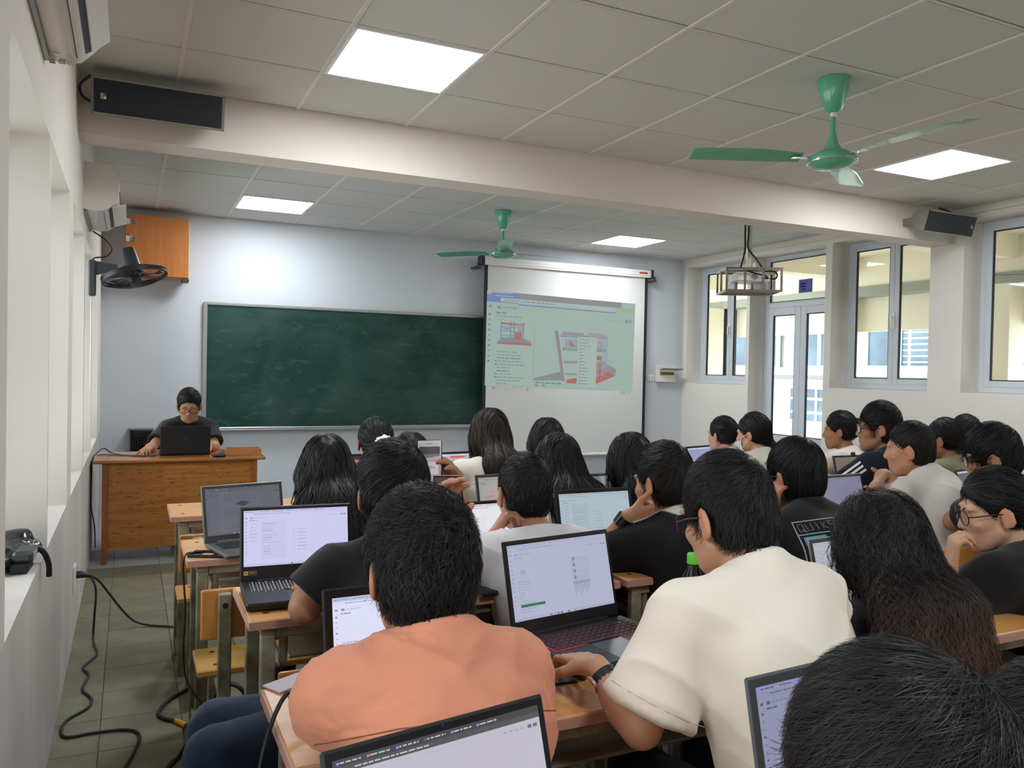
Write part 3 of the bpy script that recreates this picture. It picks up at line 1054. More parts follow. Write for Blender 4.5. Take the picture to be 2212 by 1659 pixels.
# ------------------------------------------------------------------ ceiling fans: green, three blades
M_GREEN = mat('mint_green_enamel', lin(98, 178, 146), rough=.22, spec=.5, coat=.3, var=.1, vscale=12)
M_CHROME = mat('chrome', lin(220, 220, 220), rough=.12, metal=1)
def ceiling_fan(label, x, y, drop, rot):
    t = thing('ceiling_fan', label, 'ceiling fan', (x, y, CZ), group='green ceiling fans')
    MB().lathe([(.002, .0), (.078, -.002), (.080, -.012), (.066, -.07), (.040, -.15), (.022, -.165), (.002, -.166)], n=28).obj('canopy', M_GREEN, t, smooth='auto')
    MB().lathe([(.002, -.160), (.015, -.162), (.015, -.185), (.002, -.187)], n=16).obj('collar', M_PLATE, t, smooth='auto')
    MB().lathe([(.002, -.18), (.012, -.18), (.012, -drop + .15), (.017, -drop + .13), (.026, -drop + .09), (.052, -drop + .045), (.055, -drop + .042), (.002, -drop + .04)], n=20).obj('rod', M_GREEN, t, smooth='auto')
    MB().lathe([(.002, -drop + .048), (.075, -drop + .045), (.100, -drop + .030), (.116, -drop + .012), (.118, -drop), (.112, -drop - .012), (.085, -drop - .030), (.045, -drop - .040), (.002, -drop - .043)], n=36).obj('motor_housing', M_GREEN, t, smooth=True)
    MB().lathe([(.1165, -drop - .004), (.1205, -drop - .004), (.1205, -drop - .010), (.1165, -drop - .010)], n=36).obj('chrome_ring', M_CHROME, t, smooth='auto')
    for k in range(3):
        b = MB()
        n = 10
        prof = []
        for i in range(n + 1):
            u = i / n
            xx = .155 + u * .545
            hw = .040 + .028 * min(u * 3, 1) - .012 * max(0, (u - .93) / .07)
            prof.append((xx, hw, .010 * math.sin(u * 2)))
        vs, fs = [], []
        for xx, hw, zz in prof:
            for yy, zt in ((-hw, -.010), (0, .002), (hw, .012)):
                for th in (0, -.003):
                    vs.append((xx, yy, zz + zt + th))
        for i in range(n):
            o, p = i * 6, (i + 1) * 6
            for a, c in ((0, 2), (2, 4)):
                fs += [(o + a, o + c, p + c, p + a), (p + a + 1, p + c + 1, o + c + 1, o + a + 1)]
            fs += [(o, p, p + 1, o + 1), (o + 4, o + 5, p + 5, p + 4)]
        fs += [(0, 1, 3, 2), (2, 3, 5, 4), (n * 6, n * 6 + 2, n * 6 + 3, n * 6 + 1), (n * 6 + 2, n * 6 + 4, n * 6 + 5, n * 6 + 3)]
        b.add(vs, fs)
        o = b.obj('blade', M_GREEN, t, (0, 0, -drop + .018), smooth='auto')
        o.rotation_euler = (0, 0, rot + k * 2 * PI / 3)
        a = MB()
        a.rbox(.085, .20, -.018, .018, -.004, .0, .001)
        ao = a.obj('blade_iron', M_CHROME, o)
ceiling_fan('mint green ceiling fan nearer the camera, beside the right ceiling light', 3.143, 2.96, .405, .60)
ceiling_fan('smaller looking mint green ceiling fan in front of the projection screen casing', 3.105, 6.80, .40, .14)

# ------------------------------------------------------------------ air conditioners on the left wall
def air_con(label, y0, y1, z0, z1, dep, flapdeg, open_front):
    t = thing('air_conditioner', label, 'air conditioner', (LW, (y0 + y1) / 2, z0))
    L, Hh = y1 - y0, z1 - z0
    # profile in (depth, height)
    pr = [(0, 0), (dep * .30, -.012), (dep * .62, .0), (dep * .88, Hh * .16), (dep, Hh * .36), (dep * 1.0, Hh * .66), (dep * .93, Hh * .90), (dep * .75, Hh), (0, Hh)]
    pts = []
    for i in range(len(pr)):
        pts.append(pr[i])
    n = len(pts)
    m = MB()
    vs = [(d, -L / 2, z) for d, z in pts] + [(d, L / 2, z) for d, z in pts]
    m.add(vs, [tuple(range(n - 1, -1, -1)), tuple(range(n, 2 * n))] + [(i, (i + 1) % n, n + (i + 1) % n, n + i) for i in range(n)])
    body = m.obj('body', M_WHITEP, t, smooth='auto')
    m = MB()
    m.hexa([(dep * .55, -L / 2 + .05, -.004), (dep * .80, -L / 2 + .05, Hh * .09), (dep * .80, L / 2 - .05, Hh * .09), (dep * .55, L / 2 - .05, -.004),
            (dep * .55, -L / 2 + .05, .008), (dep * .80, -L / 2 + .05, Hh * .13), (dep * .80, L / 2 - .05, Hh * .13), (dep * .55, L / 2 - .05, .008)])
    m.obj('air_outlet', mat('dark_outlet', lin(52, 56, 66), rough=.5), t)
    a = math.radians(flapdeg)
    fl_ = MB()
    w = dep * .42
    fl_.rbox(0, w, -L / 2 + .045, L / 2 - .045, -.004, .004, .002)
    fl_.xf(np.array([[math.cos(a), 0, math.sin(a), dep * .80], [0, 1, 0, 0], [-math.sin(a), 0, math.cos(a), Hh * .09], [0, 0, 0, 1]]))
    fl_.obj('flap', M_WHITEP, t)
    m = MB()
    m.rbox(-.0, .014, -L / 2 + .03, L / 2 - .03, -.02, Hh + .01, .003)
    m.obj('wall_plate', mat('galvanised_plate', lin(168, 176, 172), rough=.4, metal=.5), t)
    m = MB()
    for i, (d0_, zz) in enumerate(((dep * .96, Hh * .80), (dep * 1.005, Hh * .42))):
        m.rbox(d0_ - .003, d0_ + .003, -L / 2 + .004, L / 2 - .004, zz - .002, zz + .002, .0008)
    m.obj('panel_seam', mat('seam_shadow', lin(96, 94, 92), rough=.8), t)
    return t
a1 = air_con('large white air conditioner above the long left speaker, dark outlet slot open', 2.05, 2.98, 2.42, 2.71, .165, -42, True)
lb = [(0, .62, .22, 1, (.36, .30, .27), 1), (.04, .70, .18, .74, (.6, .56, .52), 2), (.04, .82, .18, .86, (.6, .56, .52), 2), (.34, .66, .62, .92, (.52, .48, .45), 1), (0, .10, .50, .16, (.44, .40, .38), 1)]
for k in range(9):
    lb.append((.04 + k * .05, .02, .06 + k * .05, .14, (.45, .42, .40), 1))
lb += [(.70, .55, .76, .95, (.58, .54, .51), 1), (.82, .55, .86, .95, (.58, .54, .51), 1), (.70, .05, .74, .45, (.58, .54, .51), 1), (.82, .05, .88, .48, (.58, .54, .51), 1)]
plate(lb, lambda u, v, l: (.012 + u * .075, .465 - .125 * (1 - v) - .0, -.0135 - l * .5 - .0015 + .0), 'rating_label', M_PRINT, a1, gap=.001)
air_con('white air conditioner above the wall fan, near the wooden wall cabinet', 5.30, 6.12, 2.345, 2.615, .185, -20, False)
cable('air_conditioner_cable', 'thin dark cable hanging from the further air conditioner to the wall fan', [(-.235, 6.10, 2.33), (-.17, 6.05, 2.28), (-.12, 6.02, 2.215), (-.15, 6.02, 2.16), (-.22, 6.03, 2.145), (-.245, 6.03, 2.11)], .005)

# wall fan, tipped to blow downwards
t = thing('wall_fan', 'dark grey wall fan with mesh cage tipped down below the air conditioner', 'fan', (LW, 6.0, 2.0))
m = MB()
m.rbox(0, .045, -.035, .035, -.11, .125, .008)
m.obj('wall_bracket', M_DGREY, t)
m = MB()
m.add([(.04, -.02, .03), (.04, .02, .03), (.04, .02, .12), (.04, -.02, .12), (.16, -.016, .065), (.16, .016, .065), (.16, .016, .105), (.16, -.016, .105)], CUBE_F)
m.tube([(.155, -.022, .085), (.155, .022, .085)], .022, 12)
m.rbox(.155, .205, -.015, .015, .045, .085, .004)
m.obj('arm', M_DGREY, t)
cf = V(.275, 0, .035)
ax = nrm(V(.22, -.18, -.96))
xa = nrm(np.cross(ax, V(0, 1, 0)))
ya = np.cross(ax, xa)
FM = frame_m(cf, xa, ya, ax)
m = MB()
m.lathe([(.002, -.20), (.036, -.198), (.042, -.185), (.058, -.05), (.060, -.03), (.002, -.028)], n=24)
m.xf(FM).obj('motor', M_DGREY, t, smooth='auto')
cage = MB()
RR = .205
for dz in (-.012, .012):
    cage.tube([FM[:3, :3] @ V(RR * math.cos(a), RR * math.sin(a), dz) + FM[:3, 3] for a in np.linspace(0, 2 * PI, 41)], .0045, 5, cap=False)
vs, fs = [], []
for i in range(40):
    a = 2 * PI * i / 40
    for dz in (-.013, .013):
        vs.append(FM[:3, :3] @ V(RR * math.cos(a), RR * math.sin(a), dz) + FM[:3, 3])
for i in range(40):
    j = (i + 1) % 40
    fs.append((2 * i, 2 * j, 2 * j + 1, 2 * i + 1))
cage.add(vs, fs)
co_ = cage.obj('cage_rim', M_BLACK, t, smooth='auto')
w = MB()
for k in range(64):
    a = 2 * PI * k / 64
    for sg in (-1, 1):
        pts = [FM[:3, :3] @ V(rr * math.cos(a), rr * math.sin(a), sg * (.012 + .045 * (1 - ((rr - .04) / .165) ** 2))) + FM[:3, 3] for rr in (.045, .09, .14, .18, .205)]
        w.tube(pts, .0011, 3, cap=False)
for rr in (.08, .13, .17):
    for sg in (-1, 1):
        w.tube([FM[:3, :3] @ V(rr * math.cos(a), rr * math.sin(a), sg * (.012 + .045 * (1 - ((rr - .04) / .165) ** 2))) + FM[:3, 3] for a in np.linspace(0, 2 * PI, 33)], .0012, 3, cap=False)
w.obj('cage_wires', M_BLACK, co_, kind='stuff')
for k in range(3):
    b_ = MB()
    n = 8
    vs = []
    for i in range(n + 1):
        u = i / n
        rr = .035 + u * .145
        hw = .20 + .42 * u
        for s_ in (-1, 0, 1):
            aa = k * 2 * PI / 3 + s_ * hw * .9
            vs.append(FM[:3, :3] @ V(rr * math.cos(aa), rr * math.sin(aa), s_ * .014 - .004) + FM[:3, 3])
    fs = [(i * 3 + q, i * 3 + q + 1, i * 3 + q + 4, i * 3 + q + 3) for i in range(n) for q in (0, 1)]
    b_.add(vs, fs)
    bo = b_.obj('blade', mat('smoky_fan_blade', lin(74, 70, 66), rough=.4), t, smooth=True)
    sd = bo.modifiers.new('thick', 'SOLIDIFY')
    sd.thickness = .003
m = MB()
m.lathe([(.002, -.03), (.04, -.028), (.042, .05), (.035, .058), (.002, .06)], n=24)
m.xf(FM).obj('hub', M_BLACK, t, smooth='auto')
cable('blind_cord', 'thin white pull cord hanging down the wall below the wall fan', [(-.240, 6.03, 1.88), (-.238, 6.03, 1.6), (-.24, 6.03, 1.25)], .003, M_PLATE, cat='cord')

# ------------------------------------------------------------------ projector in its steel cage, hung from the ceiling
PX, PY, PZ = 4.76, 5.36, 2.25
t = thing('projector_cage', 'steel tube cage hung from a pole under the ceiling, with the white projector in it', 'cage', (PX, PY, PZ))
A = math.radians(-28)
Rz_ = np.array([[math.cos(A), -math.sin(A), 0, 0], [math.sin(A), math.cos(A), 0, 0], [0, 0, 1, 0], [0, 0, 0, 1]])
hx, hy, hz = .225, .185, .092
M_CAGE = mat('stained_stainless_tube', lin(156, 146, 134), rough=.3, metal=.9, var=.35, vscale=14)
tb = .0085
def cagebar(a, b_, name='cage_bar'):
    m = MB()
    lo, hi = np.minimum(a, b_) - tb, np.maximum(a, b_) + tb
    m.rbox(lo[0], hi[0], lo[1], hi[1], lo[2], hi[2], .002)
    m.xf(Rz_).obj(name, M_CAGE, t)
for z in (-hz, hz):
    for y in (-hy, hy):
        cagebar(V(-hx, y, z), V(hx, y, z))
    for x in (-hx, hx):
        cagebar(V(x, -hy + 2 * tb, z), V(x, hy - 2 * tb, z))
for x in (-hx, hx):
    for y in (-hy, hy):
        cagebar(V(x, y, -hz + 2 * tb), V(x, y, hz - 2 * tb))
for x in (-.075, .075):
    for y in (-hy, hy):
        cagebar(V(x, y, -hz + 2 * tb), V(x, y, hz - 2 * tb))
for x in (-hx, hx):
    cagebar(V(x, .03, -hz + 2 * tb), V(x, .03, hz - 2 * tb))
for y in (-.06, .06):
    cagebar(V(-hx + 2 * tb, y, -hz), V(hx - 2 * tb, y, -hz))
cagebar(V(-hx + 2 * tb, 0, hz), V(hx - 2 * tb, 0, hz))
m = MB()
m.rbox(-.02, .02, -.02, .02, hz + .008, CZ - PZ, .004)
m.xf(Rz_).obj('hanging_pole', mat('cream_pole', lin(214, 208, 188), rough=.5), t)
m = MB()
m.rbox(-.06, .06, -.035, .035, hz + .009, hz + .022, .003); m.rbox(.022, .055, -.03, .03, hz + .022, hz + .075, .004); m.rbox(-.055, -.022, -.02, .02, hz + .022, hz + .05, .004)
m.xf(Rz_).obj('junction_box', M_PLATE, t)
t2 = thing('projector', 'white projector with round grille held inside the steel cage', 'projector', (PX, PY, PZ))
m = MB(); m.rbox(-.14, .15, -.115, .115, -.010, .070, .012)
pb = m.xf(Rz_).obj('body', M_WHITEP, t2)
m = MB(); m.tube([(.02, -.113, .032), (.02, -.119, .032)], .026, 20)
m.xf(Rz_).obj('grille', mat('grey_grille', lin(150, 152, 155), rough=.5), t2, smooth='auto')
m = MB(); m.tube([(-.07, .112, .032), (-.07, .145, .032)], .030, 20)
m.xf(Rz_).obj('lens', M_BLACK, t2, smooth='auto')
m = MB()
m.rbox(.08, .14, -.122, -.112, .012, .026, .003); m.rbox(.148, .156, -.04, .02, .01, .05, .003)
m.xf(Rz_).obj('socket', M_BLACK, t2)
m = MB(); m.rbox(-.20, .20, -.005, .03, -.080, -.070, .002); m.rbox(-.12, -.10, -.03, .03, -.07, -.01, .002); m.rbox(.10, .12, -.03, .03, -.07, -.01, .002)
m.xf(Rz_).obj('mounting_tray', M_STEEL, t2)
wp = lambda x, y, z: (Rz_[:3, :3] @ V(x, y, z)) + V(PX, PY, PZ)
cable('projector_cable', 'black cables running from the ceiling down the pole to the projector, left strand', [wp(-.045, -.03, CZ - PZ), wp(-.045, -.03, .40), wp(-.045, -.035, .28), wp(-.06, -.05, .20), wp(-.09, -.09, .11)], .008)
cable('projector_cable', 'black cable beside the projector pole, bending right into the cage', [wp(-.015, -.035, CZ - PZ), wp(-.02, -.036, .40), wp(-.02, -.04, .28), wp(.04, -.045, .20), wp(.10, -.06, .11)], .008)
cable('projector_cable', 'black cable crossing the front of the projector inside the cage', [wp(-.05, -.14, .078), wp(.02, -.145, .055), wp(.10, -.148, .035), wp(.125, -.145, .015), wp(.11, -.128, .019)], .007)
cable('projector_cable', 'black cable looping at the right end of the projector cage', [wp(.10, -.10, .078), wp(.18, -.12, .075), wp(.20, -.14, .045), wp(.19, -.13, .015), wp(.165, -.06, .02)], .007)

# blue room sign on the glass over the door
t = thing('room_sign', 'small dark blue sign stuck on the glass over the door', 'sign', (6.768, 6.70, 2.46))
MB().rbox(-.006, -.002, -.10, .10, -.075, .075, .001).obj('plate', mat('blue_sign_enamel', lin(58, 62, 140), rough=.4), t)
sg = words_row(random.Random(3), .15, .62, .35, .10, (.012, .016, .11)) + words_row(random.Random(5), .12, .42, .4, .10, (.012, .016, .11)) + words_row(random.Random(6), .2, .22, .3, .08, (.012, .016, .11))
plate(sg, lambda u, v, l: (-.0062 - l, .10 - u * .2, -.075 + v * .15), 'sign_writing', M_PRINT, t)
# ------------------------------------------------------------------ teacher's desk
M_BAMB = bpy.data.materials.new('bamboo_board')
M_BAMB.use_nodes = True
nt = M_BAMB.node_tree
b = nt.nodes['Principled BSDF']
tc = nt.nodes.new('ShaderNodeTexCoord')
mp = nt.nodes.new('ShaderNodeMapping')
mp.inputs['Rotation'].default_value = (PI / 2, 0, 0)
nt.links.new(tc.outputs['Object'], mp.inputs[0])
bk = nt.nodes.new('ShaderNodeTexBrick')
bk.inputs['Color1'].default_value = lin(182, 122, 58)
bk.inputs['Color2'].default_value = lin(164, 104, 46)
bk.inputs['Mortar'].default_value = lin(128, 76, 30)
bk.inputs['Scale'].default_value = 1
bk.inputs['Mortar Size'].default_value = .0006
bk.inputs['Brick Width'].default_value = .31
bk.inputs['Row Height'].default_value = .0165
nt.links.new(mp.outputs[0], bk.inputs['Vector'])
mp2 = nt.nodes.new('ShaderNodeMapping')
mp2.inputs['Scale'].default_value = (9, 1, 62)
nt.links.new(tc.outputs['Object'], mp2.inputs[0])
n = nt.nodes.new('ShaderNodeTexNoise')
n.inputs['Scale'].default_value = 1.6
n.inputs['Detail'].default_value = 1
nt.links.new(mp2.outputs[0], n.inputs['Vector'])
r = nt.nodes.new('ShaderNodeMapRange')
r.inputs[1].default_value, r.inputs[2].default_value = .62, .70
nt.links.new(n.outputs[0], r.inputs[0])
mx = nt.nodes.new('ShaderNodeMix'); mx.data_type = 'RGBA'
mx.inputs[7].default_value = lin(112, 66, 28)
nt.links.new(r.outputs[0], mx.inputs[0])
nt.links.new(bk.outputs[0], mx.inputs[6])
nt.links.new(mx.outputs[2], b.inputs['Base Color'])
b.inputs['Roughness'].default_value = .38
M_DESKTOP = wood_mat('varnished_brown_top', lin(176, 116, 66), lin(150, 92, 48), rough=.22, axis=0, scale=3, coat=.4)
M_POST = wood_mat('varnished_brown_post', lin(160, 100, 46), lin(132, 78, 34), rough=.35, axis=2, scale=3)
t = thing('teacher_desk', 'brown bamboo fronted teacher desk at the front left corner of the room', 'desk', (-.235, 6.42, 0))
W = 1.19
MB().rbox(0, W, 0, .62, .727, .752, .006).obj('desk_top', M_DESKTOP, t)
MB().rbox(.10, W - .085, .035, .050, .10, .727, .002).obj('front_panel', M_BAMB, t)
for x in (.062, W - .098):
    MB().rbox(x, x + .038, .02, .062, 0, .727, .004).obj('leg', M_POST, t)
    MB().rbox(x, x + .038, .54, .58, 0, .727, .004).obj('leg', M_POST, t)
    MB().rbox(x + .008, x + .026, .062, .54, .15, .72, .003).obj('side_panel', M_BAMB, t)
MB().rbox(.10, W - .10, .36, .375, .45, .727, .003).obj('drawer_front', M_POST, t)

# ------------------------------------------------------------------ pupils' desks and benches
M_TOP = wood_mat('orange_school_wood', lin(222, 166, 98), lin(208, 148, 82), rough=.32, axis=0, scale=3.2, coat=.2)
M_TOP2 = wood_mat('orange_backrest_wood', lin(214, 148, 78), lin(200, 132, 64), rough=.4, axis=2, scale=3.0, coat=.1)
M_SEATW = wood_mat('pale_seat_wood', lin(220, 178, 104), lin(204, 158, 84), rough=.4, axis=0, scale=3.0, coat=.1)
M_EDGE = mat('rosy_edge_band', lin(196, 150, 132), rough=.5, var=.1, vscale=30)
M_FRAME = mat('olive_grey_painted_steel', lin(158, 156, 134), rough=.5, var=.35, vscale=16, dark=lin(112, 98, 74), detail=7)
M_BOLT = mat('dark_bolt', lin(62, 48, 38), rough=.4, metal=.5)
M_TRAY = mat('grey_book_tray', lin(150, 140, 116), rough=.6, var=.2, vscale=8)


def make_desk(label, x, y, L=1.2, D=.385):
    t = thing('school_desk', label, 'desk', (x, y, 0), group='wooden topped school desks')
    top = MB().rbox(.004, L - .004, .004, D - .004, .724, .750, .003).obj('table_top', M_TOP, t)
    m = MB()
    m.rbox(0, L, 0, .005, .7245, .7485, .001); m.rbox(0, L, D - .005, D, .7245, .7485, .001); m.rbox(0, .005, .005, D - .005, .7245, .7485, .001); m.rbox(L - .005, L, .005, D - .005, .7245, .7485, .001)
    m.obj('edge_band', M_EDGE, top)
    bm_ = MB().lathe([(.0001, .7515), (.0075, .7512), (.009, .7500), (.009, .7490)], n=12).mesh('bolt', M_BOLT, True)
    for bx in (.055, L - .055):
        for by in (.07, D - .07):
            link('bolt', bm_, t, (bx, by, 0))
    for lx in (.035, L - .075):
        for ly in (.02, D - .06):
            MB().rbox(lx, lx + .04, ly, ly + .03, 0.0, .700, .003).obj('leg', M_FRAME, t)
        MB().rbox(lx, lx + .04, .02, D - .03, .700, .7235, .003).obj('side_rail', M_FRAME, t)
        MB().rbox(lx + .005, lx + .035, .05, D - .06, .06, .09, .003).obj('foot_rail', M_FRAME, t)
        xx = lx + .065 if lx < .5 else lx - .025
        m = MB()
        m.tube(spline([(xx, .045, .71), (xx, .045, .645), (xx, .055, .610), (xx, .10, .603), (xx, D - .08, .603), (xx, D - .06, .615), (xx, D - .06, .71)], 4), .0125, 8)
        m.obj('tray_bracket', M_FRAME, t, smooth='auto')
    MB().rbox(.12, L - .12, .06, D - .07, .614, .622, .002).obj('book_tray', M_TRAY, t)
    MB().rbox(.075, L - .075, D - .055, D - .03, .64, .68, .003).obj('cross_rail', M_FRAME, t)
    MB().rbox(.075, L - .075, .025, .045, .69, .72, .003).obj('cross_rail', M_FRAME, t)
    return t


def make_bench(label, x, y, L=1.2, pale=False):
    """y = the near edge of the desk it belongs to"""
    t = thing('school_bench', label, 'bench', (x, y, 0), group='benches with backrests behind the school desks')
    s0, s1 = -.265, -.035
    seat = MB().rbox(0, L, s0, s1, .420, .442, .004).obj('seat', M_SEATW if pale else M_TOP, t)
    bm_ = MB().lathe([(.0001, .4435), (.0075, .4432), (.009, .4420), (.009, .4410)], n=12).mesh('bolt', M_BOLT, True)
    for bx in (.06, L - .06):
        for by in (s0 + .05, s1 - .05):
            link('bolt', bm_, t, (bx, by, 0))
    MB().rbox(.0, L, -.368, -.352, .575, .735, .004).obj('backrest', M_TOP2, t)
    for px_ in (.05, L - .09):
        MB().rbox(px_, px_ + .04, -.399, -.369, 0, .725, .003).obj('back_post', M_FRAME, t)
        MB().rbox(px_, px_ + .035, s1 - .045, s1 - .015, 0, .419, .003).obj('leg', M_FRAME, t)
        MB().rbox(px_ + .004, px_ + .036, -.368, s1 - .015, .392, .419, .003).obj('seat_rail', M_FRAME, t)
        MB().rbox(px_ + .004, px_ + .036, -.368, s1 - .046, .10, .125, .003).obj('foot_rail', M_FRAME, t)
        MB().lathe([(.0001, .004), (.008, .003), (.009, 0), (.0001, -.001)], n=10).xf(frame_m((px_ + .02, -.400, .69), (1, 0, 0), (0, 0, 1), (0, -1, 0))).obj('bolt', M_BOLT, t)
    return t


ROWS = {'A': (.175, 3.985), 'B': (.19, 3.07), 'C': (.30, 2.275), 'D': (.262, 1.41), 'E': (.20, .62)}
RN = {'A': 'first row nearest the teacher', 'B': 'second row', 'C': 'third row with the gaming laptop', 'D': 'fourth row where the peach shirt sits', 'E': 'row nearest the camera'}
for k, (x, y) in ROWS.items():
    make_desk('school desk at the left end of the %s' % RN[k], x, y)
    make_desk('second school desk from the windows in the %s' % RN[k], x + 1.225, y)
    make_bench('bench at the window end of the %s' % RN[k], x + .02, y, pale=(k in 'BD'))
    make_bench('second bench from the windows in the %s' % RN[k], x + 1.245, y)
RIGHT = ((2.95, 2.62, 'under the violet grey laptop in the right block'), (4.175, 2.62, 'by the right wall below the nearest window'), (3.72, 3.36, 'under the laptop with the clipped camera, right block'),
         (2.95, 4.00, 'of the ponytail students by the glazed door'), (4.20, 4.05, 'by the right wall nearest the glazed door'))
for x, y, lb in RIGHT:
    make_desk('school desk ' + lb, x, y)
    make_bench('school bench at the desk ' + lb, x + .02, y)


# ------------------------------------------------------------------ laptops
M_LAPB = mat('black_laptop_shell', lin(30, 30, 34), rough=.45, spec=.4)
M_LAPG = mat('grey_laptop_shell', lin(92, 94, 98), rough=.4, metal=.4)
M_LAPS = mat('silver_laptop_shell', lin(176, 176, 178), rough=.35, metal=.6)
M_BEZ = mat('black_laptop_bezel', lin(20, 20, 23), rough=.4)
M_BEZG = mat('dark_grey_laptop_bezel', lin(58, 60, 64), rough=.45)
M_KEY = mat('black_key', lin(26, 26, 28), rough=.5)


def laptop(label, hx, hy, yaw, w=.345, h=.225, d=.235, openy=103, items=None, shell=None, bezel=None, z=.752, keys=None, brim=.014, chin=.022, keycol=None, glow=None, thick=.018, logo=None, clip=False):
    """hinge middle at (hx, hy); the base lies towards the user, the lid leans back"""
    shell = shell or M_LAPB
    bezel = bezel or M_BEZ
    t = thing('laptop', label, 'laptop', (hx, hy, z), math.radians(yaw), group='open laptops on the desks')
    base = MB().rbox(-w / 2, w / 2, -d, 0, .002, thick, .005).obj('base', shell, t)
    a = math.radians(openy - 90)
    lx = frame_m((0, .004, thick - .004), (1, 0, 0), (0, math.cos(a), -math.sin(a)), (0, math.sin(a), math.cos(a)))
    lid = MB().rbox(-w / 2, w / 2, .001, .0075, .0, h, .004).xf(lx).obj('lid', shell, t)
    MB().rbox(-w / 2 + .003, w / 2 - .003, -.0005, .0015, .004, h - .003, .001).xf(lx).obj('bezel', bezel, lid)
    m = MB()
    m.tube([(-w * .36, .001, thick - .002), (w * .36, .001, thick - .002)], .0065, 8)
    m.obj('hinge', bezel, t, smooth='auto')
    if items:
        sx0, sx1, sz0, sz1 = -w / 2 + brim, w / 2 - brim, chin + .006, h - brim
        to3 = lambda u, v, l: lx[:3, :3] @ V(sx0 + (sx1 - sx0) * u, -.0008 - l, sz0 + (sz1 - sz0) * v) + lx[:3, 3]
        plate(items, to3, 'display', M_SCREEN, lid, gap=.00012)
    wc = MB()
    wc.tube([V(0, -.0012, h - .006), V(0, -.0004, h - .006)], .0022, 8)
    wc.xf(lx).obj('webcam', mat('webcam_glass', lin(60, 62, 70), rough=.1), lid)
    m = MB(); m.rbox(-.052, .052, -d + .012, -d * .40 - .02, thick - .0002, thick + .0006, .0002)
    m.obj('touchpad', mat('touchpad_black', lin(36, 36, 40), rough=.3), base)
    if keys == 'each':
        for r_i in range(6):
            n_k = 15
            kw = (w - .05) / n_k
            for c_i in range(n_k):
                if r_i == 5 and 3 < c_i < 8:
                    if c_i > 4:
                        continue
                    x0, x1 = -w / 2 + .025 + kw * 4, -w / 2 + .025 + kw * 8
                else:
                    x0, x1 = -w / 2 + .025 + kw * c_i, -w / 2 + .025 + kw * (c_i + 1)
                y1 = -.030 - r_i * .0185
                ko = MB().rbox(x0 + .0013, x1 - .0013, y1 - .0158, y1, thick + .0004, thick + .0028, .0009).obj('key', M_KEY, base)
                if glow == 'legend':
                    pass
        kb = MB()
        X0, X1, Y1, Y0_ = -w / 2 + .0255, w / 2 - .0255, -.0295, -.030 - 6 * .0185 + .0022
        kb.rbox(X0, X1, Y0_, Y1, thick - .0003, thick + .0005, .0002)
        kb.obj('key_well', keycol, base)
        if glow == 'legend':
            g = []
            rr = random.Random(3)
            for r_i in range(6):
                for c_i in range(15):
                    kx = -w / 2 + .025 + (w - .05) / 15 * (c_i + .5)
                    ky = -.030 - r_i * .0185 - .008
                    g.append((kx - .0032, ky - .0028, kx + .0010, ky + .0034, (.75, .78, .80), 1))
            plate(g, lambda u, v, l: (u, v, thick + .0029 + l), 'key_legend', M_SCREEN, base, gap=.0002)
    else:
        kb = MB()
        for r_i in range(6):
            for c_i in range(13):
                kw = (w - .05) / 13
                kb.box(-w / 2 + .025 + kw * c_i + .001, -w / 2 + .025 + kw * (c_i + 1) - .001, -.030 - r_i * .0175 - .0155, -.030 - r_i * .0175, thick - .0005, thick + .0018)
        kb.obj('keyboard', M_KEY, base, kind='stuff')
    if logo:
        m = MB()
        m.lathe([(.0001, .0006), (.014, .0006), (.014, 0), (.0001, 0)], n=24).xf(frame_m(lx[:3, :3] @ V(0, .0076, h * .52) + lx[:3, 3], (1, 0, 0), lx[:3, 2], lx[:3, 1])).obj('lid_emblem', mat('dim_emblem', lin(54, 48, 46), rough=.3), lid)
    if clip:
        m = MB(); m.rbox(-.01, .012, -.006, .014, h - .012, h + .016, .003)
        m.xf(lx).obj('clip_camera', M_BLACK, lid)
    return t


ui = lambda seed, **k: viewer_ui(random.Random(seed), **k)
BL_ = (.62, .64, .86)
GR_ = (.30, .33, .38)
M_RED = mat('red_key_backlight', (.85, .03, .05, 1), rough=.5, emit=.35)
M_WHT = mat('white_key_backlight', (.35, .38, .40, 1), rough=.5, emit=.12)
lap = {}
lap['B'] = laptop('grey laptop with a dimmed document page on the second row desk by the left windows', .422, 3.29, 13, w=.325, h=.222, items=ui(1, base=(.115, .125, .15), ink=(.05, .055, .07), side='text', tab=(.10, .11, .13)), shell=M_LAPG, bezel=M_BEZG, openy=104, keys=None)
lap['C'] = laptop('black gaming laptop with white lit keys and a yellow lid sticker, third row', .492, 2.61, -3, w=.352, h=.232, d=.262, items=ui(2, base=(.60, .60, .86), side='list', tab=(.55, .56, .82)), chin=.040, brim=.012, openy=101, keys='each', keycol=M_WHT, glow='legend', thick=.024)
lap['D2'] = laptop('black gaming laptop with red lit keys in front of the white tee shirt', 1.062, 1.850, 9.5, w=.362, h=.240, d=.268, items=ui(3, base=(.43, .45, .60), side='model', tab=(.42, .44, .60), building='frame') + [(.07, .17, .30, .205, (.02, .16, .07), 5)], chin=.030, brim=.012, openy=104, keys='each', keycol=M_RED, thick=.026)
lap['D1'] = laptop('laptop with thick black bezel half hidden by the peach shirt student', .535, 1.605, 2, w=.345, h=.232, items=ui(4, base=(.72, .74, .93), tab=(.45, .55, .80), building=None), brim=.020, openy=102)
lap['C2'] = laptop('laptop with a white page in front of the crew cut student in the white shirt', 1.15, 2.49, 3, w=.355, h=.240, items=ui(5, base=(.78, .78, .84), side='list', tab=(.7, .7, .78)), brim=.012, chin=.02, openy=103)
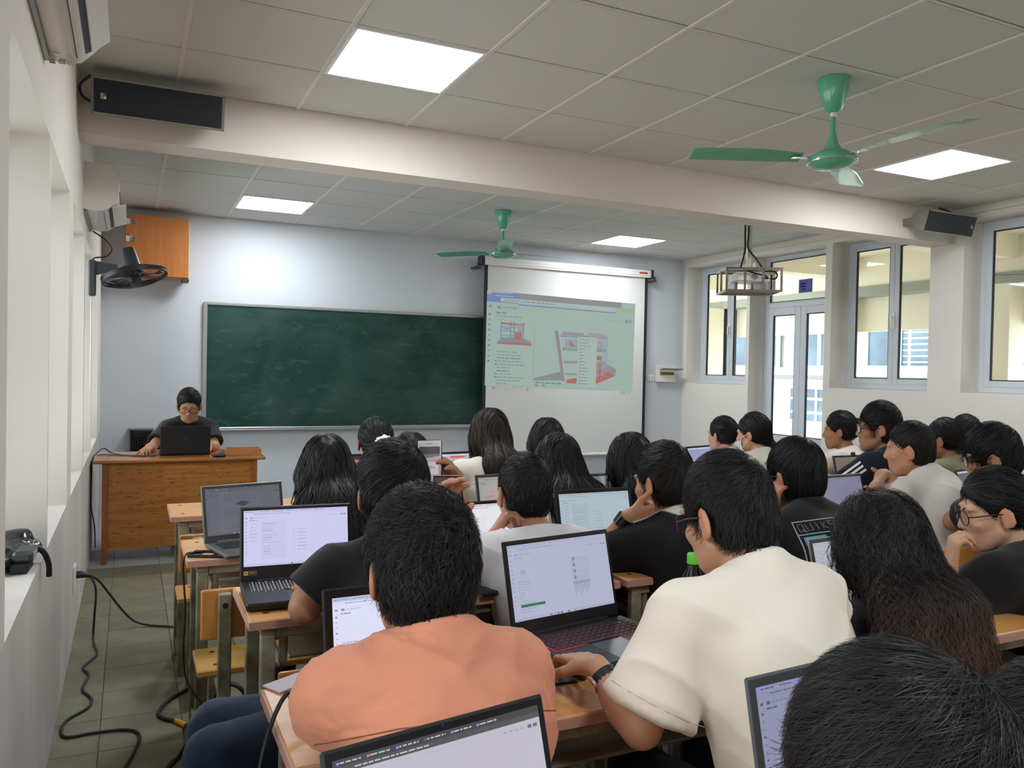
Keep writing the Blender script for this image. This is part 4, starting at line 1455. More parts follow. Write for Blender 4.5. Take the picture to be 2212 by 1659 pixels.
lap['C3'] = laptop('laptop with a pale blue page beside the black wristwatch student', 1.635, 2.625, 0, w=.345, h=.240, items=ui(6, base=(.40, .50, .56), side='list', tab=(.36, .45, .52)), brim=.016, openy=104)
lap['A1'] = laptop('laptop showing a red building model in front of the long brown hair', 1.69, 4.215, 8, w=.335, h=.225, items=ui(7, base=(.42, .46, .52), red=(.22, .22, 1.7), building=None), openy=104)
lap['B1'] = laptop('grey edged laptop with a small red model, behind the crew cut head', 1.565, 3.255, 5, w=.335, h=.225, items=ui(8, base=(.36, .36, .34), ink=(.1, .1, .1), red=(.14, .52, .30), building=None, tab=(.33, .33, .32)), shell=M_LAPG, bezel=M_BEZG, openy=105)
lap['B2'] = laptop('laptop with a dull grey screen between the two long black hair students', 1.945, 3.14, 4, w=.335, h=.225, items=ui(9, base=(.17, .19, .21), ink=(.1, .1, .11), building=None, tab=(.15, .16, .18)), shell=M_LAPG, bezel=M_BEZG, openy=108)
lap['D3'] = laptop('dark laptop just right of the neck of the white tee shirt student', 1.60, 1.745, 3, w=.30, h=.225, items=ui(10, base=(.045, .045, .05), ink=(.03, .03, .03), building=None, tab=(.04, .04, .05)), shell=M_LAPG, bezel=M_BEZG, openy=104)
lap['D4'] = laptop('silver laptop with a grey page beside the long curly brown hair', 1.925, 1.66, 6, w=.335, h=.228, items=ui(11, base=(.40, .41, .46), side='list', tab=(.38, .39, .44)), shell=M_LAPS, bezel=M_BEZG, openy=104)
lap['C4'] = laptop('laptop with a violet grey reflecting screen behind the printed black tee shirt', 3.05, 2.72, 5, w=.345, h=.230, items=ui(12, base=(.20, .20, .30), ink=(.14, .14, .2), building=None, tab=(.18, .18, .27)), shell=M_LAPG, bezel=M_BEZG, openy=105)
lap['B3'] = laptop('laptop with a brownish screen and a clipped camera, in front of the navy tracksuit', 3.93, 3.42, -2, w=.335, h=.228, items=[(0, 0, 1, 1, (.17, .145, .12), 0)], shell=M_LAPG, bezel=M_BEZG, openy=104, clip=True)
lap['C5'] = laptop('small dark laptop between the heavy man in white and the student in glasses', 4.03, 2.745, 12, w=.335, h=.225, items=ui(13, base=(.12, .13, .17), ink=(.08, .08, .1), building=None), shell=M_LAPG, bezel=M_BEZG, z=.752)
lap['A2'] = laptop('laptop with a violet page in front of the first ponytail student by the corner', 3.42, 4.19, 16, w=.335, h=.225, items=ui(14, base=(.30, .31, .52), building=None), openy=104)
lap['A3'] = laptop('thin dark laptop in front of the ponytail student wearing a mask', 4.02, 4.25, 14, w=.30, h=.215, items=ui(15, base=(.15, .16, .20), building=None), openy=104)
lap['A0'] = laptop('dark laptop showing a coral bar beyond the long straight black hair at left', 1.01, 4.22, 8, w=.335, h=.225, items=[(0, 0, 1, 1, (.10, .10, .13), 0), (0, .9, 1, 1, (.03, .03, .035), 1), (.70, .82, .92, .90, (.55, .14, .11), 2)], openy=104)
lap['E1'] = laptop('black laptop at the bottom edge of the photo showing a dark browser bar', .392, .930, 9.7, w=.338, h=.226, items=ui(16, base=(.52, .50, .58), ink=(.16, .15, .17), dark_top=True, building=None), brim=.013, openy=107)
lap['E2'] = laptop('dark grey laptop in front of the black hair head in the bottom right corner', 1.020, .895, 4, w=.345, h=.232, items=ui(17, base=(.27, .28, .42), ink=(.10, .10, .14), building=None, tab=(.26, .28, .46)), shell=M_LAPG, bezel=M_BEZG, brim=.016, openy=102)
lap['T'] = laptop('black laptop on the teacher desk, its emblem lid towards the class', .39, 6.655, 180, w=.358, h=.215, d=.24, items=ui(18, base=(.55, .57, .70)), openy=97, logo=True)
# sticker under the gaming laptop's screen
ld = [c for c in lap['C'].children if c.name.startswith('lid')][0]
a_ = math.radians(11)
lxC = frame_m((0, .004, .020), (1, 0, 0), (0, math.cos(a_), -math.sin(a_)), (0, math.sin(a_), math.cos(a_)))
w_ = .352
plate([(0, 0, .32, 1, (.80, .58, .03), 1), (.32, 0, 1, 1, (.62, .40, .08), 1), (.35, .08, .97, .92, (.05, .03, .02), 2), (.08, .25, .24, .75, (.25, .2, .03), 2), (.42, .45, .52, .60, (.65, .55, .4), 3), (.54, .40, .62, .70, (.65, .55, .4), 3), (.64, .42, .80, .58, (.65, .55, .4), 3), (.82, .42, .92, .55, (.65, .55, .4), 3)],
      lambda u, v, l: lxC[:3, :3] @ V(-w_ / 2 + .012 + u * .038, -.0012 - l, .020 + v * .012) + lxC[:3, 3], 'lid_sticker', M_PRINT, ld, gap=.0002)
# ------------------------------------------------------------------ people: signed distance fields -> one skin each
class SDF:
    def __init__(s):
        s.p = []

    def _add(s, fn, lo, hi, k, op):
        s.p.append((fn, np.array(lo, float), np.array(hi, float), k, op))

    def cone(s, a, b, ra, rb, k=.015, op='u'):
        a, b = np.array(a, float), np.array(b, float)
        ba = b - a
        L2 = max(ba @ ba, 1e-12)

        def fn(P):
            pa = P - a
            t = np.clip(pa @ ba / L2, 0, 1)
            q = pa - t[:, None] * ba
            return np.sqrt((q * q).sum(1)) - (ra + (rb - ra) * t)
        R = max(ra, rb)
        s._add(fn, np.minimum(a, b) - R, np.maximum(a, b) + R, k, op)

    def ell(s, c, r, R=None, k=.015, op='u'):
        c, r = np.array(c, float), np.array(r, float)
        R = np.eye(3) if R is None else R

        def fn(P):
            q = (P - c) @ R
            k0 = np.sqrt(((q / r) ** 2).sum(1)) + 1e-9
            k1 = np.sqrt(((q / r ** 2) ** 2).sum(1)) + 1e-9
            return k0 * (k0 - 1) / k1
        e = np.abs(R) @ r
        s._add(fn, c - e, c + e, k, op)

    def box(s, c, half, R=None, rad=.01, k=.01, op='u'):
        c, hf = np.array(c, float), np.array(half, float) - rad
        R = np.eye(3) if R is None else R

        def fn(P):
            q = np.abs((P - c) @ R) - hf
            return np.sqrt((np.maximum(q, 0) ** 2).sum(1)) + np.minimum(q.max(1), 0) - rad
        e = np.abs(R) @ np.array(half, float)
        s._add(fn, c - e, c + e, k, op)

    def ecap(s, a, b, r, R, sc, k=.015, op='u'):
        """capsule with an oval section: space squeezed by sc along the columns of R"""
        a, b, sc = np.array(a, float), np.array(b, float), np.array(sc, float)
        A, B = (a @ R) / sc, (b @ R) / sc
        ba = B - A
        L2 = max(ba @ ba, 1e-12)
        ra, rb = r
        m = sc.min()

        def fn(P):
            pa = (P @ R) / sc - A
            t = np.clip(pa @ ba / L2, 0, 1)
            q = pa - t[:, None] * ba
            return (np.sqrt((q * q).sum(1)) - (ra + (rb - ra) * t)) * m
        e = max(ra, rb) * (np.abs(R) @ sc)
        s._add(fn, np.minimum(a, b) - e, np.maximum(a, b) + e, k, op)

    def cut(s, n, c, k=.006, near=None, rad=9.0):
        """keep the side where n.p < c; only inside a ball (near, rad) when given"""
        n = nrm(n)
        near = np.zeros(3) if near is None else np.array(near, float)
        s._add(lambda P: P @ n - c, near - rad, near + rad, k, 'i')

    def ev(s, P, m=1e9):
        d = np.full(len(P), 0.5)
        for fn, lo, hi, k, op in s.p:
            mk = m + k
            ix = np.nonzero(((P > lo - mk) & (P < hi + mk)).all(1))[0] if m < 1e8 else slice(None)
            if m < 1e8 and len(ix) == 0:
                continue
            d[ix] = SDF.join(d[ix], fn(P[ix]), k, op)
        return d

    @staticmethod
    def join(a, e, k, op):
        if op == 'u':
            h = np.clip(.5 + .5 * (a - e) / k, 0, 1)
            return a + (e - a) * h - k * h * (1 - h)
        if op == 's':
            e = -e
        h = np.clip(.5 - .5 * (a - e) / k, 0, 1)
        return a + (e - a) * h + k * h * (1 - h)

    def bounds(s):
        u = [p for p in s.p if p[4] == 'u']
        return np.min([p[1] for p in u], 0), np.max([p[2] for p in u], 0)

    def grad(s, P, d=None, e=.002):
        d = s.ev(P) if d is None else d
        g = np.stack([s.ev(P + np.eye(3)[i] * e) - d for i in range(3)], 1)
        return g / (np.linalg.norm(g, axis=1, keepdims=True) + 1e-9)

    def mesh(s, h):
        lo, hi = s.bounds()
        lo, hi = lo - 3 * h, hi + 3 * h
        B = 8
        nb = np.ceil((hi - lo) / (h * B)).astype(int) + 1
        gi = np.stack(np.meshgrid(*[np.arange(n) for n in nb], indexing='ij'), -1).reshape(-1, 3)
        cen = lo + (gi * B + B / 2 - .5) * h
        R = B * h * 0.95
        dc = s.ev(cen, R * 1.6)
        act = np.abs(dc) < R * 1.35
        F = np.repeat(np.repeat(np.repeat(dc.reshape(nb), B, 0), B, 1), B, 2).astype(np.float32)
        loc = np.stack(np.meshgrid(*[np.arange(B)] * 3, indexing='ij'), -1).reshape(-1, 3)
        ai = gi[act]
        idx = (ai[:, None, :] * B + loc[None]).reshape(-1, 3)
        Pb = lo + (ai[:, None, :] * B + loc[None]) * h
        blo, bhi = Pb[:, 0], Pb[:, -1]
        val = np.full(Pb.shape[:2], .5)
        for fn, plo, phi, k, op in s.p:
            mk = 3 * h + .012 + k
            ix = np.nonzero(((bhi > plo - mk) & (blo < phi + mk)).all(1))[0]
            if not len(ix):
                continue
            e = fn(Pb[ix].reshape(-1, 3)).reshape(len(ix), -1)
            val[ix] = SDF.join(val[ix], e, k, op)
        F[idx[:, 0], idx[:, 1], idx[:, 2]] = val.ravel()
        return surface_nets(F, lo, h)


def surface_nets(F, lo, h):
    I = F < 0
    c = np.zeros([n - 1 for n in F.shape], np.uint8)
    offs = [(i, j, k) for i in (0, 1) for j in (0, 1) for k in (0, 1)]
    sl = lambda o, S: tuple(slice(a, a + n) for a, n in zip(o, S))
    for o in offs:
        c += I[sl(o, c.shape)]
    cells = np.argwhere((c > 0) & (c < 8))
    acc = np.zeros((len(cells), 3))
    cnt = np.zeros(len(cells))
    val = {o: F[cells[:, 0] + o[0], cells[:, 1] + o[1], cells[:, 2] + o[2]].astype(float) for o in offs}
    for a in offs:
        for ax in range(3):
            if a[ax]:
                continue
            b = tuple(v + (1 if i == ax else 0) for i, v in enumerate(a))
            fa, fb = val[a], val[b]
            cr = (fa < 0) != (fb < 0)
            t = np.where(cr, fa / (fa - fb + 1e-20), 0)
            p = np.array(a, float)[None].repeat(len(cells), 0)
            p[:, ax] += t
            acc += p * cr[:, None]
            cnt += cr
    Vt = lo + (cells + acc / np.maximum(cnt, 1)[:, None]) * h
    ix = np.full(c.shape, -1, np.int32)
    ix[cells[:, 0], cells[:, 1], cells[:, 2]] = np.arange(len(cells))
    faces = []
    for ax in range(3):
        u, w = (ax + 1) % 3, (ax + 2) % 3
        S = list(F.shape)
        S[ax] -= 1
        o1 = [0, 0, 0]
        o1[ax] = 1
        A, Bv = I[sl((0, 0, 0), S)], I[sl(o1, S)]
        for flip, M in ((False, A & ~Bv), (True, ~A & Bv)):
            e = np.argwhere(M)
            e = e[(e[:, u] > 0) & (e[:, w] > 0) & (e[:, u] < c.shape[u]) & (e[:, w] < c.shape[w])]
            q = []
            for du, dw in ((1, 1), (0, 1), (0, 0), (1, 0)):
                t = e.copy()
                t[:, u] -= du
                t[:, w] -= dw
                q.append(ix[t[:, 0], t[:, 1], t[:, 2]])
            q = np.stack(q, 1)
            faces.append(q[:, ::-1] if flip else q)
    Fc = np.concatenate(faces)
    return Vt, Fc[(Fc >= 0).all(1)]


def vnormals(Vt, Fc):
    a, b, c, d = (Vt[Fc[:, i]] for i in range(4))
    n = np.cross(c - a, d - b)
    N = np.zeros_like(Vt)
    for i in range(4):
        np.add.at(N, Fc[:, i], n)
    return N / (np.linalg.norm(N, axis=1, keepdims=True) + 1e-12)


def relax(Vt, Fc, n=1, w=.5):
    for _ in range(n):
        S = np.zeros_like(Vt)
        cn = np.zeros(len(Vt))
        for i in range(4):
            j = (i + 1) % 4
            np.add.at(S, Fc[:, i], Vt[Fc[:, j]])
            np.add.at(S, Fc[:, j], Vt[Fc[:, i]])
            np.add.at(cn, Fc[:, i], 1)
            np.add.at(cn, Fc[:, j], 1)
        Vt = Vt * (1 - w) + w * S / np.maximum(cn, 1)[:, None]
    return Vt


def vnoise(P, seed=0):
    """smooth value noise in -1..1"""
    i = np.floor(P).astype(np.int64)
    f = P - i
    f = f * f * (3 - 2 * f)

    def hsh(a, b, c):
        n = (a * 374761393 + b * 668265263 + c * 2147483647 + seed * 1274126177) & 0xffffffff
        n = ((n ^ (n >> 13)) * 1274126177) & 0xffffffff
        return ((n ^ (n >> 16)) & 0xffff) / 32767.5 - 1
    r = 0
    for dx in (0, 1):
        for dy in (0, 1):
            for dz in (0, 1):
                w = (f[:, 0] if dx else 1 - f[:, 0]) * (f[:, 1] if dy else 1 - f[:, 1]) * (f[:, 2] if dz else 1 - f[:, 2])
                r = r + w * hsh(i[:, 0] + dx, i[:, 1] + dy, i[:, 2] + dz)
    return r


def np_mesh(name, Vt, Fc, mats, col=None, smooth=True):
    me = bpy.data.meshes.new(name)
    n, m = len(Vt), len(Fc)
    me.vertices.add(n)
    me.vertices.foreach_set('co', np.ascontiguousarray(Vt, np.float32).ravel())
    me.loops.add(m * 4)
    me.polygons.add(m)
    me.loops.foreach_set('vertex_index', np.ascontiguousarray(Fc, np.int32).ravel())
    me.polygons.foreach_set('loop_start', np.arange(0, m * 4, 4, dtype=np.int32))
    me.polygons.foreach_set('loop_total', np.full(m, 4, np.int32))
    me.polygons.foreach_set('use_smooth', np.full(m, smooth))
    for mt in (mats if isinstance(mats, (list, tuple)) else [mats]):
        me.materials.append(mt)
    if col is not None:
        a = me.color_attributes.new('col', 'FLOAT_COLOR', 'POINT')
        c4 = np.ones((n, 4), np.float32)
        c4[:, :3] = col
        a.data.foreach_set('color', c4.ravel())
    me.update(calc_edges=True)
    return me


def rot3(yaw=0, pitch=0, roll=0):
    """columns = right, forward, up of something that faces +y; yaw turns left, pitch nods down, roll tips to the right"""
    cy, sy, cp, sp, cr, sr = math.cos(yaw), math.sin(yaw), math.cos(-pitch), math.sin(-pitch), math.cos(roll), math.sin(roll)
    Z = np.array([[cy, -sy, 0], [sy, cy, 0], [0, 0, 1]])
    X = np.array([[1, 0, 0], [0, cp, -sp], [0, sp, cp]])
    Y = np.array([[cr, 0, sr], [0, 1, 0], [-sr, 0, cr]])
    return Z @ X @ Y


def ik(S, W, lu, lf, hint):
    d = W - S
    L = np.linalg.norm(d)
    if L > (lu + lf) * .985:
        W = S + d / L * (lu + lf) * .985
        d = W - S
        L = np.linalg.norm(d)
    L = max(L, abs(lu - lf) + .02)
    a = (lu * lu - lf * lf + L * L) / (2 * L)
    hh = math.sqrt(max(lu * lu - a * a, 1e-6))
    u = d / L
    hv = np.array(hint, float)
    hv = nrm(hv - (hv @ u) * u)
    return S + u * a + hv * hh, W


CURLS = {'relaxed': ((.35, .45, .3), (.4, .5, .3), (.45, .55, .35), (.5, .6, .4)),
         'typing': ((.15, .55, .45), (.2, .6, .45), (.25, .6, .45), (.3, .6, .4)),
         'fist': ((1.1, 1.35, .8), (1.2, 1.4, .8), (1.25, 1.4, .8), (1.3, 1.4, .8)),
         'loose': ((.8, .9, .5), (.9, 1.0, .5), (.95, 1.0, .5), (1.0, 1.0, .5)),
         'hold': ((.5, .55, .4), (.55, .6, .4), (.6, .65, .4), (.65, .7, .4)),
         'flat': ((.1, .12, .08), (.08, .12, .08), (.1, .12, .08), (.15, .15, .1))}


def hand_sdf(S, W, d, n, side, pose='relaxed', s=1.0, thumb=None):
    """palm, four fingers and a thumb; d = towards the fingers, n = out of the palm, side = +1 right hand"""
    d = nrm(d)
    n = nrm(n - (n @ d) * d)
    l = np.cross(d, n) * side * -1
    r = lambda v: v * s
    kn = []
    for ld, ll in ((.090, .027), (.094, .009), (.089, -.010), (.080, -.027)):
        k = W + d * r(ld) + l * r(ll)
        kn.append(k)
        S.cone(W + d * r(.012) + l * r(ll * .55), k, r(.0145), r(.0105), k=.012)
    S.cone(W + d * r(.02) + l * r(.012) + n * r(.006), W + d * r(.045) + l * r(.024) + n * r(.008), r(.015), r(.013), k=.01)
    for (a1, a2, a3), k0, ln in zip(CURLS[pose], kn, (.070, .078, .073, .056)):
        p, ang = k0, 0
        spread = nrm(k0 - W)
        base = nrm(d * .8 + spread * .2)
        rr = .0092
        for a, fr, rn in ((a1, .45, .0085), (a2, .31, .0078), (a3, .24, .0066)):
            ang += a
            q = p + (base * math.cos(ang) + n * math.sin(ang)) * r(ln * fr)
            S.cone(p, q, r(rr), r(rn), k=.0035)
            p, rr = q, rn
    t0 = W + d * r(.022) + l * r(.022)
    td = nrm(l * .62 + d * .7 + n * .35) if thumb is None else nrm(l * thumb[0] + d * thumb[1] + n * thumb[2])
    t1 = t0 + td * r(.042)
    t2d = nrm(td * .75 + d * .45 + n * .1)
    t2 = t1 + t2d * r(.032)
    t3 = t2 + nrm(t2d + n * .12 + d * .2) * r(.024)
    S.cone(t0, t1, r(.0150), r(.0115), k=.008)
    S.cone(t1, t2, r(.0112), r(.0098), k=.004)
    S.cone(t2, t3, r(.0098), r(.0078), k=.003)
    return dict(thumb=t3, index=p, palm=W + d * r(.055) + n * r(.012))


HY = .92      # heads are a little shorter from brow to nape than first drawn


def head_sdf(S, C, R, s, fem=False, jaw=1.0, neck=None):
    w = lambda *a: C + R @ (np.array(a, float) * V(1, HY, 1) * s)
    e = lambda c, r, k=.015, op='u', RR=None: S.ell(w(*c), np.array(r, float) * V(1, HY, 1) * s, R if RR is None else R @ RR, k * s, op)
    e((0, -.014, .034), (.075, .094, .084))
    e((0, .030, -.018), (.064 * jaw, .064, .082), .03)
    e((0, .052, -.062), (.047 * jaw, .042, .046), .03)
    S.cone(w(0, .070, -.094), w(0, .072, -.100), .018 * s * jaw, .016 * s * jaw, .022 * s)
    for q in (-1, 1):
        S.cone(w(q * .053 * jaw, .002, -.050), w(q * .030 * jaw, .055, -.090), .020 * s, .017 * s, .022 * s)
        e((q * .040, .066, -.020), (.026, .020, .020), .018)
        e((q * .030, .081, .030), (.030, .013, .010), .014)
        e((q * .031, .100, .007), (.0165, .016, .0085), .010, 's')
        e((q * .031, .0735, .008), (.0165, .0135, .0125), .004)
        e((q * .031, .0790, .0135), (.0165, .0115, .0075), .004)
    S.cone(w(0, .086, .018), w(0, .108, -.026), .0085 * s, .0115 * s, .012 * s)
    for q in (-1, 1):
        e((q * .012, .098, -.029), (.0085, .0100, .0075), .006)
    e((0, .0885, -.056), (.024, .011, .0062), .006)
    e((0, .0870, -.067), (.021, .011, .0068), .006)
    e((0, .1010, -.0612), (.022, .006, .0016), .003, 's')
    for q in (-1, 1):
        a = .45 * q
        RR = np.array([[math.cos(a), -math.sin(a), 0], [math.sin(a), math.cos(a), 0], [0, 0, 1]])
        b = -.18
        RX_ = np.array([[1, 0, 0], [0, math.cos(b), -math.sin(b)], [0, math.sin(b), math.cos(b)]])
        e((q * .0865, -.012, -.003), (.0085, .0225, .0345), .006, 'u', RR @ RX_)
        e((q * .0950, -.004, .001), (.0060, .0120, .0210), .005, 's', RR @ RX_)
        e((q * .0820, -.004, -.030), (.0065, .0095, .0105), .005, 'u')


SKIN = attr_mat('skin', rough=.48, spec=.35, bump=.12, bscale=260, sss=.12)


def skin_cols(Vt, C, R, s, tone):
    tone = np.array(tone)
    q = (Vt - C) @ R / s
    col = np.tile(tone, (len(Vt), 1))
    m = 1 + .06 * vnoise(Vt * 28, 3)[:, None] + .05 * vnoise(Vt * 90, 5)[:, None]
    col = col * m

    def mix(mask, c, a):
        nonlocal col
        k = (np.clip(mask, 0, 1) * a)[:, None]
        col = col * (1 - k) + np.array(c) * k
    inn = (np.abs(q) < .2).all(1)
    lip = 1 - np.sqrt((q[:, 0] / .026) ** 2 + ((q[:, 2] + .0615) / .0125) ** 2)
    mix(np.where(inn & (q[:, 1] > .07), lip * 3, 0), tone * V(.82, .52, .50), .8)
    ear = (np.abs(q[:, 0]) > .074) & (np.abs(q[:, 2]) < .05) & (np.abs(q[:, 1]) < .05) & inn
    mix(ear.astype(float), tone * V(1.05, .80, .72), .6)
    ck = 1 - np.sqrt(((np.abs(q[:, 0]) - .042) / .03) ** 2 + ((q[:, 2] + .03) / .03) ** 2)
    mix(np.where(inn & (q[:, 1] > .03), ck, 0), tone * V(1.08, .82, .78), .4)
    return col


HAIRM = attr_mat('hair_strands', rough=.5, spec=.28)


def ribbons(hs, roots, dirf, length, nseg, off, width, col, curl=0.0, free_n=.62, seed=0, lift=0.0, coltip=None, cfreq=26.):
    """thin locks that run over the hair's volume; off the end of it they hang free"""
    r = np.random.default_rng(seed)
    p = roots.copy()
    N = len(p)
    step = (length / nseg)[:, None] if hasattr(length, '__len__') else length / nseg
    ph = r.uniform(0, 6.28, N)
    fq = r.uniform(.7, 1.3, N) * cfreq
    vs, ns, ts = [], [], []
    free = np.zeros(N, bool)
    vel = np.zeros((N, 3))
    acc = 0
    for i in range(nseg + 1):
        d = hs.ev(p)
        n = hs.grad(p, d)
        g = dirf(p)
        g /= np.linalg.norm(g, axis=1, keepdims=True) + 1e-9
        free |= (-n[:, 2] > free_n - .07) if i else (-n[:, 2] > .9)
        gt = g - n * (n * g).sum(1)[:, None]
        gt /= np.linalg.norm(gt, axis=1, keepdims=True) + 1e-9
        cr = np.cross(n, gt)
        if curl:
            w = np.sin(ph + fq * acc)[:, None] * curl
            gt = gt + cr * w + n * (np.cos(ph * 1.7 + fq * acc)[:, None] * curl * .6)
        gv = np.where(free[:, None], vel * .75 + g * .3 + (cr * np.sin(ph + fq * acc)[:, None] * curl * .5 if curl else 0), gt)
        gv /= np.linalg.norm(gv, axis=1, keepdims=True) + 1e-9
        vel = gv
        tgt = off + lift * (i / nseg) ** 1.5
        corr = np.where(free, 0, np.clip(tgt - d, -.02, .02))
        if i == 0:
            corr = tgt - d
        p = p + n * corr[:, None]
        vs.append(p.copy())
        ns.append(n)
        ts.append(gv)
        p = p + gv * step
        acc = acc + (step if np.ndim(step) == 0 else step[:, 0])
    tw = r.normal(0, .5, N)[:, None]
    K = nseg + 1
    out = np.zeros((N, K, 2, 3))
    for i in range(K):
        sd = np.cross(ts[i], ns[i])
        sd /= np.linalg.norm(sd, axis=1, keepdims=True) + 1e-9
        sd = sd * np.cos(tw) + ns[i] * np.sin(tw)
        u = i / nseg
        wd = width * (.55 + .45 * math.sin(min(u * 3, 1) * PI / 2)) * (1 - .85 * max(0, (u - .45) / .55) ** 1.5)
        wd = wd if np.ndim(wd) == 0 else wd[:, None]
        out[:, i, 0] = vs[i] - sd * wd
        out[:, i, 1] = vs[i] + sd * wd
    base = (np.arange(N) * K * 2)[:, None]
    i0 = np.arange(nseg) * 2
    q = np.stack([i0, i0 + 1, i0 + 3, i0 + 2], 1)[None] + base[:, :, None]
    Fq = q.reshape(-1, 4)
    jit = r.uniform(.55, 1.5, N)[:, None, None, None]
    cc = np.tile(np.array(col), (N, K, 2, 1)) * jit
    if coltip is not None:
        t = (np.arange(K) / nseg)[None, :, None, None] ** 1.3
        cc = cc * (1 - t) + np.array(coltip) * jit * t
    return out.reshape(-1, 3), Fq, cc.reshape(-1, 3)


def hair_for(C, R, s, st, seed, parent, near, RB=None, path=None):
    """st: dict(style=...). returns the hair object"""
    w = lambda *a: C + R @ (np.array(a, float) * V(1, HY, 1) * s)
    style = st['style']
    S = SDF()
    tt, ts_, tb = st.get('t', (.020, .012, .018))
    S.ell(w(0, -.014 - tb * .35, .036 + tt * .25), np.array([.075 + ts_, (.094 + tb * .8) * HY, .084 + tt]) * s, R, .01)
    if style in ('short', 'crew'):
        S.ell(w(0, -.040, -.022), np.array([.066 + ts_ * .5, (.068 + tb * .8) * HY, .068]) * s, R, .03 * s)
        if st.get('nape', 0):
            S.ecap(w(0, -.060, -.03), w(0, -.060, -.085 - st['nape']), (1, .8), R, np.array([.050, .036, .036]) * s, .02 * s)
    if style == 'long' or style == 'wavy':
        wd = st.get('wd', .085)
        S.ell(w(0, -.03, -.02), np.array([.078 + ts_, .085 + tb * .5, .085]) * s, R, .03)
        b0 = w(0, -.040, -.02)
        pth = [b0] + [np.array(q_) for q_ in path]
        left = st['len']
        segs = []
        for i in range(len(pth) - 1):
            l = np.linalg.norm(pth[i + 1] - pth[i])
            e_ = pth[i] + (pth[i + 1] - pth[i]) * min(1, left / l)
            segs.append((pth[i], e_))
            left -= l
            if left <= 0:
                break
        fl = st.get('flare', 1.0)
        Rs = [R, RB, RB]
        for i, (a_, e_) in enumerate(segs):
            f0, f1 = 1 + (fl - 1) * i / len(segs), 1 + (fl - 1) * (i + 1) / len(segs)
            S.ecap(a_, e_, (f0, f1), Rs[min(i, 2)], np.array([wd, (.058 if i == 0 else .032 * st.get('thick', 1)), .05]) * s, .06)
        for q in (-1, 1):
            if st.get('sides', True):
                S.ecap(w(q * .056, .004, .01), w(q * .066, -.02, -.14), (.9, .8), R, np.array([.036, .050, .05]) * s, .03)
    # hairline: forehead, temples, round the ears, nape
    line = st.get('line', .024)
    fr = C + R @ (V(0, .8, -.6) * 0)
    nv = R @ nrm(V(0, .8, -.6))
    top_c = C @ nv + line * s
    S.cut(nv, top_c, .006, C, .16 * s)
    if style in ('short', 'crew', 'pony'):
        nn = R @ nrm(V(0, .25, -1))
        S.cut(nn, C @ nn + (st.get('napez', .088)) * s, .008, C, .2 * s)
    if st.get('ears', True):
        for q in (-1, 1):
            S.ell(w(q * .092, .004, -.014), np.array([.026, .026, .040]) * s, R, .008, 's')
            S.cone(w(q * .10, .030, -.045), w(q * .085, -.01, -.075), .026 * s, .030 * s, .010, 's') if style == 'crew' else None
    # a gathered tail or bun
    tail = st.get('tail')
    if style == 'pony' or tail:
        t0 = w(*tail['at'])
        S.cone(w(0, -.06, .03), t0, .06 * s, .024 * s, .04)
        pts = [t0] + [t0 + R @ (np.array(p, float) * s) for p in tail['pts']]
        rr = tail['r']
        for i in range(len(pts) - 1):
            S.cone(pts[i], pts[i + 1], rr[i] * s, rr[i + 1] * s, .012)
    h = st.get('h', .0075 if near < 2 else .009)
    Vt, Fc = S.mesh(h)
    Vt = relax(Vt, Fc, 1)
    col = np.array(st.get('col', (.0085, .0080, .0085)))
    coltip = st.get('coltip')
    Vn = vnormals(Vt, Fc)
    Vt = Vt + Vn * (vnoise(Vt * V(60, 60, 22), seed) * st.get('rough', .003))[:, None]
    cc = np.tile(col * .8, (len(Vt), 1))
    if coltip is not None:
        zz = np.clip((C[2] - .02 - Vt[:, 2]) / max(st.get('len', .3), .1), 0, 1)[:, None]
        cc = cc * (1 - zz) + np.array(coltip) * .8 * zz
    # strands
    n = st.get('n', 2500)
    r = np.random.default_rng(seed + 50)
    roots = Vt[r.choice(len(Vt), n)] + r.normal(0, .002, (n, 3))
    whorl = w(*st.get('whorl', (.012, -.05, .112)))
    zup = R[:, 2]
    dn = np.array(st.get('drop', (0, -.05, -1)), float)
    pz = [np.array(q_) for q_ in path] if path is not None else None
    part = st.get('part')
    tailc = w(*tail['at']) if tail else None
    dark_tail = [tailc] + [tailc + R @ (np.array(p, float) * s) for p in tail['pts']] if tail else None

    def dirf(p):
        q = (p - C) @ R / s
        a = p - whorl
        la = np.linalg.norm(a, axis=1, keepdims=True)
        a = a / (la + 1e-6)
        if tail is not None:
            b = tailc - p
            lb = np.linalg.norm(b, axis=1, keepdims=True)
            b = b / (lb + 1e-6)
            dd = np.array([((p - (dark_tail[i] + dark_tail[i + 1]) / 2) ** 2).sum(1) for i in range(len(dark_tail) - 1)])
            seg = np.stack([nrm(dark_tail[i + 1] - dark_tail[i]) for i in range(len(dark_tail) - 1)])[dd.argmin(0)]
            lim = np.array(tail['r']).max() * s * 1.6
            on = (np.sqrt(dd.min(0)) < np.array(lim) + .02)[:, None] & (((p - tailc) @ nrm(dark_tail[1] - tailc)) > -.004)[:, None]
            return np.where(on, seg, b)
        if part is not None:
            g = np.stack([np.sign(q[:, 0] - part) * 1.0, -.55 + 0 * q[:, 0], -.25 + 0 * q[:, 0]], 1) @ R.T
            k = np.clip((.10 - q[:, 2]) / .07, 0, 1)[:, None]
            d1, d2 = nrm(pz[0] - C), nrm(pz[-1] - pz[0])
            low = np.clip((pz[0][2] + .02 - p[:, 2]) / .06, 0, 1)[:, None]
            sp = ((p - C) @ RB[:, 0] / .10)[:, None] * RB[:, 0] * (st.get('flare', 1) - 1) * .5
            return g * (1 - k) + ((V(0, 0, -1) * .6 + d1 * .4) * (1 - low) + d2 * low + sp) * k * 1.4
        sw = np.cross(a, zup) * st.get('swirl', .35)
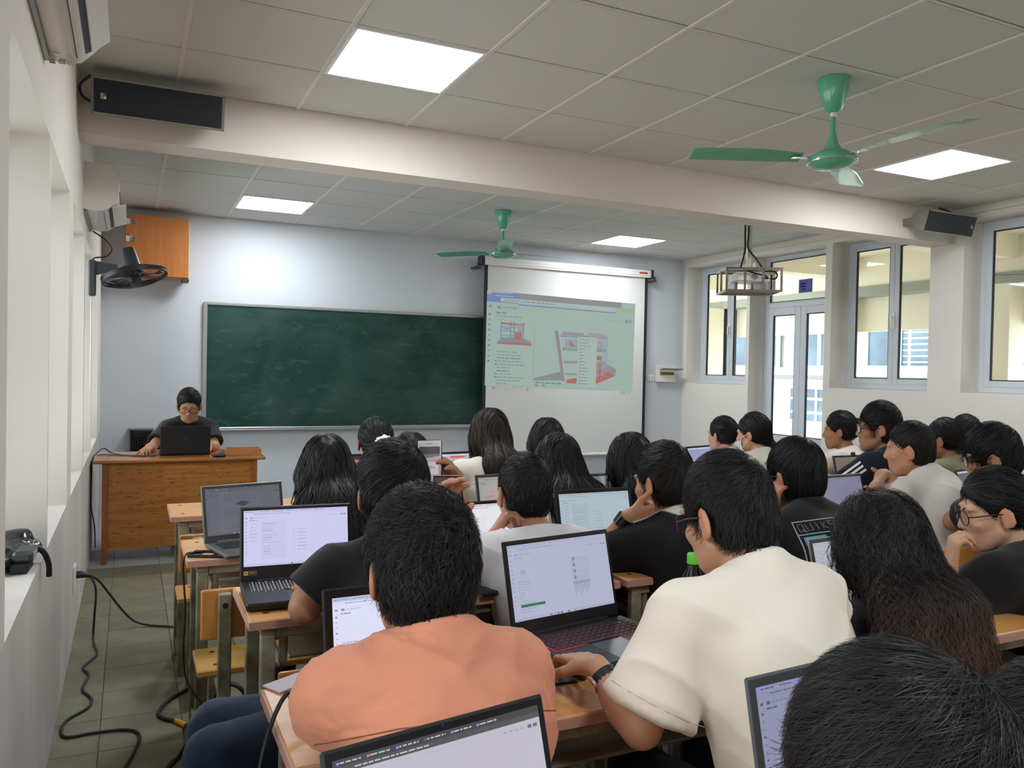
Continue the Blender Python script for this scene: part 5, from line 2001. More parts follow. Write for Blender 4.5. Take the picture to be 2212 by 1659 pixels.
        k = np.clip((.06 - q[:, 2]) / .10, 0, 1)[:, None]
        comb = R @ np.array(st.get('comb', (0, 0, 0)), float)
        return a + sw * (1 - k) + (-zup) * k * st.get('down', 1.0) + comb
    ln = st.get('slen', .045) * r.uniform(.6, 1.25, n)
    if style in ('short', 'crew'):
        zq = ((roots - C) @ R / s)[:, 2]
        ln = ln * np.clip((zq + st.get('napez', .088) + .005) / .075, .28, 1.0)
    wd = st.get('w', .0011) * r.uniform(.6, 1.3, n)
    v2, f2, c2 = ribbons(S, roots, dirf, ln, st.get('seg', 6), r.uniform(0, st.get('fluff', .004), n), wd, col * 1.25, st.get('curl', .25), st.get('free', .62), seed, st.get('lift', .0), None, st.get('cfreq', 26.))
    if st.get('ears', True):
        K2 = (st.get('seg', 6) + 1) * 2
        qv = ((v2 - C) @ R / s).reshape(n, K2, 3)
        inn = (((np.abs(qv[..., 0]) - .092) / .026) ** 2 + ((qv[..., 1] + .008) / .030) ** 2 + ((qv[..., 2] + .006) / .038) ** 2 < 1).any(1)
        inn &= np.abs(qv[..., 1]).min(1) < .05
        keep = ~inn
        v2 = v2.reshape(n, K2, 3)[keep].reshape(-1, 3)
        c2 = c2.reshape(n, K2, 3)[keep].reshape(-1, 3)
        f2 = f2[:int(keep.sum()) * st.get('seg', 6)]
    if coltip is not None:
        zz = np.clip((C[2] - .02 - v2[:, 2]) / max(st.get('len', .3), .1), 0, 1)[:, None]
        c2 = c2 * (1 - zz) + c2 / (col * 1.25) * np.array(coltip) * zz
    me = np_mesh('hair', np.concatenate([Vt, v2]), np.concatenate([Fc, f2 + len(Vt)]), HAIRM, np.concatenate([cc, c2]))
    return link('hair', me, parent), S


CLOTH = {}


def cloth_mat(name, col, rough=.85, bump=.25, bscale=420, sheen=.15, var=.0, stretch=(1, 1, 1)):
    return mat(name, col, rough=rough, spec=.2, bump=bump * .35, bscale=bscale, sheen=sheen, var=var, vscale=14, stretch=stretch)


EYEW = mat('eye_white', (.75, .72, .68, 1), rough=.15)
EYEB = mat('eye_iris', (.02, .012, .008, 1), rough=.1)
TROUSER = cloth_mat('dark_trousers', lin(34, 35, 40))
SHOE = mat('shoe_rubber', lin(30, 30, 32), rough=.6)


def person(label, top, yaw=0., head=(0, 0, 0), lean=.35, s=1.0, fem=False, shirt=None, hair=None, arms=None, tone=(.47, .235, .14), h=.0075, seed=1, legs=None,
           hunch=.02, trousers=None, pel=None, width=1.0, jaw=1.0, face=True, loc_z=0.0, neck_fwd=.042, seat=.545, group=None, neck_len=.062, belly=0.0, shrug=0.0):
    """one seated student; top = crown of the hair, yaw = way the chest faces (0 = front wall), head = (turn, nod, tilt)"""
    R = rot3(yaw + head[0], head[1], head[2])
    tt = (hair or {}).get('t', (.02, .012, .018))[0]
    C = np.array(top, float) - R @ V(0, -.014, .118 + tt) * s
    fw = V(-math.sin(yaw), math.cos(yaw), 0)
    rt = V(math.cos(yaw), math.sin(yaw), 0)
    T = C - R @ V(0, .026, .070) * s
    N = T - V(0, 0, neck_len * s) - fw * neck_fwd * s
    k = .90 * s if fem else s
    kw = k * width
    P = N - fw * math.tan(lean) * (N[2] - seat)
    P[2] = seat
    if pel is not None:
        P = np.array(pel, float)
    u = nrm(N - P)
    f2 = np.cross(u, rt)
    RB = np.stack([rt, f2, u], 1)
    L = np.linalg.norm(N - P)
    base = V(P[0], P[1], 0)
    sh = {}
    J = dict(C=C, RH=R, N=N, P=P, RB=RB, base=base, s=s, f=fw, r=rt)
    for q, nm in ((-1, 'L'), (1, 'R')):
        a = (arms or {}).get(nm, {})
        sh[nm] = N - u * .050 * k + rt * q * .170 * kw + f2 * (.012 + a.get('fwd', .02)) + u * (a.get('up', 0) + shrug)

    def torso(S, inf, kk=.05):
        S.ell(P + u * .02, np.array([.165 * kw, .120 * k, .11 * k]) + inf, RB, kk)
        S.ell(P + u * L * .36 + f2 * belly * .5, np.array([.145 * kw, .108 * k + belly, .15 * k]) + inf, RB, kk)
        S.ell(P + u * L * .62 - f2 * hunch, np.array([.158 * kw, .112 * k, .15 * k]) + inf, RB, kk)
        S.ell(N - u * .105 * k - f2 * (hunch * .6 - .005), np.array([.150 * kw, .092 * k, .085 * k]) + inf, RB, kk)
        if fem:
            for q in (-1, 1):
                S.ell(P + u * L * .68 + f2 * .085 * k + rt * q * .065 * k, np.array([.058, .05, .058]) * k + inf, RB, .03)
        for q, nm in ((-1, 'L'), (1, 'R')):
            S.cone(N - u * .055 * k + rt * q * .05 * k, sh[nm], .052 * k + inf, .050 * k + inf, .04)
            S.cone(N + u * .015 * k + rt * q * .02 * k - f2 * .012, N - u * .035 * k + rt * q * .115 * kw - f2 * .01, .040 * k + inf, .042 * k + inf, .04)

    B = SDF()
    torso(B, -.013)
    B.cone(N - u * .03, T, .058 * k, .054 * k, .03)
    head_sdf(B, C, R, s, fem, jaw)
    lu, lf = .285 * s, .250 * s
    for q, nm in ((-1, 'L'), (1, 'R')):
        a = (arms or {}).get(nm, {})
        S0 = sh[nm]
        W = np.array(a.get('w', P + fw * .40 + rt * q * .12 + V(0, 0, .80 - P[2])), float)
        hint = a.get('hint', rt * q * .35 - V(0, 0, 1.0) - fw * .55)
        if 'e' in a:
            E = np.array(a['e'], float)
        elif 'w' not in a and 'hint' not in a:      # forearms laid on the desk
            E = S0 + fw * .20 * s + rt * q * .07
            E[2] = .797
            W = E + fw * .17 * s - rt * q * .15
            W[2] = .790
        else:
            E, W = ik(S0, W, lu, lf, hint)
        fa = nrm(W - E)
        B.cone(S0, E, .046 * k, .036 * k, .03)
        B.cone(E, E + (W - E) * .35, .037 * k, .040 * k, .02)
        B.cone(E + (W - E) * .3, W, .039 * k, .0255 * k, .02)
        hd = np.array(a.get('dir', nrm(fa + V(0, 0, -.1))), float)
        hn = np.array(a.get('n', (0, 0, -1)), float)
        info = hand_sdf(B, W, hd, hn, q, a.get('pose', 'relaxed'), s * (.93 if fem else 1.0), a.get('thumb'))
        J[nm] = dict(S=S0, E=E, W=W, fa=fa, **info)
    lg = legs or {}
    LG = {}
    for q, nm in ((-1, 'L'), (1, 'R')):
        hip = P + rt * q * .085 * k - V(0, 0, .015)
        knee = np.array(lg.get(nm, {}).get('knee', P + fw * .42 * k + rt * q * .11 + V(0, 0, .52 - P[2] - .01)), float)
        foot = np.array(lg.get(nm, {}).get('foot', V(knee[0], knee[1], .07) + fw * .02), float)
        fdir = np.array(lg.get(nm, {}).get('fdir', fw), float)
        LG[nm] = (hip, knee, foot, fdir)
        B.cone(hip, knee, .072 * k, .050 * k, .03)
        B.cone(knee, foot + V(0, 0, .03), .048 * k, .034 * k, .02)
        B.cone(foot + V(0, 0, -.02), foot + fdir * .12 + V(0, 0, -.035), .036, .026, .02)
    J['legs'] = LG
    Vt, Fc = B.mesh(h)
    Vt = relax(Vt, Fc, 1, .35)
    col = skin_cols(Vt, C, R, s, tone)
    me = np_mesh('person', Vt - base, Fc, SKIN, col)
    root = link('person', me, None, base, label=label, category='person', group=group)
    J['root'] = root
    # eyes and brows
    if face:
        for q in (-1, 1):
            m = MB()
            m.lathe([(.0001, -.0095), (.0055, -.0080), (.0085, -.0045), (.0095, 0), (.0085, .0045), (.0055, .0080), (.0001, .0095)], n=14)
            m.cur = 1
            m.lathe([(.0048, .0083), (.0036, .0092), (.0001, .0099)], n=12)
            gz = nrm(R[:, 1] - R[:, 2] * .45)
            Re = np.stack([R[:, 0], -np.cross(R[:, 0], gz), gz], 1)
            ex = C + R @ (V(q * .031, .0815 * HY - .0008, .0065) * s)
            m.xf(frame_m(ex - base, *(Re.T * s * .95)))
            m.obj('eye', [EYEW, EYEB], root, smooth=True)
            m = MB()
            pts = [C + R @ (V(q * (.014 + .032 * t), (.0955 - .016 * t * t - .004 * t) * HY, .0275 + .006 * math.sin(t * 2.4)) * s) - base for t in np.linspace(0, 1, 6)]
            m.tube(pts, [.0024, .0032, .0032, .0028, .0022, .0012], 6)
            m.obj('eyebrow', HB, root, smooth=True)
    # shirt
    if shirt:
        S = SDF()
        fit = shirt.get('fit', .010)
        for q, nm in ((-1, 'L'), (1, 'R')):
            j = J[nm]
            if shirt.get('long'):
                S.cone(j['S'], j['E'], .050 * k + fit * 1.3, .046 * k + fit, .035)
                S.cone(j['E'], j['W'] - j['fa'] * .015, .046 * k + fit, .034 + fit * .3, .02)
                S.cut(j['fa'], (j['W'] - j['fa'] * .01) @ j['fa'], .004, j['W'] + j['fa'] * .04, .055)
            else:
                ua = nrm(j['E'] - j['S'])
                fr = shirt.get('sleeve', .62)
                e = j['S'] + ua * min(lu, np.linalg.norm(j['E'] - j['S']) * 1.05) * fr
                S.cone(j['S'], e + ua * .05, .052 * k + fit * 1.4, .052 * k + fit * (1.6 + shirt.get('loose', .6)), .035)
                S.cut(ua, e @ ua, .004, e + ua * .075, .095)
                S.cone(e - ua * .03, e + ua * .08, .040 * k + fit * .9, .040 * k + fit * 1.2, .003, 's')
                j['cuff'] = (e, ua)
        torso(S, fit)
        S.ell(P + u * .0 - V(0, 0, .02), np.array([.175 * kw, .135 * k, .11 * k]) + fit * .5, RB, .05)
        nk = shirt.get('neck', 0.0)
        nd = nrm(T - N + u * .02)
        S.cone(N + nd * (.012 - nk), T + nd * .2, .060 * k + nk, .064 * k + nk * 2, .008, 's')
        if shirt.get('collar'):
            ch = shirt['collar']
            S.cone(N - u * .01, N + nd * ch, (.070 + shirt.get('cw', 0)) * k, (.064 + shirt.get('cw', 0)) * k, .012)
            S.cut(nd, (N + nd * ch) @ nd - .001, .004, N + nd * (ch + .055), .075)
            S.cone(N + nd * (ch - .02), T + nd * .2, (.058 + shirt.get('cw', 0)) * k, (.060 + shirt.get('cw', 0)) * k, .004, 's')
        elif shirt.get('rib', True):
            for t in range(20):
                a = t / 20 * 2 * PI
                b = (t + 1) / 20 * 2 * PI
                pr = lambda a: N + nd * (.014 - nk) + (rt * math.cos(a) + np.cross(nd, rt) * math.sin(a)) * (.061 * k + nk) - f2 * 0
                S.cone(pr(a), pr(b), .0075, .0075, .004)
        hs = shirt.get('h', h)
        Vs, Fs = S.mesh(hs)
        Vs = relax(Vs, Fs, 1, .4)
        Ns = vnormals(Vs, Fs)
        q = (Vs - N) @ RB
        am = shirt.get('fold', .004)
        # creases: pulled out from the armpits across the back, gathered towards the waist
        w1 = vnoise(np.stack([q[:, 0] * 5 + q[:, 2] * 3, q[:, 1] * 5, q[:, 2] * 14 - np.abs(q[:, 0]) * 10], 1), seed)
        w2 = vnoise(np.stack([q[:, 0] * 16, q[:, 1] * 12, q[:, 2] * 6], 1) + 7, seed + 1)
        w3 = vnoise(Vs * 9, seed + 2)
        fold = (1 - np.abs(w1) * 2) * np.clip(.55 - q[:, 2] * .9, .25, 1.3) + .6 * (1 - np.abs(w2) * 2) * np.clip(-q[:, 2] * 2, .15, 1)
        Vs = Vs + Ns * (fold * am + w3 * am * .8)[:, None]
        ck = shirt.get('crinkle', 0)
        if ck:
            c1 = 1 - np.abs(vnoise(np.stack([q[:, 0] * 14, q[:, 1] * 14, q[:, 2] * 42], 1) + w3[:, None] * 1.5, seed + 6))
            c2 = 1 - np.abs(vnoise(np.stack([q[:, 0] * 26, q[:, 1] * 26, q[:, 2] * 15], 1) + w1[:, None], seed + 7))
            Vs = Vs + Ns * ((c1 ** 3 * 1.2 + c2 ** 4) * ck)[:, None]
        sc = shirt.get('paint')
        cs = sc(Vs, J, q) if sc else None
        sme = np_mesh('shirt', Vs - base, Fs, shirt['mat'], cs)
        J['shirt'] = link('shirt', sme, root)
        J['shirt_v'] = (Vs, Fs)
    # trousers and shoes
    S = SDF()
    S.ell(P + u * .01, np.array([.172 * kw, .128 * k, .10]) + .004, RB, .05)
    for nm in 'LR':
        hip, knee, foot, fdir = LG[nm]
        S.cone(hip, knee, .086 * k, .064 * k, .03)
        S.cone(knee, foot + V(0, 0, .02), .062 * k, .050 * k, .02)
        S.cut((0, 0, -1), -.055, .004, V(foot[0], foot[1], 0.), .12)
    Vs, Fs = S.mesh((trousers or {}).get('h', .014))
    Vs = relax(Vs, Fs, 1, .4)
    Ns = vnormals(Vs, Fs)
    Vs = Vs + Ns * ((1 - 2 * np.abs(vnoise(Vs * 18, seed + 4))) * .004)[:, None]
    J['trousers'] = link('trousers', np_mesh('trousers', Vs - base, Fs, (trousers or {}).get('mat', TROUSER)), root)
    for nm in 'LR':
        hip, knee, foot, fdir = LG[nm]
        S = SDF()
        S.cone(V(foot[0], foot[1], .045) - fdir * .045, V(foot[0], foot[1], .045) + fdir * .02, .046, .046, .02)
        S.cone(V(foot[0], foot[1], .045), V(foot[0], foot[1], .036) + fdir * .16, .044, .038, .02)
        S.cut((0, 0, -1), 0, .004)
        Vs, Fs = S.mesh(.012)
        link('shoe', np_mesh('shoe', Vs - base, Fs, SHOE), root)
    if hair:
        hs = dict(hair)
        fit_ = shirt.get('fit', .010) if shirt else 0
        sh_ = rt * hs.get('shift', 0)
        path = [N - f2 * (.098 * k + fit_ + .010) - u * .012 + sh_ * .3 - base, P + u * L * .62 - f2 * (hunch + .120 * k + fit_ + .012) + sh_ - base, P + u * L * .2 - f2 * (.115 * k + fit_ + .015) + sh_ * 1.5 - base]
        ho, HS = hair_for(C - base, R, s, hs, seed, root, h, RB, path)
        J['hair'] = ho
    return J


HB = mat('brow_hair', (.012, .010, .009, 1), rough=.6)
GLASS_LENS = clear_glass('spectacle_lens', (.97, .975, .975), 1.06)


def glasses(J, frame=None, w=.062, hgt=.020, round_=False, r=.0017, drop=0.0, name='spectacles'):
    """spectacles on a face: rim pair, bridge, temple arms, lenses - a part of the person"""
    C, R, s, base = J['C'], J['RH'], J['s'], J['base']
    g = lambda x, y, z: C + R @ (V(x, y * HY, z) * s) - base
    frame = frame or mat('black_spectacle_frame', lin(22, 20, 22), rough=.3)
    m = MB()
    for q in (-1, 1):
        n = 16
        pts = []
        for i in range(n + 1):
            a = 2 * PI * i / n
            ca, sa = math.cos(a), math.sin(a)
            if not round_:
                ca, sa = np.sign(ca) * abs(ca) ** .6, np.sign(sa) * abs(sa) ** .6
            x = q * .034 + ca * .026
            pts.append(g(x, .1065 - .35 * (abs(x) - .01) ** 2 * 9, .004 + sa * hgt - drop))
        m.tube(pts, r * s, 6, cap=False)
        m.tube([g(q * .060, .098, .010 - drop), g(q * .074, .085, .010 - drop), g(q * .0835, .03, .012 - drop), g(q * .086, -.005, .010), g(q * .083, -.022, -.004)], r * 1.15 * s, 6)
    m.tube([g(-.009, .1070, .007 - drop), g(0, .111, .009 - drop), g(.009, .1070, .007 - drop)], r * s, 6)
    o = m.obj(name, frame, J['root'], smooth=True)
    for q in (-1, 1):
        n = 16
        vs = []
        for i in range(n):
            a = 2 * PI * i / n
            ca, sa = math.cos(a), math.sin(a)
            if not round_:
                ca, sa = np.sign(ca) * abs(ca) ** .6, np.sign(sa) * abs(sa) ** .6
            x = q * .034 + ca * .0255
            for dy in (0, .0015):
                vs.append(g(x, .1062 + dy - .35 * (abs(x) - .01) ** 2 * 9, .004 + sa * hgt * .98 - drop))
        ml = MB()
        ml.add(vs, [tuple(range(0, 2 * n, 2))[::-1], tuple(range(1, 2 * n, 2))] + [(2 * i, 2 * ((i + 1) % n), 2 * ((i + 1) % n) + 1, 2 * i + 1) for i in range(n)])
        ml.obj('lens', GLASS_LENS, o)
    return o


def band(J, side, name, m_strap, width=.020, extra=None, r=.030, along=.03):
    """strap round a wrist"""
    j = J[side]
    c = j['W'] - j['fa'] * along
    a = nrm(np.cross(j['fa'], V(0.1, 0.2, 1)))
    b = np.cross(j['fa'], a)
    m = MB()
    n = 18
    vs, fs = [], []
    for i in range(n):
        t = 2 * PI * i / n
        for dr, dl in ((0, -1), (.0035, -1), (.0035, 1), (0, 1)):
            vs.append(c - J['base'] + (a * math.cos(t) + b * math.sin(t)) * (r + dr) + j['fa'] * dl * width / 2)
    for i in range(n):
        for k in range(4):
            fs.append((i * 4 + k, i * 4 + (k + 1) % 4, ((i + 1) % n) * 4 + (k + 1) % 4, ((i + 1) % n) * 4 + k))
    m.add(vs, fs)
    return m.obj(name, m_strap, J['root'], smooth='auto'), c, a, b
# ------------------------------------------------------------------ the class
C_BLACK = cloth_mat('black_jersey', lin(27, 26, 29), bump=.2)
C_WHITE = cloth_mat('white_jersey', lin(226, 220, 212), bump=.2)
C_CREAMT = cloth_mat('off_white_cotton_tee', lin(228, 219, 203), bump=.25)
C_PEACH = cloth_mat('peach_slub_linen', lin(218, 144, 114), bump=.30, bscale=420, var=.10, stretch=(.3, .3, 1.2))
C_BLOUSE = cloth_mat('ivory_blouse', lin(222, 214, 200), bump=.2)
C_PINKW = cloth_mat('pale_pink_blouse', lin(222, 204, 196), bump=.2)
C_NAVY = cloth_mat('navy_tracksuit', lin(28, 31, 48), bump=.1)
C_OLIVE = cloth_mat('khaki_hoodie', lin(146, 140, 112), bump=.2)
C_PRINT = attr_mat('printed_jersey', rough=.85, spec=.2, bump=.2, bscale=420)
C_JEANS = cloth_mat('blue_jeans', lin(44, 58, 82), bump=.3, var=.25)
C_GREYT = cloth_mat('grey_beige_trousers', lin(138, 130, 122))
T1, T2, T3 = (.50, .255, .155), (.44, .215, .125), (.56, .31, .20)
BLK = (.0090, .0085, .0090)
BRN = (.030, .017, .010)
P = {}

# the teacher, facing the class
P['teacher'] = person('teacher in black polo shirt and glasses sitting behind a laptop, looking down', at(408, 841, 6.72), yaw=PI, head=(-.10, .34, .02), lean=.30, s=1.06, h=.0075, seed=2,
    shirt=dict(mat=C_BLACK, fit=.012, collar=.030, sleeve=.66, fold=.003), tone=T2, width=.90,
    hair=dict(style='short', n=3500, slen=.05, t=(.024, .014, .018), w=.0010, col=BLK, line=.016, comb=(.5, .3, .1), whorl=(-.03, -.02, .12), free=.75),
    arms={'R': dict(w=(.150, 6.86, .80), dir=(-.35, -.9, -.12), n=(0, 0, -1), pose='loose', hint=(-.5, .6, -.8)), 'L': dict(w=(.58, 6.84, .80), dir=(-.6, -.7, 0), pose='relaxed', hint=(.5, .6, -.8))})
glasses(P['teacher'], drop=.002)

# row by row from the front: black hair, blouses
P['scrunchie'] = person('person with black ponytail in a white and purple scrunchie, in front of the chalkboard', at(812, 903, 4.12), head=(-.12, .05, 0), lean=.3, fem=True, s=.98, h=.010, seed=3, tone=T2,
    shirt=dict(mat=C_BLACK, fold=.003), hair=dict(style='pony', n=2200, slen=.09, w=.0016, t=(.020, .014, .016), tail=dict(at=(.018, -.115, .0), pts=[(.0, -.03, .0), (.01, -.05, -.06), (.01, -.045, -.15)], r=(.020, .026, .030, .014))), face=False)
P['behind'] = person('person whose black crown shows behind the white phone', at(885, 936, 3.72), head=(.1, .08, 0), lean=.3, fem=True, h=.010, seed=4,
    shirt=dict(mat=C_BLACK), hair=dict(style='long', part=0., len=.26, n=1600, slen=.16, seg=8, w=.0018, ears=False, t=(.018, .014, .018)), face=False)
P['brown'] = person('person with long straight brown hair in a white blouse', at(1058, 883, 4.12), head=(0, .04, 0), lean=.18, fem=True, s=1.02, h=.010, seed=5, tone=T3,
    shirt=dict(mat=C_BLOUSE, fit=.016, fold=.006, long=True), hair=dict(style='long', len=.42, n=4200, slen=.22, seg=10, w=.0016, ears=False, col=(.020, .012, .008), coltip=(.050, .028, .018), part=.0, t=(.018, .014, .022), wd=.078, flare=.75), face=False)
P['dark2'] = person('person with dark brown hair in front of the screen, half behind the long black hair', at(1181, 904, 4.35), head=(.0, .05, 0), lean=.2, fem=True, h=.010, seed=6, tone=T3,
    shirt=dict(mat=C_BLACK), hair=dict(style='long', len=.36, n=2600, slen=.22, seg=10, w=.0017, ears=False, col=(.014, .009, .008), part=.004, wd=.080), face=False)
P['longleft'] = person('person with long straight black hair and cream top by the dimmed laptop', at(705, 940, 3.1), head=(-.10, .06, 0), lean=.28, fem=True, s=1.0, h=.0085, seed=7,
    shirt=dict(mat=C_BLOUSE, fold=.004), hair=dict(style='long', len=.44, n=5200, slen=.24, seg=10, w=.0013, ears=False, part=-.004, wd=.100, flare=1.25, t=(.020, .016, .022)), face=False)
P['long3'] = person('person with long black hair fanning to the right below the projection screen', at(1206, 937, 3.4), head=(-.05, .06, .03), lean=.3, fem=True, h=.0085, seed=8,
    shirt=dict(mat=C_BLOUSE), hair=dict(style='long', len=.44, n=4600, slen=.24, seg=10, w=.0014, ears=False, part=.01, wd=.092, flare=1.35, shift=.05, t=(.020, .016, .022)), face=False)
P['long4'] = person('person with long black hair by the right edge of the projection screen', at(1360, 936, 3.6), head=(.1, .05, 0), lean=.26, fem=True, h=.009, seed=9,
    shirt=dict(mat=C_BLACK), hair=dict(style='long', len=.44, n=4200, slen=.24, seg=10, w=.0014, ears=False, part=-.01, wd=.094, flare=1.2, t=(.020, .016, .022)), face=False)

# third row
P['blackT'] = person('person in plain black tee shirt and blue jeans holding up a white phone', at(845, 955, 2.36), head=(-.03, .06, -.03), yaw=.0, lean=.34, s=1.08, h=.0065, seed=10, tone=T2, width=.95,
    shirt=dict(mat=C_BLACK, fit=.016, sleeve=.72, fold=.005, neck=-.002), trousers=dict(mat=C_JEANS, h=.011),
    hair=dict(style='short', n=12000, slen=.05, w=.0006, t=(.027, .020, .026), nape=.02, napez=.115, comb=(-.3, .2, 0), swirl=.6, rough=.004, fluff=.007, whorl=(.02, -.07, .11)),
    arms={'L': dict(w=(.50, 2.38, .805), e=at(658, 1312, 2.20), dir=(.25, 1, -.05), pose='typing'), 'R': dict(w=(.905, 2.27, 1.045), e=(.80, 2.25, .80), dir=(-.10, .12, 1), n=(-.95, -.15, 0), pose='hold', thumb=(.1, .95, .3))},
    legs={'L': dict(knee=(.19, 1.98, .53), foot=(.20, 1.90, .06), fdir=V(-1, .1, 0)), 'R': dict(knee=(.21, 2.16, .52), foot=(.16, 2.20, .06), fdir=V(-1, 0, 0))}, face=False)
def crew_paint(Vs, J, q):
    col = np.tile(V(.76, .74, .76), (len(Vs), 1))
    for nm in 'LR':
        j = J[nm]
        ua = nrm(j['E'] - j['S'])
        d = (Vs - j['S']) @ ua
        rad = np.linalg.norm((Vs - j['S']) - d[:, None] * ua, axis=1)
        on = (d > .015) & (d < .21) & (rad < .095) & (np.abs(q[:, 0]) > .165)
        st = ((d * 1000 + 400 * (rad - .06)) % 24 < 10) & on
        col[st] = V(.42, .27, .50)
        col[on & ~st] = V(.70, .70, .74)
    return col
P['crew'] = person('person with cropped black hair in white tee shirt with purple striped sleeves', at(1130, 979, 2.74), head=(.02, .12, -.02), yaw=0, lean=.42, s=1.06, h=.0065, seed=11, tone=T2, width=1.0,
    shirt=dict(mat=C_PRINT, fit=.018, sleeve=.70, paint=crew_paint, h=.0055, fold=.006, collar=.018), trousers=dict(mat=C_GREYT),
    hair=dict(style='crew', n=8000, slen=.022, seg=4, w=.0008, t=(.012, .006, .012), nape=.0, napez=.085, swirl=.9, whorl=(.035, -.068, .095), rough=.001, fluff=.004, down=.8, col=(.011, .010, .010)),
    arms={'L': dict(w=at(1062, 1164, 2.62), e=at(1030, 1256, 2.68), dir=(.45, .10, .60), n=(.9, -.1, .1), pose='loose'), 'R': dict(w=(1.36, 2.60, .795), e=(1.47, 2.46, .80), dir=(-.4, .9, 0), pose='typing')}, face=False)
def smooth(x, a, b):
    t = np.clip((x - a) / (b - a), 0, 1)
    return t * t * (3 - 2 * t)
def watch_paint(Vs, J, q):
    base_, white = V(.012, .0115, .013), V(.72, .68, .62)
    wt = np.zeros(len(Vs))
    a0 = J['N'] - V(0, 0, .005)
    for nm in 'LR':
        j = J[nm]
        ua = nrm(j['E'] - j['S'])
        sd = nrm(np.cross(ua, J['r']))
        d1 = (Vs - a0) @ J['f'] - ((Vs - a0) @ J['r']) * ((j['S'] - a0) @ J['f']) / ((j['S'] - a0) @ J['r'] + 1e-6)
        on = (Vs[:, 2] > a0[2] - .10) & (np.abs(q[:, 0]) < .20)
        wt = np.maximum(wt, np.where(on & (q[:, 0] * (1 if nm == 'R' else -1) > 0), 1 - smooth(np.abs(d1), .010, .017), 0))
    col_d = np.linalg.norm(Vs - J['N'] - V(0, 0, .035), axis=1)
    wt = np.maximum(wt, (1 - smooth(col_d, .080, .090)) * (Vs[:, 2] > J['N'][2] + .002))
    return base_ * (1 - wt[:, None]) + white * wt[:, None]
P['watch'] = person('person in black shirt with white collar and shoulder stripe, black wristwatch, chin on hand', at(1432, 958, 3.0), head=(.22, .10, .03), yaw=.10, lean=.36, s=1.04, h=.0065, seed=12, tone=T2,
    shirt=dict(mat=C_PRINT, fit=.018, sleeve=.72, paint=watch_paint, collar=.05, h=.005, fold=.005),
    hair=dict(style='crew', n=8000, slen=.040, w=.0009, t=(.028, .010, .020), nape=0, napez=.085, swirl=.5, whorl=(.0, -.07, .11), line=.03, comb=(.2, .4, 0), fluff=.008, rough=.003, col=(.013, .010, .009)),
    arms={'L': dict(w=at(1356, 1116, 2.86), e=at(1278, 1218, 2.92), dir=(.92, -.1, .06), n=(.2, .85, .3), pose='fist'), 'R': dict(w=(2.00, 2.58, .795), e=(2.08, 2.44, .80), dir=(-.3, 1, 0))})

# fourth row
P['peach'] = person('person with thick wavy black hair in a peach linen shirt, seen from behind', at(905, 1062, 1.58), head=(.02, .16, .0), yaw=.0, lean=.40, s=1.10, h=.0055, seed=13, tone=T1, width=.90, shrug=.008,
    shirt=dict(mat=C_PEACH, fit=.018, long=True, collar=.050, cw=.010, crinkle=.0026, fold=.013, h=.006),
    hair=dict(style='short', n=22000, seg=7, slen=.036, w=.00045, t=(.026, .016, .022), cfreq=110., nape=.0, napez=.095, swirl=.9, curl=.9, rough=.007, fluff=.012, lift=.005, whorl=(.02, -.04, .12), down=.5, col=(.0085, .0085, .009)),
    arms={'R': dict(w=at(1125, 1432, 1.78), e=at(1118, 1570, 1.52), dir=(-.05, 1, -.05), pose='loose'), 'L': dict(w=at(925, 1160, 1.92), e=(.50, 1.64, .80), dir=(.35, .3, .8), n=(.3, -.9, .1), pose='hold')}, face=False)
P['whiteT'] = person('person in plain off white tee shirt typing on the red lit keyboard, dark glasses on', at(1553, 985, 1.80), head=(.16, .30, .0), yaw=.02, lean=.34, s=1.02, h=.005, seed=14, tone=(.53, .285, .175), width=1.0,
    shirt=dict(mat=C_CREAMT, fit=.016, sleeve=.80, loose=1.2, fold=.009, h=.0055),
    hair=dict(style='crew', n=22000, seg=6, slen=.034, w=.00045, t=(.018, .008, .008), nape=0, napez=.070, swirl=.4, whorl=(.03, -.055, .112), line=.030, comb=(-.1, .5, 0), fluff=.009, lift=.004, rough=.004, curl=.35, col=(.010, .0095, .009)),
    arms={'L': dict(w=at(1288, 1440, 1.70), e=at(1385, 1572, 1.60), dir=(.02, 1, -.12), n=(0, -.1, -1), pose='typing'), 'R': dict(w=(1.30, 1.58, .80), e=(1.49, 1.42, .80), dir=(-.5, 1, 0), pose='typing')})
glasses(P['whiteT'], r=.0026, frame=mat('thick_dark_frame', lin(38, 28, 26), rough=.3))
P['curly'] = person('person with long wavy dark hair turning brown at the tips, black top', at(1892, 1068, 2.12), head=(.06, .10, .0), yaw=.0, lean=.16, fem=True, s=1.03, h=.0075, seed=15,
    shirt=dict(mat=C_BLACK, fold=.004), hair=dict(style='wavy', len=.46, n=19000, slen=.16, seg=14, w=.0006, ears=False, part=-.004, col=(.011, .0085, .0085), coltip=(.17, .078, .042), wd=.105, flare=1.25, thick=1.3, shift=-.085, curl=.95, fluff=.016, rough=.010, t=(.020, .018, .024), lift=.006, cfreq=95.), face=False)
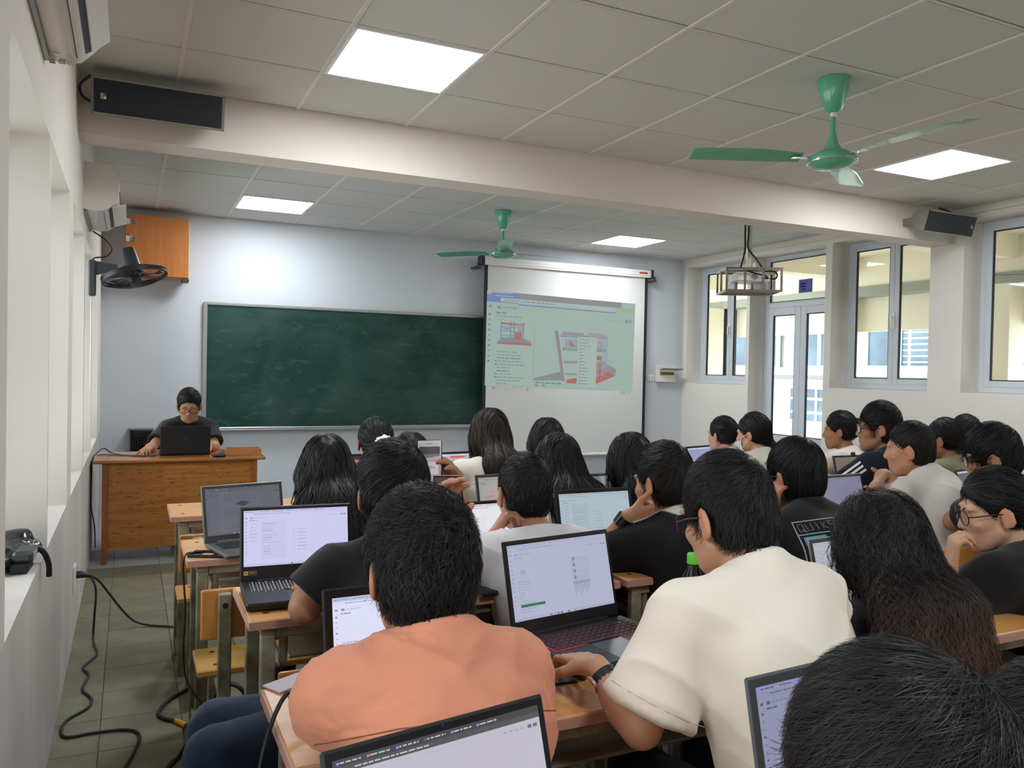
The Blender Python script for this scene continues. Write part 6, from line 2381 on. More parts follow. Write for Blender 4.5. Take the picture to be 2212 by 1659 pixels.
P['glassR'] = person('person with round glasses and tied back black hair, black tee shirt, hand on chin', at(2138, 1014, 2.6), head=(.62, .20, .0), yaw=.30, lean=.30, fem=True, s=1.02, h=.0065, seed=16, tone=(.60, .35, .23),
    shirt=dict(mat=C_BLACK, fit=.022, sleeve=.75, fold=.006, neck=.012), hair=dict(style='pony', n=9000, slen=.10, seg=7, w=.0008, t=(.020, .014, .018), line=.018, fluff=.006, tail=dict(at=(.014, -.130, -.005), pts=[(.01, -.045, -.015), (.02, -.055, -.09), (.02, -.05, -.20)], r=(.022, .026, .030, .014))),
    arms={'L': dict(w=at(2052, 1225, 2.45), e=at(2040, 1320, 2.5), dir=(.15, -.05, 1), n=(.8, -.5, 0), pose='loose'), 'R': dict(w=(2.56, 1.74, .795), e=(2.78, 1.66, .80))})
glasses(P['glassR'], round_=True, hgt=.024, r=.0018)

# right hand block
def quik_print():
    pass
P['quik'] = person('person in black tee shirt with a lettered palm print on the back, hand against face', at(1712, 949, 3.15), head=(.14, .16, .02), yaw=-.02, lean=.38, s=1.06, h=.0065, seed=17, tone=T2, width=1.06,
    shirt=dict(mat=C_BLACK, fit=.020, sleeve=.72, fold=.005), hair=dict(style='short', n=9000, slen=.05, w=.0009, t=(.026, .018, .024), nape=.01, napez=.105, swirl=.3, whorl=(.01, -.06, .115), fluff=.006, rough=.003),
    arms={'L': dict(w=at(1666, 1112, 3.08), e=at(1644, 1210, 3.12), dir=(.2, .0, 1), n=(.9, -.25, 0), pose='relaxed'), 'R': dict(w=(2.46, 2.52, .795), e=(2.60, 2.40, .80))})
glasses(P['quik'], r=.0022)
P['pony1'] = person('person with black ponytail in pale pink blouse, next to the front corner', at(1562, 900, 5.2), head=(.08, .05, 0), yaw=.15, lean=.24, fem=True, s=.93, h=.009, seed=18, tone=T3,
    shirt=dict(mat=C_PINKW, fold=.005, long=True, fit=.016), hair=dict(style='pony', n=2600, slen=.10, seg=7, w=.0016, t=(.018, .013, .016), tail=dict(at=(.02, -.128, .040), pts=[(.02, -.045, -.01), (.03, -.055, -.10), (.035, -.05, -.26)], r=(.024, .034, .036, .020))),
    arms={})
P['pony2'] = person('person wearing a face mask with a low black ponytail and ivory blouse', at(1626, 892, 4.8), head=(.42, .10, 0), yaw=.10, lean=.26, fem=True, s=.92, h=.009, seed=19, tone=T3,
    shirt=dict(mat=C_BLOUSE, fold=.005), hair=dict(style='pony', n=2600, slen=.12, seg=7, w=.0016, t=(.022, .016, .018), line=.022, tail=dict(at=(.014, -.112, -.050), pts=[(.01, -.035, -.05), (.05, -.045, -.14), (.085, -.045, -.27)], r=(.020, .028, .032, .012))))
P['pony3'] = person('person with curly fringe and ponytail in a pearl tie, ivory top, beside the tracksuit', at(1815, 889, 5.5), head=(.45, .06, 0), yaw=.25, lean=.26, fem=True, s=1.0, h=.008, seed=20, tone=T2,
    shirt=dict(mat=C_BLOUSE, fold=.005, collar=.028), hair=dict(style='pony', n=3600, slen=.10, seg=7, w=.0013, t=(.022, .015, .018), line=.022, curl=.5, cfreq=70., fluff=.006, tail=dict(at=(.016, -.130, .0), pts=[(.02, -.045, -.0), (.05, -.06, -.11), (.04, -.055, -.27)], r=(.026, .040, .042, .018))))
P['navy'] = person('person in navy tracksuit jacket with white sleeve stripes and dark rimmed glasses', at(1900, 869, 4.6), head=(.62, .04, 0), yaw=.22, lean=.20, s=1.06, h=.007, seed=21, tone=T2,
    shirt=dict(mat=C_NAVY, fit=.016, long=True, collar=.04), hair=dict(style='crew', n=6000, slen=.05, w=.0011, t=(.028, .016, .022), napez=.085, nape=0, swirl=.3, comb=(.1, .6, 0), line=.028, fluff=.006, rough=.004))
glasses(P['navy'], r=.0026, hgt=.021, frame=MATS['thick_dark_frame'])
P['heavy'] = person('heavily built person with thinning hair in white tee shirt, hands clasped under the chin', at(1965, 911, 4.0), head=(.40, .10, -.05), yaw=.20, lean=.40, s=1.08, h=.0065, seed=22, tone=(.52, .275, .17), width=1.22, belly=.05, jaw=1.12,
    shirt=dict(mat=C_WHITE, fit=.018, sleeve=.72, fold=.007), hair=dict(style='crew', n=8000, slen=.026, seg=5, w=.0008, t=(.012, .008, .012), napez=.085, nape=0, swirl=.5, whorl=(.02, -.05, .10), line=.020, col=(.016, .013, .012), fluff=.004),
    arms={'L': dict(w=at(1890, 1052, 3.80), e=at(1866, 1120, 3.82), dir=(.75, .2, .55), n=(.5, -.3, -.6), pose='loose'), 'R': dict(w=at(1930, 1050, 3.90), e=at(1975, 1130, 3.95), dir=(-.6, -.3, .6), n=(-.6, .3, -.6), pose='loose')})
P['olive'] = person('person with black hair tied at the nape in khaki hooded top', at(2037, 904, 5.0), head=(.25, .12, 0), yaw=.1, lean=.28, fem=True, h=.008, seed=23, tone=T2,
    shirt=dict(mat=C_OLIVE, fit=.016, collar=.03), hair=dict(style='pony', n=3000, slen=.10, seg=7, w=.0014, t=(.020, .014, .018), line=.016, tail=dict(at=(.0, -.105, -.045), pts=[(.0, -.02, -.01), (.0, -.03, -.035)], r=(.032, .036, .018))))
P['back'] = person('person with faded short black hair furthest back by the right wall', at(2084, 896, 5.7), head=(.2, .1, 0), lean=.28, h=.009, seed=24, tone=T2,
    shirt=dict(mat=C_BLACK), hair=dict(style='crew', n=2600, slen=.03, w=.0014, t=(.018, .004, .012), napez=.05, nape=0))
P['dk'] = person('person with bowl cut black hair and thin dark glasses behind the heavy man', at(2130, 918, 3.55), head=(.55, .22, 0), yaw=.15, lean=.30, s=1.03, h=.007, seed=25, tone=T2, width=.85,
    shirt=dict(mat=C_BLACK, fit=.016), hair=dict(style='short', n=7000, slen=.06, w=.0011, t=(.026, .020, .024), line=.036, napez=.100, comb=(0, .7, -.1), fluff=.008, rough=.005, swirl=.2),
    arms={'L': dict(e=(3.40, 2.42, .80), w=(3.50, 2.58, .795))})
glasses(P['dk'], r=.0018)
P['edge'] = person('person cut off by the right edge of the photo with thin reddish glasses', at(2254, 938, 4.3), head=(.55, .12, 0), yaw=.15, lean=.28, fem=True, h=.008, seed=26, tone=T3,
    shirt=dict(mat=C_BLACK), hair=dict(style='long', len=.3, n=2600, slen=.18, seg=8, w=.0013, part=0.0))
glasses(P['edge'], r=.0014, frame=mat('reddish_wire_frame', lin(150, 84, 66), rough=.3, metal=.4))
# the row of the camera
P['fore'] = person('person in the bottom right corner, only the crown of black hair in view', at(1905, 1420, .87), head=(-.05, .22, 0), lean=.25, s=1.06, h=.007, seed=27,
    shirt=dict(mat=C_BLACK), hair=dict(style='short', n=30000, seg=8, slen=.060, w=.00035, t=(.030, .022, .026), swirl=.7, whorl=(.03, -.05, .118), fluff=.012, lift=.006, curl=.4, rough=.006, napez=.11, down=.6, col=(.012, .0115, .0115)), face=False, arms={'L': dict(w=(.60, .70, .62)), 'R': dict(w=(.85, .70, .62))}, trousers=dict(h=.02))
P['fore2'] = person('person at the right edge of the bottom, a sliver of dark hair in view', at(2285, 1440, 1.2), head=(.1, .15, 0), lean=.25, s=1.04, h=.008, seed=28,
    shirt=dict(mat=C_BLACK), hair=dict(style='short', n=12000, seg=8, slen=.06, w=.0006, t=(.030, .022, .026), swirl=.7, fluff=.012, lift=.006, curl=.4, napez=.11, col=(.012, .0115, .0115)), face=False, trousers=dict(h=.02))
# ------------------------------------------------------------------ prints and seams laid on the clothes
from mathutils.bvhtree import BVHTree


def shirt_bvh(J):
    Vs, Fs = J['shirt_v']
    return BVHTree.FromPolygons([tuple(v) for v in Vs], [tuple(int(i) for i in f) for f in Fs])


def lay(bvh, o, d, lift=.0015):
    h = bvh.ray_cast(Vector(o), Vector(d), 1.5)
    return np.array(h[0]) - np.array(d) * lift if h[0] is not None else None


def back_pt(J, bvh, x, z, lift=.0015):
    """point on the back of a shirt: x to the right, z up from the nape, along the back"""
    o = J['N'] + J['RB'][:, 0] * x + J['RB'][:, 2] * z - J['RB'][:, 1] * .6
    return lay(bvh, o, J['RB'][:, 1], lift)


def back_line(J, bvh, pts, r, name, m, parent, n=14):
    P_ = []
    for i in range(len(pts) - 1):
        for t in np.linspace(0, 1, n, endpoint=(i == len(pts) - 2)):
            a = V(*pts[i]) * (1 - t) + V(*pts[i + 1]) * t
            q = back_pt(J, bvh, a[0], a[1], .0004)
            if q is not None:
                P_.append(q - J['base'])
    return MB().tube(P_, r, 5).obj(name, m, parent, smooth=True)


J = P['quik']
bv = shirt_bvh(J)
def print_poly(polys, c, name, lift):
    b_ = MB()
    b_.col = c
    for poly in polys:
        pts = [back_pt(J, bv, x, z, lift) for x, z in poly]
        if all(q is not None for q in pts):
            b_.add([q - J['base'] for q in pts], [tuple(range(len(pts)))])
    return b_
def grid_rect(x0, x1, z0, z1, nx=8, nz=6):
    xs, zs = np.linspace(x0, x1, nx + 1), np.linspace(z0, z1, nz + 1)
    return [[(xs[i], zs[j]), (xs[i + 1], zs[j]), (xs[i + 1], zs[j + 1]), (xs[i], zs[j + 1])] for i in range(nx) for j in range(nz)]
pr = MB()
def addp(polys, c, lift):
    q = print_poly(polys, c, '', lift)
    pr.col = c
    pr.add(q.v, q.f)
WX, EX = -.165, .115
ZT, ZM, ZB = -.028, -.078, -.20
CY, YE, GR = (.13, .42, .52), (.48, .50, .07), (.36, .46, .48)
th = .0035
for a in ((WX, EX, ZT - th, ZT), (WX, WX + th, ZM, ZT), (EX - th, EX, ZM, ZT), (WX, EX, ZM - th, ZM), (WX, WX + th, ZB, ZM), (EX - th, EX, ZB, ZM)):
    addp(grid_rect(*a, 10 if a[1] - a[0] > .1 else 1, 1 if a[1] - a[0] > .1 else 6), GR, .0016)
md = (WX + EX) / 2
addp(grid_rect(WX + .012, md, ZB, ZM - .012), CY, .0016)
addp(grid_rect(md, EX - .012, ZB, ZM - .012), YE, .0016)
rp = random.Random(8)
for (cx, cz, sc) in ((md - .055, ZM - .050, 1.0), (md + .045, ZM - .040, .75)):
    for k in range(13):
        a = rp.uniform(-.4, PI + .4)
        L_ = rp.uniform(.035, .058) * sc
        dx, dz = math.cos(a) * L_, math.sin(a) * L_ - .012 * abs(math.cos(a))
        px_, pz_ = -math.sin(a) * .007 * sc, math.cos(a) * .007 * sc
        mid_ = (cx + dx * .55, cz + dz * .55 + .008)
        addp([[(cx, cz), (mid_[0] - px_, mid_[1] - pz_), (cx + dx, cz + dz), (mid_[0] + px_, mid_[1] + pz_)]], (.010, .012, .014), .0024)
    addp([[(cx - .004, cz), (cx + .004, cz), (cx + .012, ZB), (cx + .003, ZB)]], (.010, .012, .014), .0024)
pr.obj('back_print', M_PRINT, J['shirt'])
# the lettering over the picture
STROKES = {'Q': [[(0, 0), (1, 0), (1, 1), (0, 1), (0, 0)], [(.6, .3), (1.1, -.15)]], 'U': [[(0, 1), (0, 0), (1, 0), (1, 1)]], 'I': [[(.5, 0), (.5, 1)]], 'K': [[(0, 0), (0, 1)], [(1, 1), (0, .5), (1, 0)]],
           'S': [[(1, 1), (0, 1), (0, .5), (1, .5), (1, 0), (0, 0)]], 'L': [[(0, 1), (0, 0), (1, 0)]], 'V': [[(0, 1), (.5, 0), (1, 1)]], 'E': [[(1, 1), (0, 1), (0, 0), (1, 0)], [(0, .5), (.8, .5)]], 'R': [[(0, 0), (0, 1), (1, 1), (1, .5), (0, .5)], [(.4, .5), (1, 0)]]}
lt = MB()
lx_ = WX + .014
for ch in 'QUIKSILVER':
    for st_ in STROKES[ch]:
        pts = []
        for i in range(len(st_) - 1):
            for t_ in (0, .5):
                pts.append((st_[i][0] + (st_[i + 1][0] - st_[i][0]) * t_, st_[i][1] + (st_[i + 1][1] - st_[i][1]) * t_))
        pts.append(st_[-1])
        w3 = [back_pt(J, bv, lx_ + x * .0165, ZM + .011 + z * .027, .0014) for x, z in pts]
        if all(q is not None for q in w3):
            lt.tube([q - J['base'] for q in w3], .0010, 4)
    lx_ += .0258
lt.obj('back_lettering', mat('pale_shirt_print', lin(150, 160, 160), rough=.8), J['shirt'])

J = P['peach']
bv = shirt_bvh(J)
SEAM = mat('peach_seam', lin(150, 88, 66), rough=.9)
back_line(J, bv, [(-.225, -.110), (-.12, -.103), (0, -.108), (.12, -.112), (.225, -.125)], .0014, 'yoke_seam', SEAM, J['shirt'])
J = P['brown']
bv = shirt_bvh(J)
back_line(J, bv, [(-.20, -.10), (.20, -.10)], .0013, 'yoke_seam', mat('ivory_seam', lin(180, 170, 156)), J['shirt'])
for who, mm in (('whiteT', mat('off_white_seam', lin(190, 180, 162))), ('heavy', mat('off_white_seam', lin(190, 180, 162)))):
    J = P[who]
    bv = shirt_bvh(J)
    for nm in 'LR':
        e, ua = J[nm]['cuff']
        e = e - ua * .022
        a = nrm(np.cross(ua, V(.2, .9, .1)))
        b_ = np.cross(ua, a)
        pts = []
        for k in range(25):
            an = 2 * PI * k / 24
            dd = a * math.cos(an) + b_ * math.sin(an)
            q = lay(bv, e + dd * .16, -dd, .0003)
            if q is not None and np.linalg.norm(q - e) < .12:
                pts.append(q - J['base'])
        if len(pts) > 6:
            MB().tube(pts, .0009, 4, cap=False).obj('cuff_seam', mm, J['shirt'], smooth=True)

J = P['navy']
bv = shirt_bvh(J)
for nm in 'LR':
    q_ = -1 if nm == 'L' else 1
    j = J[nm]
    for c_ in (-.024, 0, .024):
        m = MB()
        vs = []
        S0, E0, W0 = j['S'] + V(0, 0, .03) - J['r'] * q_ * .0, j['E'], j['W']
        path_ = [S0 + (E0 - S0) * t for t in np.linspace(.10, .95, 10)] + [E0 + (W0 - E0) * t for t in np.linspace(.05, .85, 8)]
        for i, p_ in enumerate(path_):
            tan = nrm(path_[min(i + 1, len(path_) - 1)] - path_[max(i - 1, 0)])
            out = nrm(J['r'] * q_ * .9 - J['f'] * .35 - tan * 0)
            out = nrm(out - (out @ tan) * tan)
            sd_ = np.cross(tan, out)
            for w_ in (-.006, .006):
                h_ = lay(bv, p_ + out * .3 + sd_ * (c_ + w_), -out, .0022)
                vs.append((h_ if h_ is not None else p_) - J['base'])
        m.add(vs, [(2 * i, 2 * i + 1, 2 * i + 3, 2 * i + 2) for i in range(len(path_) - 1)])
        m.obj('sleeve_stripe', mat('white_tape', lin(225, 225, 226), rough=.7), J['shirt'], smooth=True)

# ------------------------------------------------------------------ worn and held
band(P['watch'], 'L', 'wrist_watch', mat('black_rubber', lin(22, 22, 24), rough=.6), .028, r=.029, along=.022)
j = P['watch']['L']
o, c_, a_, b_ = band(P['watch'], 'L', 'watch_case', mat('black_watch_case', lin(18, 18, 20), rough=.2), .036, r=.0315, along=.022)
o, c_, a_, b_ = band(P['whiteT'], 'L', 'wrist_watch', M_BLACK, .020, r=.0275, along=.030)
J = P['whiteT']
j = J['L']
cn = nrm(-RX * .9 + V(0, 0, .1))
cn = nrm(cn - (cn @ j['fa']) * j['fa'])
m = MB().lathe([(.0001, -.004), (.017, -.004), (.019, -.001), (.019, .004), (.016, .006), (.0001, .006)], n=28)
m.xf(frame_m(c_ + cn * .033 - J['base'], j['fa'], np.cross(cn, j['fa']), cn))
m.obj('watch_case', M_CHROME, J['root'], smooth='auto')
m = MB().lathe([(.0001, .0062), (.014, .0062), (.014, .0066), (.0001, .0066)], n=24)
m.xf(frame_m(c_ + cn * .033 - J['base'], j['fa'], np.cross(cn, j['fa']), cn))
m.obj('watch_face', mat('pale_dial', lin(200, 190, 176), rough=.2), J['root'])
band(P['heavy'], 'L', 'bracelet', mat('brown_bead', lin(92, 70, 40), rough=.5, var=.5, vscale=160), .022, r=.030, along=.02)
# scrunchie, pearl tie
J = P['scrunchie']
c_ = J['C'] + J['RH'] @ (V(.024, -.138, .004) * J['s']) - J['base']
m = MB()
pts = []
for k in range(41):
    an = 2 * PI * k / 40
    rr_ = .036 + .005 * math.sin(an * 9)
    pts.append(c_ + J['RH'] @ V(rr_ * math.cos(an), .010 * math.sin(an * 5), rr_ * math.sin(an)))
m.tube(pts, [.011 + .003 * math.sin(k * 2.2) for k in range(41)], 8, cap=False)
sc_ = m.obj('scrunchie', mat('ivory_scrunchie', lin(232, 224, 208), rough=.7), J['root'], smooth=True)
m = MB(); m.lathe([(.0001, -.012), (.012, -.008), (.015, 0), (.012, .008), (.0001, .012)], c_ + J['RH'] @ V(-.012, -.012, .004), n=14)
m.obj('purple_patch', mat('lilac_cloth', lin(150, 118, 190), rough=.7), sc_, smooth=True)
J = P['pony3']
c_ = J['C'] + J['RH'] @ (V(.018, -.128, .004) * J['s']) - J['base']
m = MB()
for k in range(10):
    an = 2 * PI * k / 10
    m.lathe([(.0001, -.006), (.0045, -.004), (.006, 0), (.0045, .004), (.0001, .006)], c_ + J['RH'] @ V(.030 * math.cos(an), 0, .030 * math.sin(an)), n=8)
m.obj('pearl_tie', mat('pearl', lin(236, 232, 226), rough=.25), J['root'], smooth=True, kind='stuff')
# face mask of the second ponytail
J = P['pony2']
C_, R_, s_ = J['C'], J['RH'], J['s']
g_ = lambda x, y, z: C_ + R_ @ (V(x, y * HY, z) * s_) - J['base']
m = MB()
cols, rows_ = 11, 7
vs = []
for i in range(rows_):
    for k in range(cols):
        u, w_ = (k / (cols - 1) - .5) * 2, i / (rows_ - 1)
        yy = .112 - .050 * abs(u) ** 1.7 - .014 * abs(w_ - .45) * 2 - (.010 if w_ > .85 else 0)
        vs.append(g_(u * .070, yy, -.012 - w_ * .090))
m.add(vs, [(i * cols + k, i * cols + k + 1, (i + 1) * cols + k + 1, (i + 1) * cols + k) for i in range(rows_ - 1) for k in range(cols - 1)])
mk = m.obj('face_mask', mat('white_mask_cloth', lin(222, 222, 220), rough=.8), J['root'], smooth=True)
sd = mk.modifiers.new('thick', 'SOLIDIFY')
sd.thickness = .0015
m = MB()
for q in (-1, 1):
    m.tube(spline([g_(q * .068, .060, -.020), g_(q * .078, .025, -.002), g_(q * .084, -.012, .020), g_(q * .084, -.024, -.008), g_(q * .078, .015, -.045), g_(q * .066, .055, -.085)], 4), .0016, 5)
m.obj('mask_loop', mat('white_mask_cloth', lin(222, 222, 220)), mk, smooth=True)

# phones
def phone(label, c, right, up, w=.070, h=.142, case=None, white=True, items=None):
    right, up = nrm(right), nrm(up)
    n_ = np.cross(right, up)          # towards the viewer of its screen
    t = thing('mobile_phone', label, 'phone', c)
    M = frame_m((0, 0, 0), right, n_ * -1, up)
    MB().rbox(-w / 2 - .002, w / 2 + .002, -.001, .009, -h / 2 - .002, h / 2 + .002, .004).xf(M).obj('case', case or M_BLACK, t)
    b = MB().rbox(-w / 2, w / 2, -.0022, -.0008, -h / 2, h / 2, .0006).xf(M).obj('front_glass', mat('white_phone_front', lin(236, 234, 232), rough=.15) if white else mat('black_phone_front', lin(14, 14, 16), rough=.1), t)
    sx, sz0, sz1 = (w / 2 - .004, -h / 2 + .018, h / 2 - .018) if white else (w / 2 - .003, -h / 2 + .003, h / 2 - .003)
    plate(items, lambda u, v, l: M[:3, :3] @ V(-sx + 2 * sx * u, -.0024 - l, sz0 + (sz1 - sz0) * v), 'display', M_SCREEN, b, gap=.0001)
    if white:
        m = MB(); m.rbox(-.008, .008, -.0026, -.0022, h / 2 - .010, h / 2 - .0085, .0003)
        m.xf(M).obj('earpiece', M_DGREY, b)
    return t
PHOTO = [(0, 0, 1, 1, (.34, .28, .32), 0), (0, .78, 1, 1, (.05, .05, .055), 1), ([(0, .62), (1, .74), (1, .80), (0, .78)], (.16, .13, .13), 2), ([(.0, .58), (1, .66), (1, .74), (0, .64)], (.42, .32, .36), 3),
         (.10, .22, .92, .56, (.52, .44, .48), 2), (.40, .36, .66, .46, (.36, .33, .36), 3), ([(.68, .36), (.80, .40), (.68, .45)], (.50, .22, .26), 3), ([(.06, 0), (.08, .14), (.20, .22), (.34, .16), (.38, 0)], (.012, .010, .012), 4), ([(.62, 0), (.66, .10), (.80, .15), (.94, .08), (.98, 0)], (.012, .010, .012), 4)]
jr = P['blackT']['R']
phone('white phone with a black rim held up to photograph the projection screen', at(928, 1003, 2.42), RX + V(0, 0, .02), V(0.02, .10, 1), items=PHOTO)
phone('second phone with a tan rim, mostly hidden by the peach shirt student\'s head', at(972, 1092, 2.02), RX, V(-.06, .14, 1), w=.072, h=.148, case=mat('tan_phone_case', lin(176, 138, 112), rough=.5), white=False, items=[(0, 0, 1, 1, (.05, .035, .04), 0), (.10, .10, .9, .62, (.22, .16, .20), 1), (.55, .55, .8, .66, (.45, .38, .44), 2)])

# ------------------------------------------------------------------ on the desks
t = thing('water_bottle', 'clear plastic water bottle with bright green cap behind the white shoulder', 'bottle', gp := at(1493, 1400, 2.12) * V(1, 1, 0) + V(0, 0, .751))
M_PET = clear_glass('clear_bottle_plastic', (.93, .96, .95), 1.4)
MB().lathe([(.0001, .0), (.028, .0), (.031, .006), (.031, .09), (.029, .10), (.031, .11), (.031, .145), (.026, .170), (.014, .195), (.0125, .20), (.0125, .207), (.0001, .207)], n=28).obj('bottle_body', M_PET, t, smooth='auto')
MB().lathe([(.0001, .203), (.0165, .203), (.0165, .226), (.015, .229), (.0001, .229)], n=24).obj('cap', mat('bright_green_plastic', lin(96, 205, 32), rough=.35), t, smooth='auto')
zc = (gp - at(1493, 1220, 2.12))
# black board / mouse pad and plug cable beside the gaming laptop
t = thing('mouse_pad', 'flat black board under a cable plug beside the peach sleeve', 'pad', (.855, 1.665, .7505), -.10)
MB().rbox(-.075, .075, -.10, .10, 0, .005, .004).obj('board', M_BLACK, t)
cable('laptop_cable', 'black power lead with a ferrite bead plugged into the red keyboard laptop', [(.885, 1.765, .767), (.868, 1.745, .768), (.872, 1.712, .762), (.868, 1.690, .768), (.862, 1.655, .768), (.848, 1.62, .762), (.85, 1.58, .760)], .0035)
m = MB().tube([(.870, 1.700, .768), (.8645, 1.668, .770)], .0095, 10)
tag(m.obj('ferrite_bead', M_BLACK, smooth='auto'), 'thick black bead on the power lead lying on the black board', 'cable part')
t = thing('phone_case', 'black open phone case with an orange patch on the second row desk', 'phone case', (.285, 3.125, .7505), -.42)
m = MB()
m.rbox(-.082, .082, -.040, .040, 0, .003, .001)
m.obj('case_back', M_BLACK, t)
for a in ((-.082, .082, -.040, -.036), (-.082, .082, .036, .040), (-.082, -.078, -.036, .036), (.078, .082, -.036, .036)):
    MB().rbox(*a, .003, .011, .0012).obj('case_rim', M_BLACK, t)
m = MB(); m.rbox(-.045, -.005, -.02, .022, .003, .0036, .0003)
m.obj('patch', mat('orange_tan_patch', lin(196, 136, 86), rough=.6), t)
cable('charger_cable', 'thin black charging cable hanging over the left end of the second row desk', [(.350, 3.20, .762), (.29, 3.185, .758), (.225, 3.175, .757), (.192, 3.165, .752), (.183, 3.16, .70), (.192, 3.15, .55), (.186, 3.14, .40), (.20, 3.10, .30), (.27, 3.0, .22), (.34, 2.9, .2)], .0035)
t = thing('paper_sheet', 'white paper edge lying under the black cable on the peach student\'s desk', 'paper', (.335, 1.805, .7507), .5)
m = MB(); m.rbox(-.06, .10, -.03, .03, 0, .004, .001)
m.obj('sheets', mat('lavender_white_paper', lin(224, 216, 228), rough=.8), t)
cable('headphone_cable', 'black cable curving from the peach sleeve over the desk corner down past the jeans', [(.36, 1.66, .790), (.315, 1.645, .80), (.275, 1.61, .79), (.235, 1.56, .72), (.215, 1.53, .60), (.205, 1.52, .45), (.20, 1.54, .25), (.22, 1.58, .02)], .005)
# teacher's desk
t = thing('computer_mouse', 'black computer mouse under the teacher\'s right hand', 'mouse', (.118, 6.80, .7525), 2.9)
m = MB()
vs, fs = [], []
nu, nv = 12, 6
for i in range(nv + 1):
    for k in range(nu):
        an = 2 * PI * k / nu
        ph = i / nv * PI / 2
        vs.append((.031 * math.cos(an) * math.cos(ph), .054 * math.sin(an) * math.cos(ph), .034 * math.sin(ph)))
for i in range(nv):
    for k in range(nu):
        fs.append((i * nu + k, i * nu + (k + 1) % nu, (i + 1) * nu + (k + 1) % nu, (i + 1) * nu + k))
m.add(vs, fs)
m.obj('shell', M_BLACK, t, smooth=True)
m = MB(); m.rbox(-.003, .003, .015, .03, .028, .034, .001)
m.obj('wheel', M_DGREY, t)
t = thing('wooden_tray', 'shallow open wooden tray on the right end of the teacher desk', 'tray', (.67, 6.50, .7525), -.05)
M_TRAYW = wood_mat('pale_tray_wood', lin(184, 128, 80), lin(164, 108, 64), axis=0)
for a in ((0, .26, 0, .16, 0, .006), (0, .26, 0, .006, .006, .055), (0, .26, .154, .16, .006, .055), (0, .006, .006, .154, .006, .055), (.254, .26, .006, .154, .006, .055)):
    MB().rbox(*a, .001).obj('tray_board', M_TRAYW, t)
t = thing('board_eraser', 'dark blue pouch lying between the laptop and the wooden tray', 'pouch', (.615, 6.46, .7525), .05)
m = MB(); m.rbox(-.045, .05, -.03, .03, 0, .026, .010)
m.obj('pouch', mat('navy_pouch', lin(36, 40, 62), rough=.6), t)
cable('teacher_cable', 'black cable looping along the left end of the teacher desk and down its side', [(.24, 6.72, .760), (.10, 6.62, .757), (-.02, 6.72, .757), (-.12, 6.86, .762), (-.17, 6.84, .80), (-.205, 6.72, .79), (-.243, 6.62, .74), (-.246, 6.60, .62), (-.246, 6.60, .4), (-.225, 6.64, .25), (-.22, 6.68, .08)], .0042)
cable('teacher_cable', 'second black cable lying across the teacher desk behind the laptop', [(.18, 6.60, .757), (.05, 6.68, .757), (-.08, 6.74, .757), (-.16, 6.80, .757), (-.22, 6.78, .757)], .0035)
cable('teacher_cable', 'short black cable from the laptop to the pouch on the teacher desk', [(.575, 6.56, .757), (.60, 6.60, .757), (.66, 6.70, .757), (.72, 6.74, .757)], .004)

# ------------------------------------------------------------------ window sill: crumpled bag with a power adapter
t = thing('plastic_bag', 'crumpled shiny black bag lying on the left window sill', 'bag', (-.36, 3.0, L_SILL))
S = SDF()
S.ell((0, .0, .035), (.10, .15, .042), None, .03)
S.ell((.03, .07, .050), (.06, .08, .040), None, .04)
S.ell((.0, -.09, .035), (.08, .09, .035), None, .03)
S.cut((0, 0, -1), 0.0, .004)
Vb, Fb = S.mesh(.008)
Nb = vnormals(Vb, Fb)
Vb = Vb + Nb * ((np.abs(vnoise(Vb * V(18, 11, 22), 3)) * 2 - .8) * .016 + (np.abs(vnoise(Vb * 40, 9)) - .3) * .006)[:, None]
Vb[:, 2] = np.maximum(Vb[:, 2], .0005)
link('bag_skin', np_mesh('bag_skin', Vb, Fb, mat('shiny_black_plastic', lin(24, 25, 28), rough=.22, spec=.6)), t)
t = thing('power_adapter', 'dark power adapter with a pale label on the sill in front of the black bag', 'adapter', (-.292, 2.90, L_SILL + .002), -.05)
MB().rbox(-.026, .030, -.055, .065, .03, .066, .010).obj('housing', M_DGREY, t)
m = MB(); m.rbox(.0295, .0315, -.035, .03, .036, .060, .0005)
m.obj('label', mat('grey_label', lin(170, 172, 172), rough=.5), t)
MB().tube(spline([(.0, .064, .05), (.02, .085, .05), (.042, .092, .03), (.055, .098, -.01), (.056, .10, -.05)], 5), .009, 8).obj('cord_stub', M_BLACK, t, smooth=True)
MB().rbox(-.03, .02, -.06, .04, .0, .03, .004).obj('coiled_lead', M_BLACK, t)

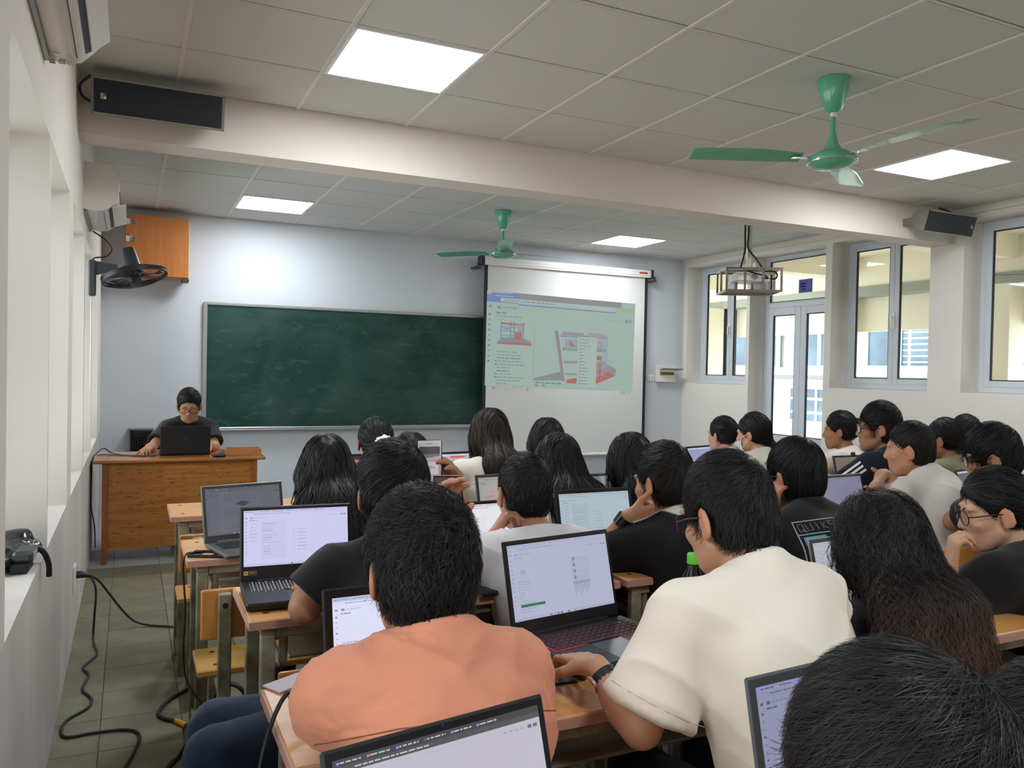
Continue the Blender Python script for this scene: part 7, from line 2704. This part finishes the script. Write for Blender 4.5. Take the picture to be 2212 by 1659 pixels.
# wall socket and the leads on the floor
t = thing('wall_socket', 'white wall socket with a black plug, low on the left wall', 'socket', (LW, 4.72, .265))
MB().rbox(0, .012, -.055, .055, 0, .135, .003).obj('cover', M_PLATE, t)
m = MB()
m.tube([(.010, .03, .075), (.035, .03, .075), (.06, .03, .07), (.085, .028, .062)], [.019, .019, .014, .008], 10)
m.obj('plug', M_BLACK, t, smooth='auto')
cable('power_cable', 'black mains lead from the wall plug sagging across the aisle to the benches', [(-.175, 4.748, .328), (-.14, 4.76, .30), (-.08, 4.80, .20), (-.02, 4.84, .10), (.04, 4.86, .03), (.12, 4.83, .008), (.20, 4.78, .008), (.30, 4.70, .008), (.42, 4.62, .008)], .006)
cable('power_cable', 'long black lead winding along the aisle floor by the left wall', [(-.172, 4.742, .325), (-.15, 4.72, .26), (-.155, 4.71, .12), (-.16, 4.72, .02), (-.150, 4.60, .007), (-.134, 4.446, .007), (-.185, 4.286, .007), (-.158, 4.164, .007), (-.175, 3.995, .007), (-.136, 3.871, .007), (-.144, 3.77, .007), (-.215, 3.67, .007), (-.228, 3.572, .007), (-.205, 3.50, .007), (-.117, 3.502, .007), (.005, 3.482, .007), (.048, 3.41, .007), (.029, 3.275, .007), (-.009, 3.13, .007), (-.06, 2.95, .007), (-.03, 2.7, .007)], .006)
cable('power_cable', 'thick black lead running under the benches with a yellow joint', [(.46, 4.02, .05), (.36, 3.93, .01), (.272, 3.843, .008), (.176, 3.74, .008), (.121, 3.61, .008), (.136, 3.541, .008), (.183, 3.489, .008)], .0075)
m = MB().tube([(.183, 3.489, .009), (.198, 3.462, .009), (.216, 3.425, .009)], .011, 10)
tag(m.obj('cable_joint', mat('yellow_tape', lin(206, 150, 38), rough=.5), smooth='auto'), 'yellow taped joint on the thick lead under the benches', 'cable joint')
cable('power_cable', 'thin grey lead continuing from the yellow joint towards the extension block', [(.216, 3.425, .008), (.228, 3.34, .006), (.214, 3.25, .006), (.228, 3.17, .006), (.262, 3.115, .01)], .005, M_DGREY)
cable('power_cable', 'black lead rising in a loop over the bench rail and down to the extension block', [(.05, 2.70, .008), (.10, 3.0, .008), (.17, 3.05, .06), (.24, 2.93, .24), (.285, 2.80, .38), (.33, 2.74, .40), (.37, 2.72, .33), (.39, 2.73, .18), (.40, 2.78, .01)], .0075)
cable('power_cable', 'black lead curving over the floor tiles from the extension block towards the camera', [(.27, 3.09, .02), (.20, 3.16, .008), (.15, 3.13, .008), (.11, 3.0, .008), (.06, 2.75, .008)], .0075)
t = thing('extension_block', 'black extension block with plugs on the floor under the bench', 'extension block', (.30, 3.02, 0), .35)
MB().rbox(-.035, .035, -.12, .12, 0, .042, .006).obj('housing', M_BLACK, t)
for y_ in (-.06, .02):
    MB().rbox(-.02, .02, y_, y_ + .045, .042, .075, .006).obj('plug', M_BLACK, t)
# chalk marks on a desk leg
# ------------------------------------------------------------------ a black rucksack on the bench behind the round glasses
t = thing('backpack', 'black rucksack hanging behind the black tee shirt by the right edge', 'bag', (2.42, .93, .44), .1)
S = SDF()
S.box((0, 0, .19), (.17, .085, .19), None, .06, .02)
S.box((0, -.085, .14), (.13, .045, .11), None, .04, .02)
Vb, Fb = S.mesh(.012)
Vb = Vb + vnormals(Vb, Fb) * (vnoise(Vb * 14, 2) * .006)[:, None]
link('bag_body', np_mesh('bag_body', Vb, Fb, cloth_mat('black_nylon', lin(25, 25, 28))), t)
MB().tube(spline([(-.06, .05, .36), (-.05, .04, .43), (.05, .04, .43), (.06, .05, .36)], 5), .010, 8).obj('grab_handle', MATS['black_nylon'], t, smooth=True)
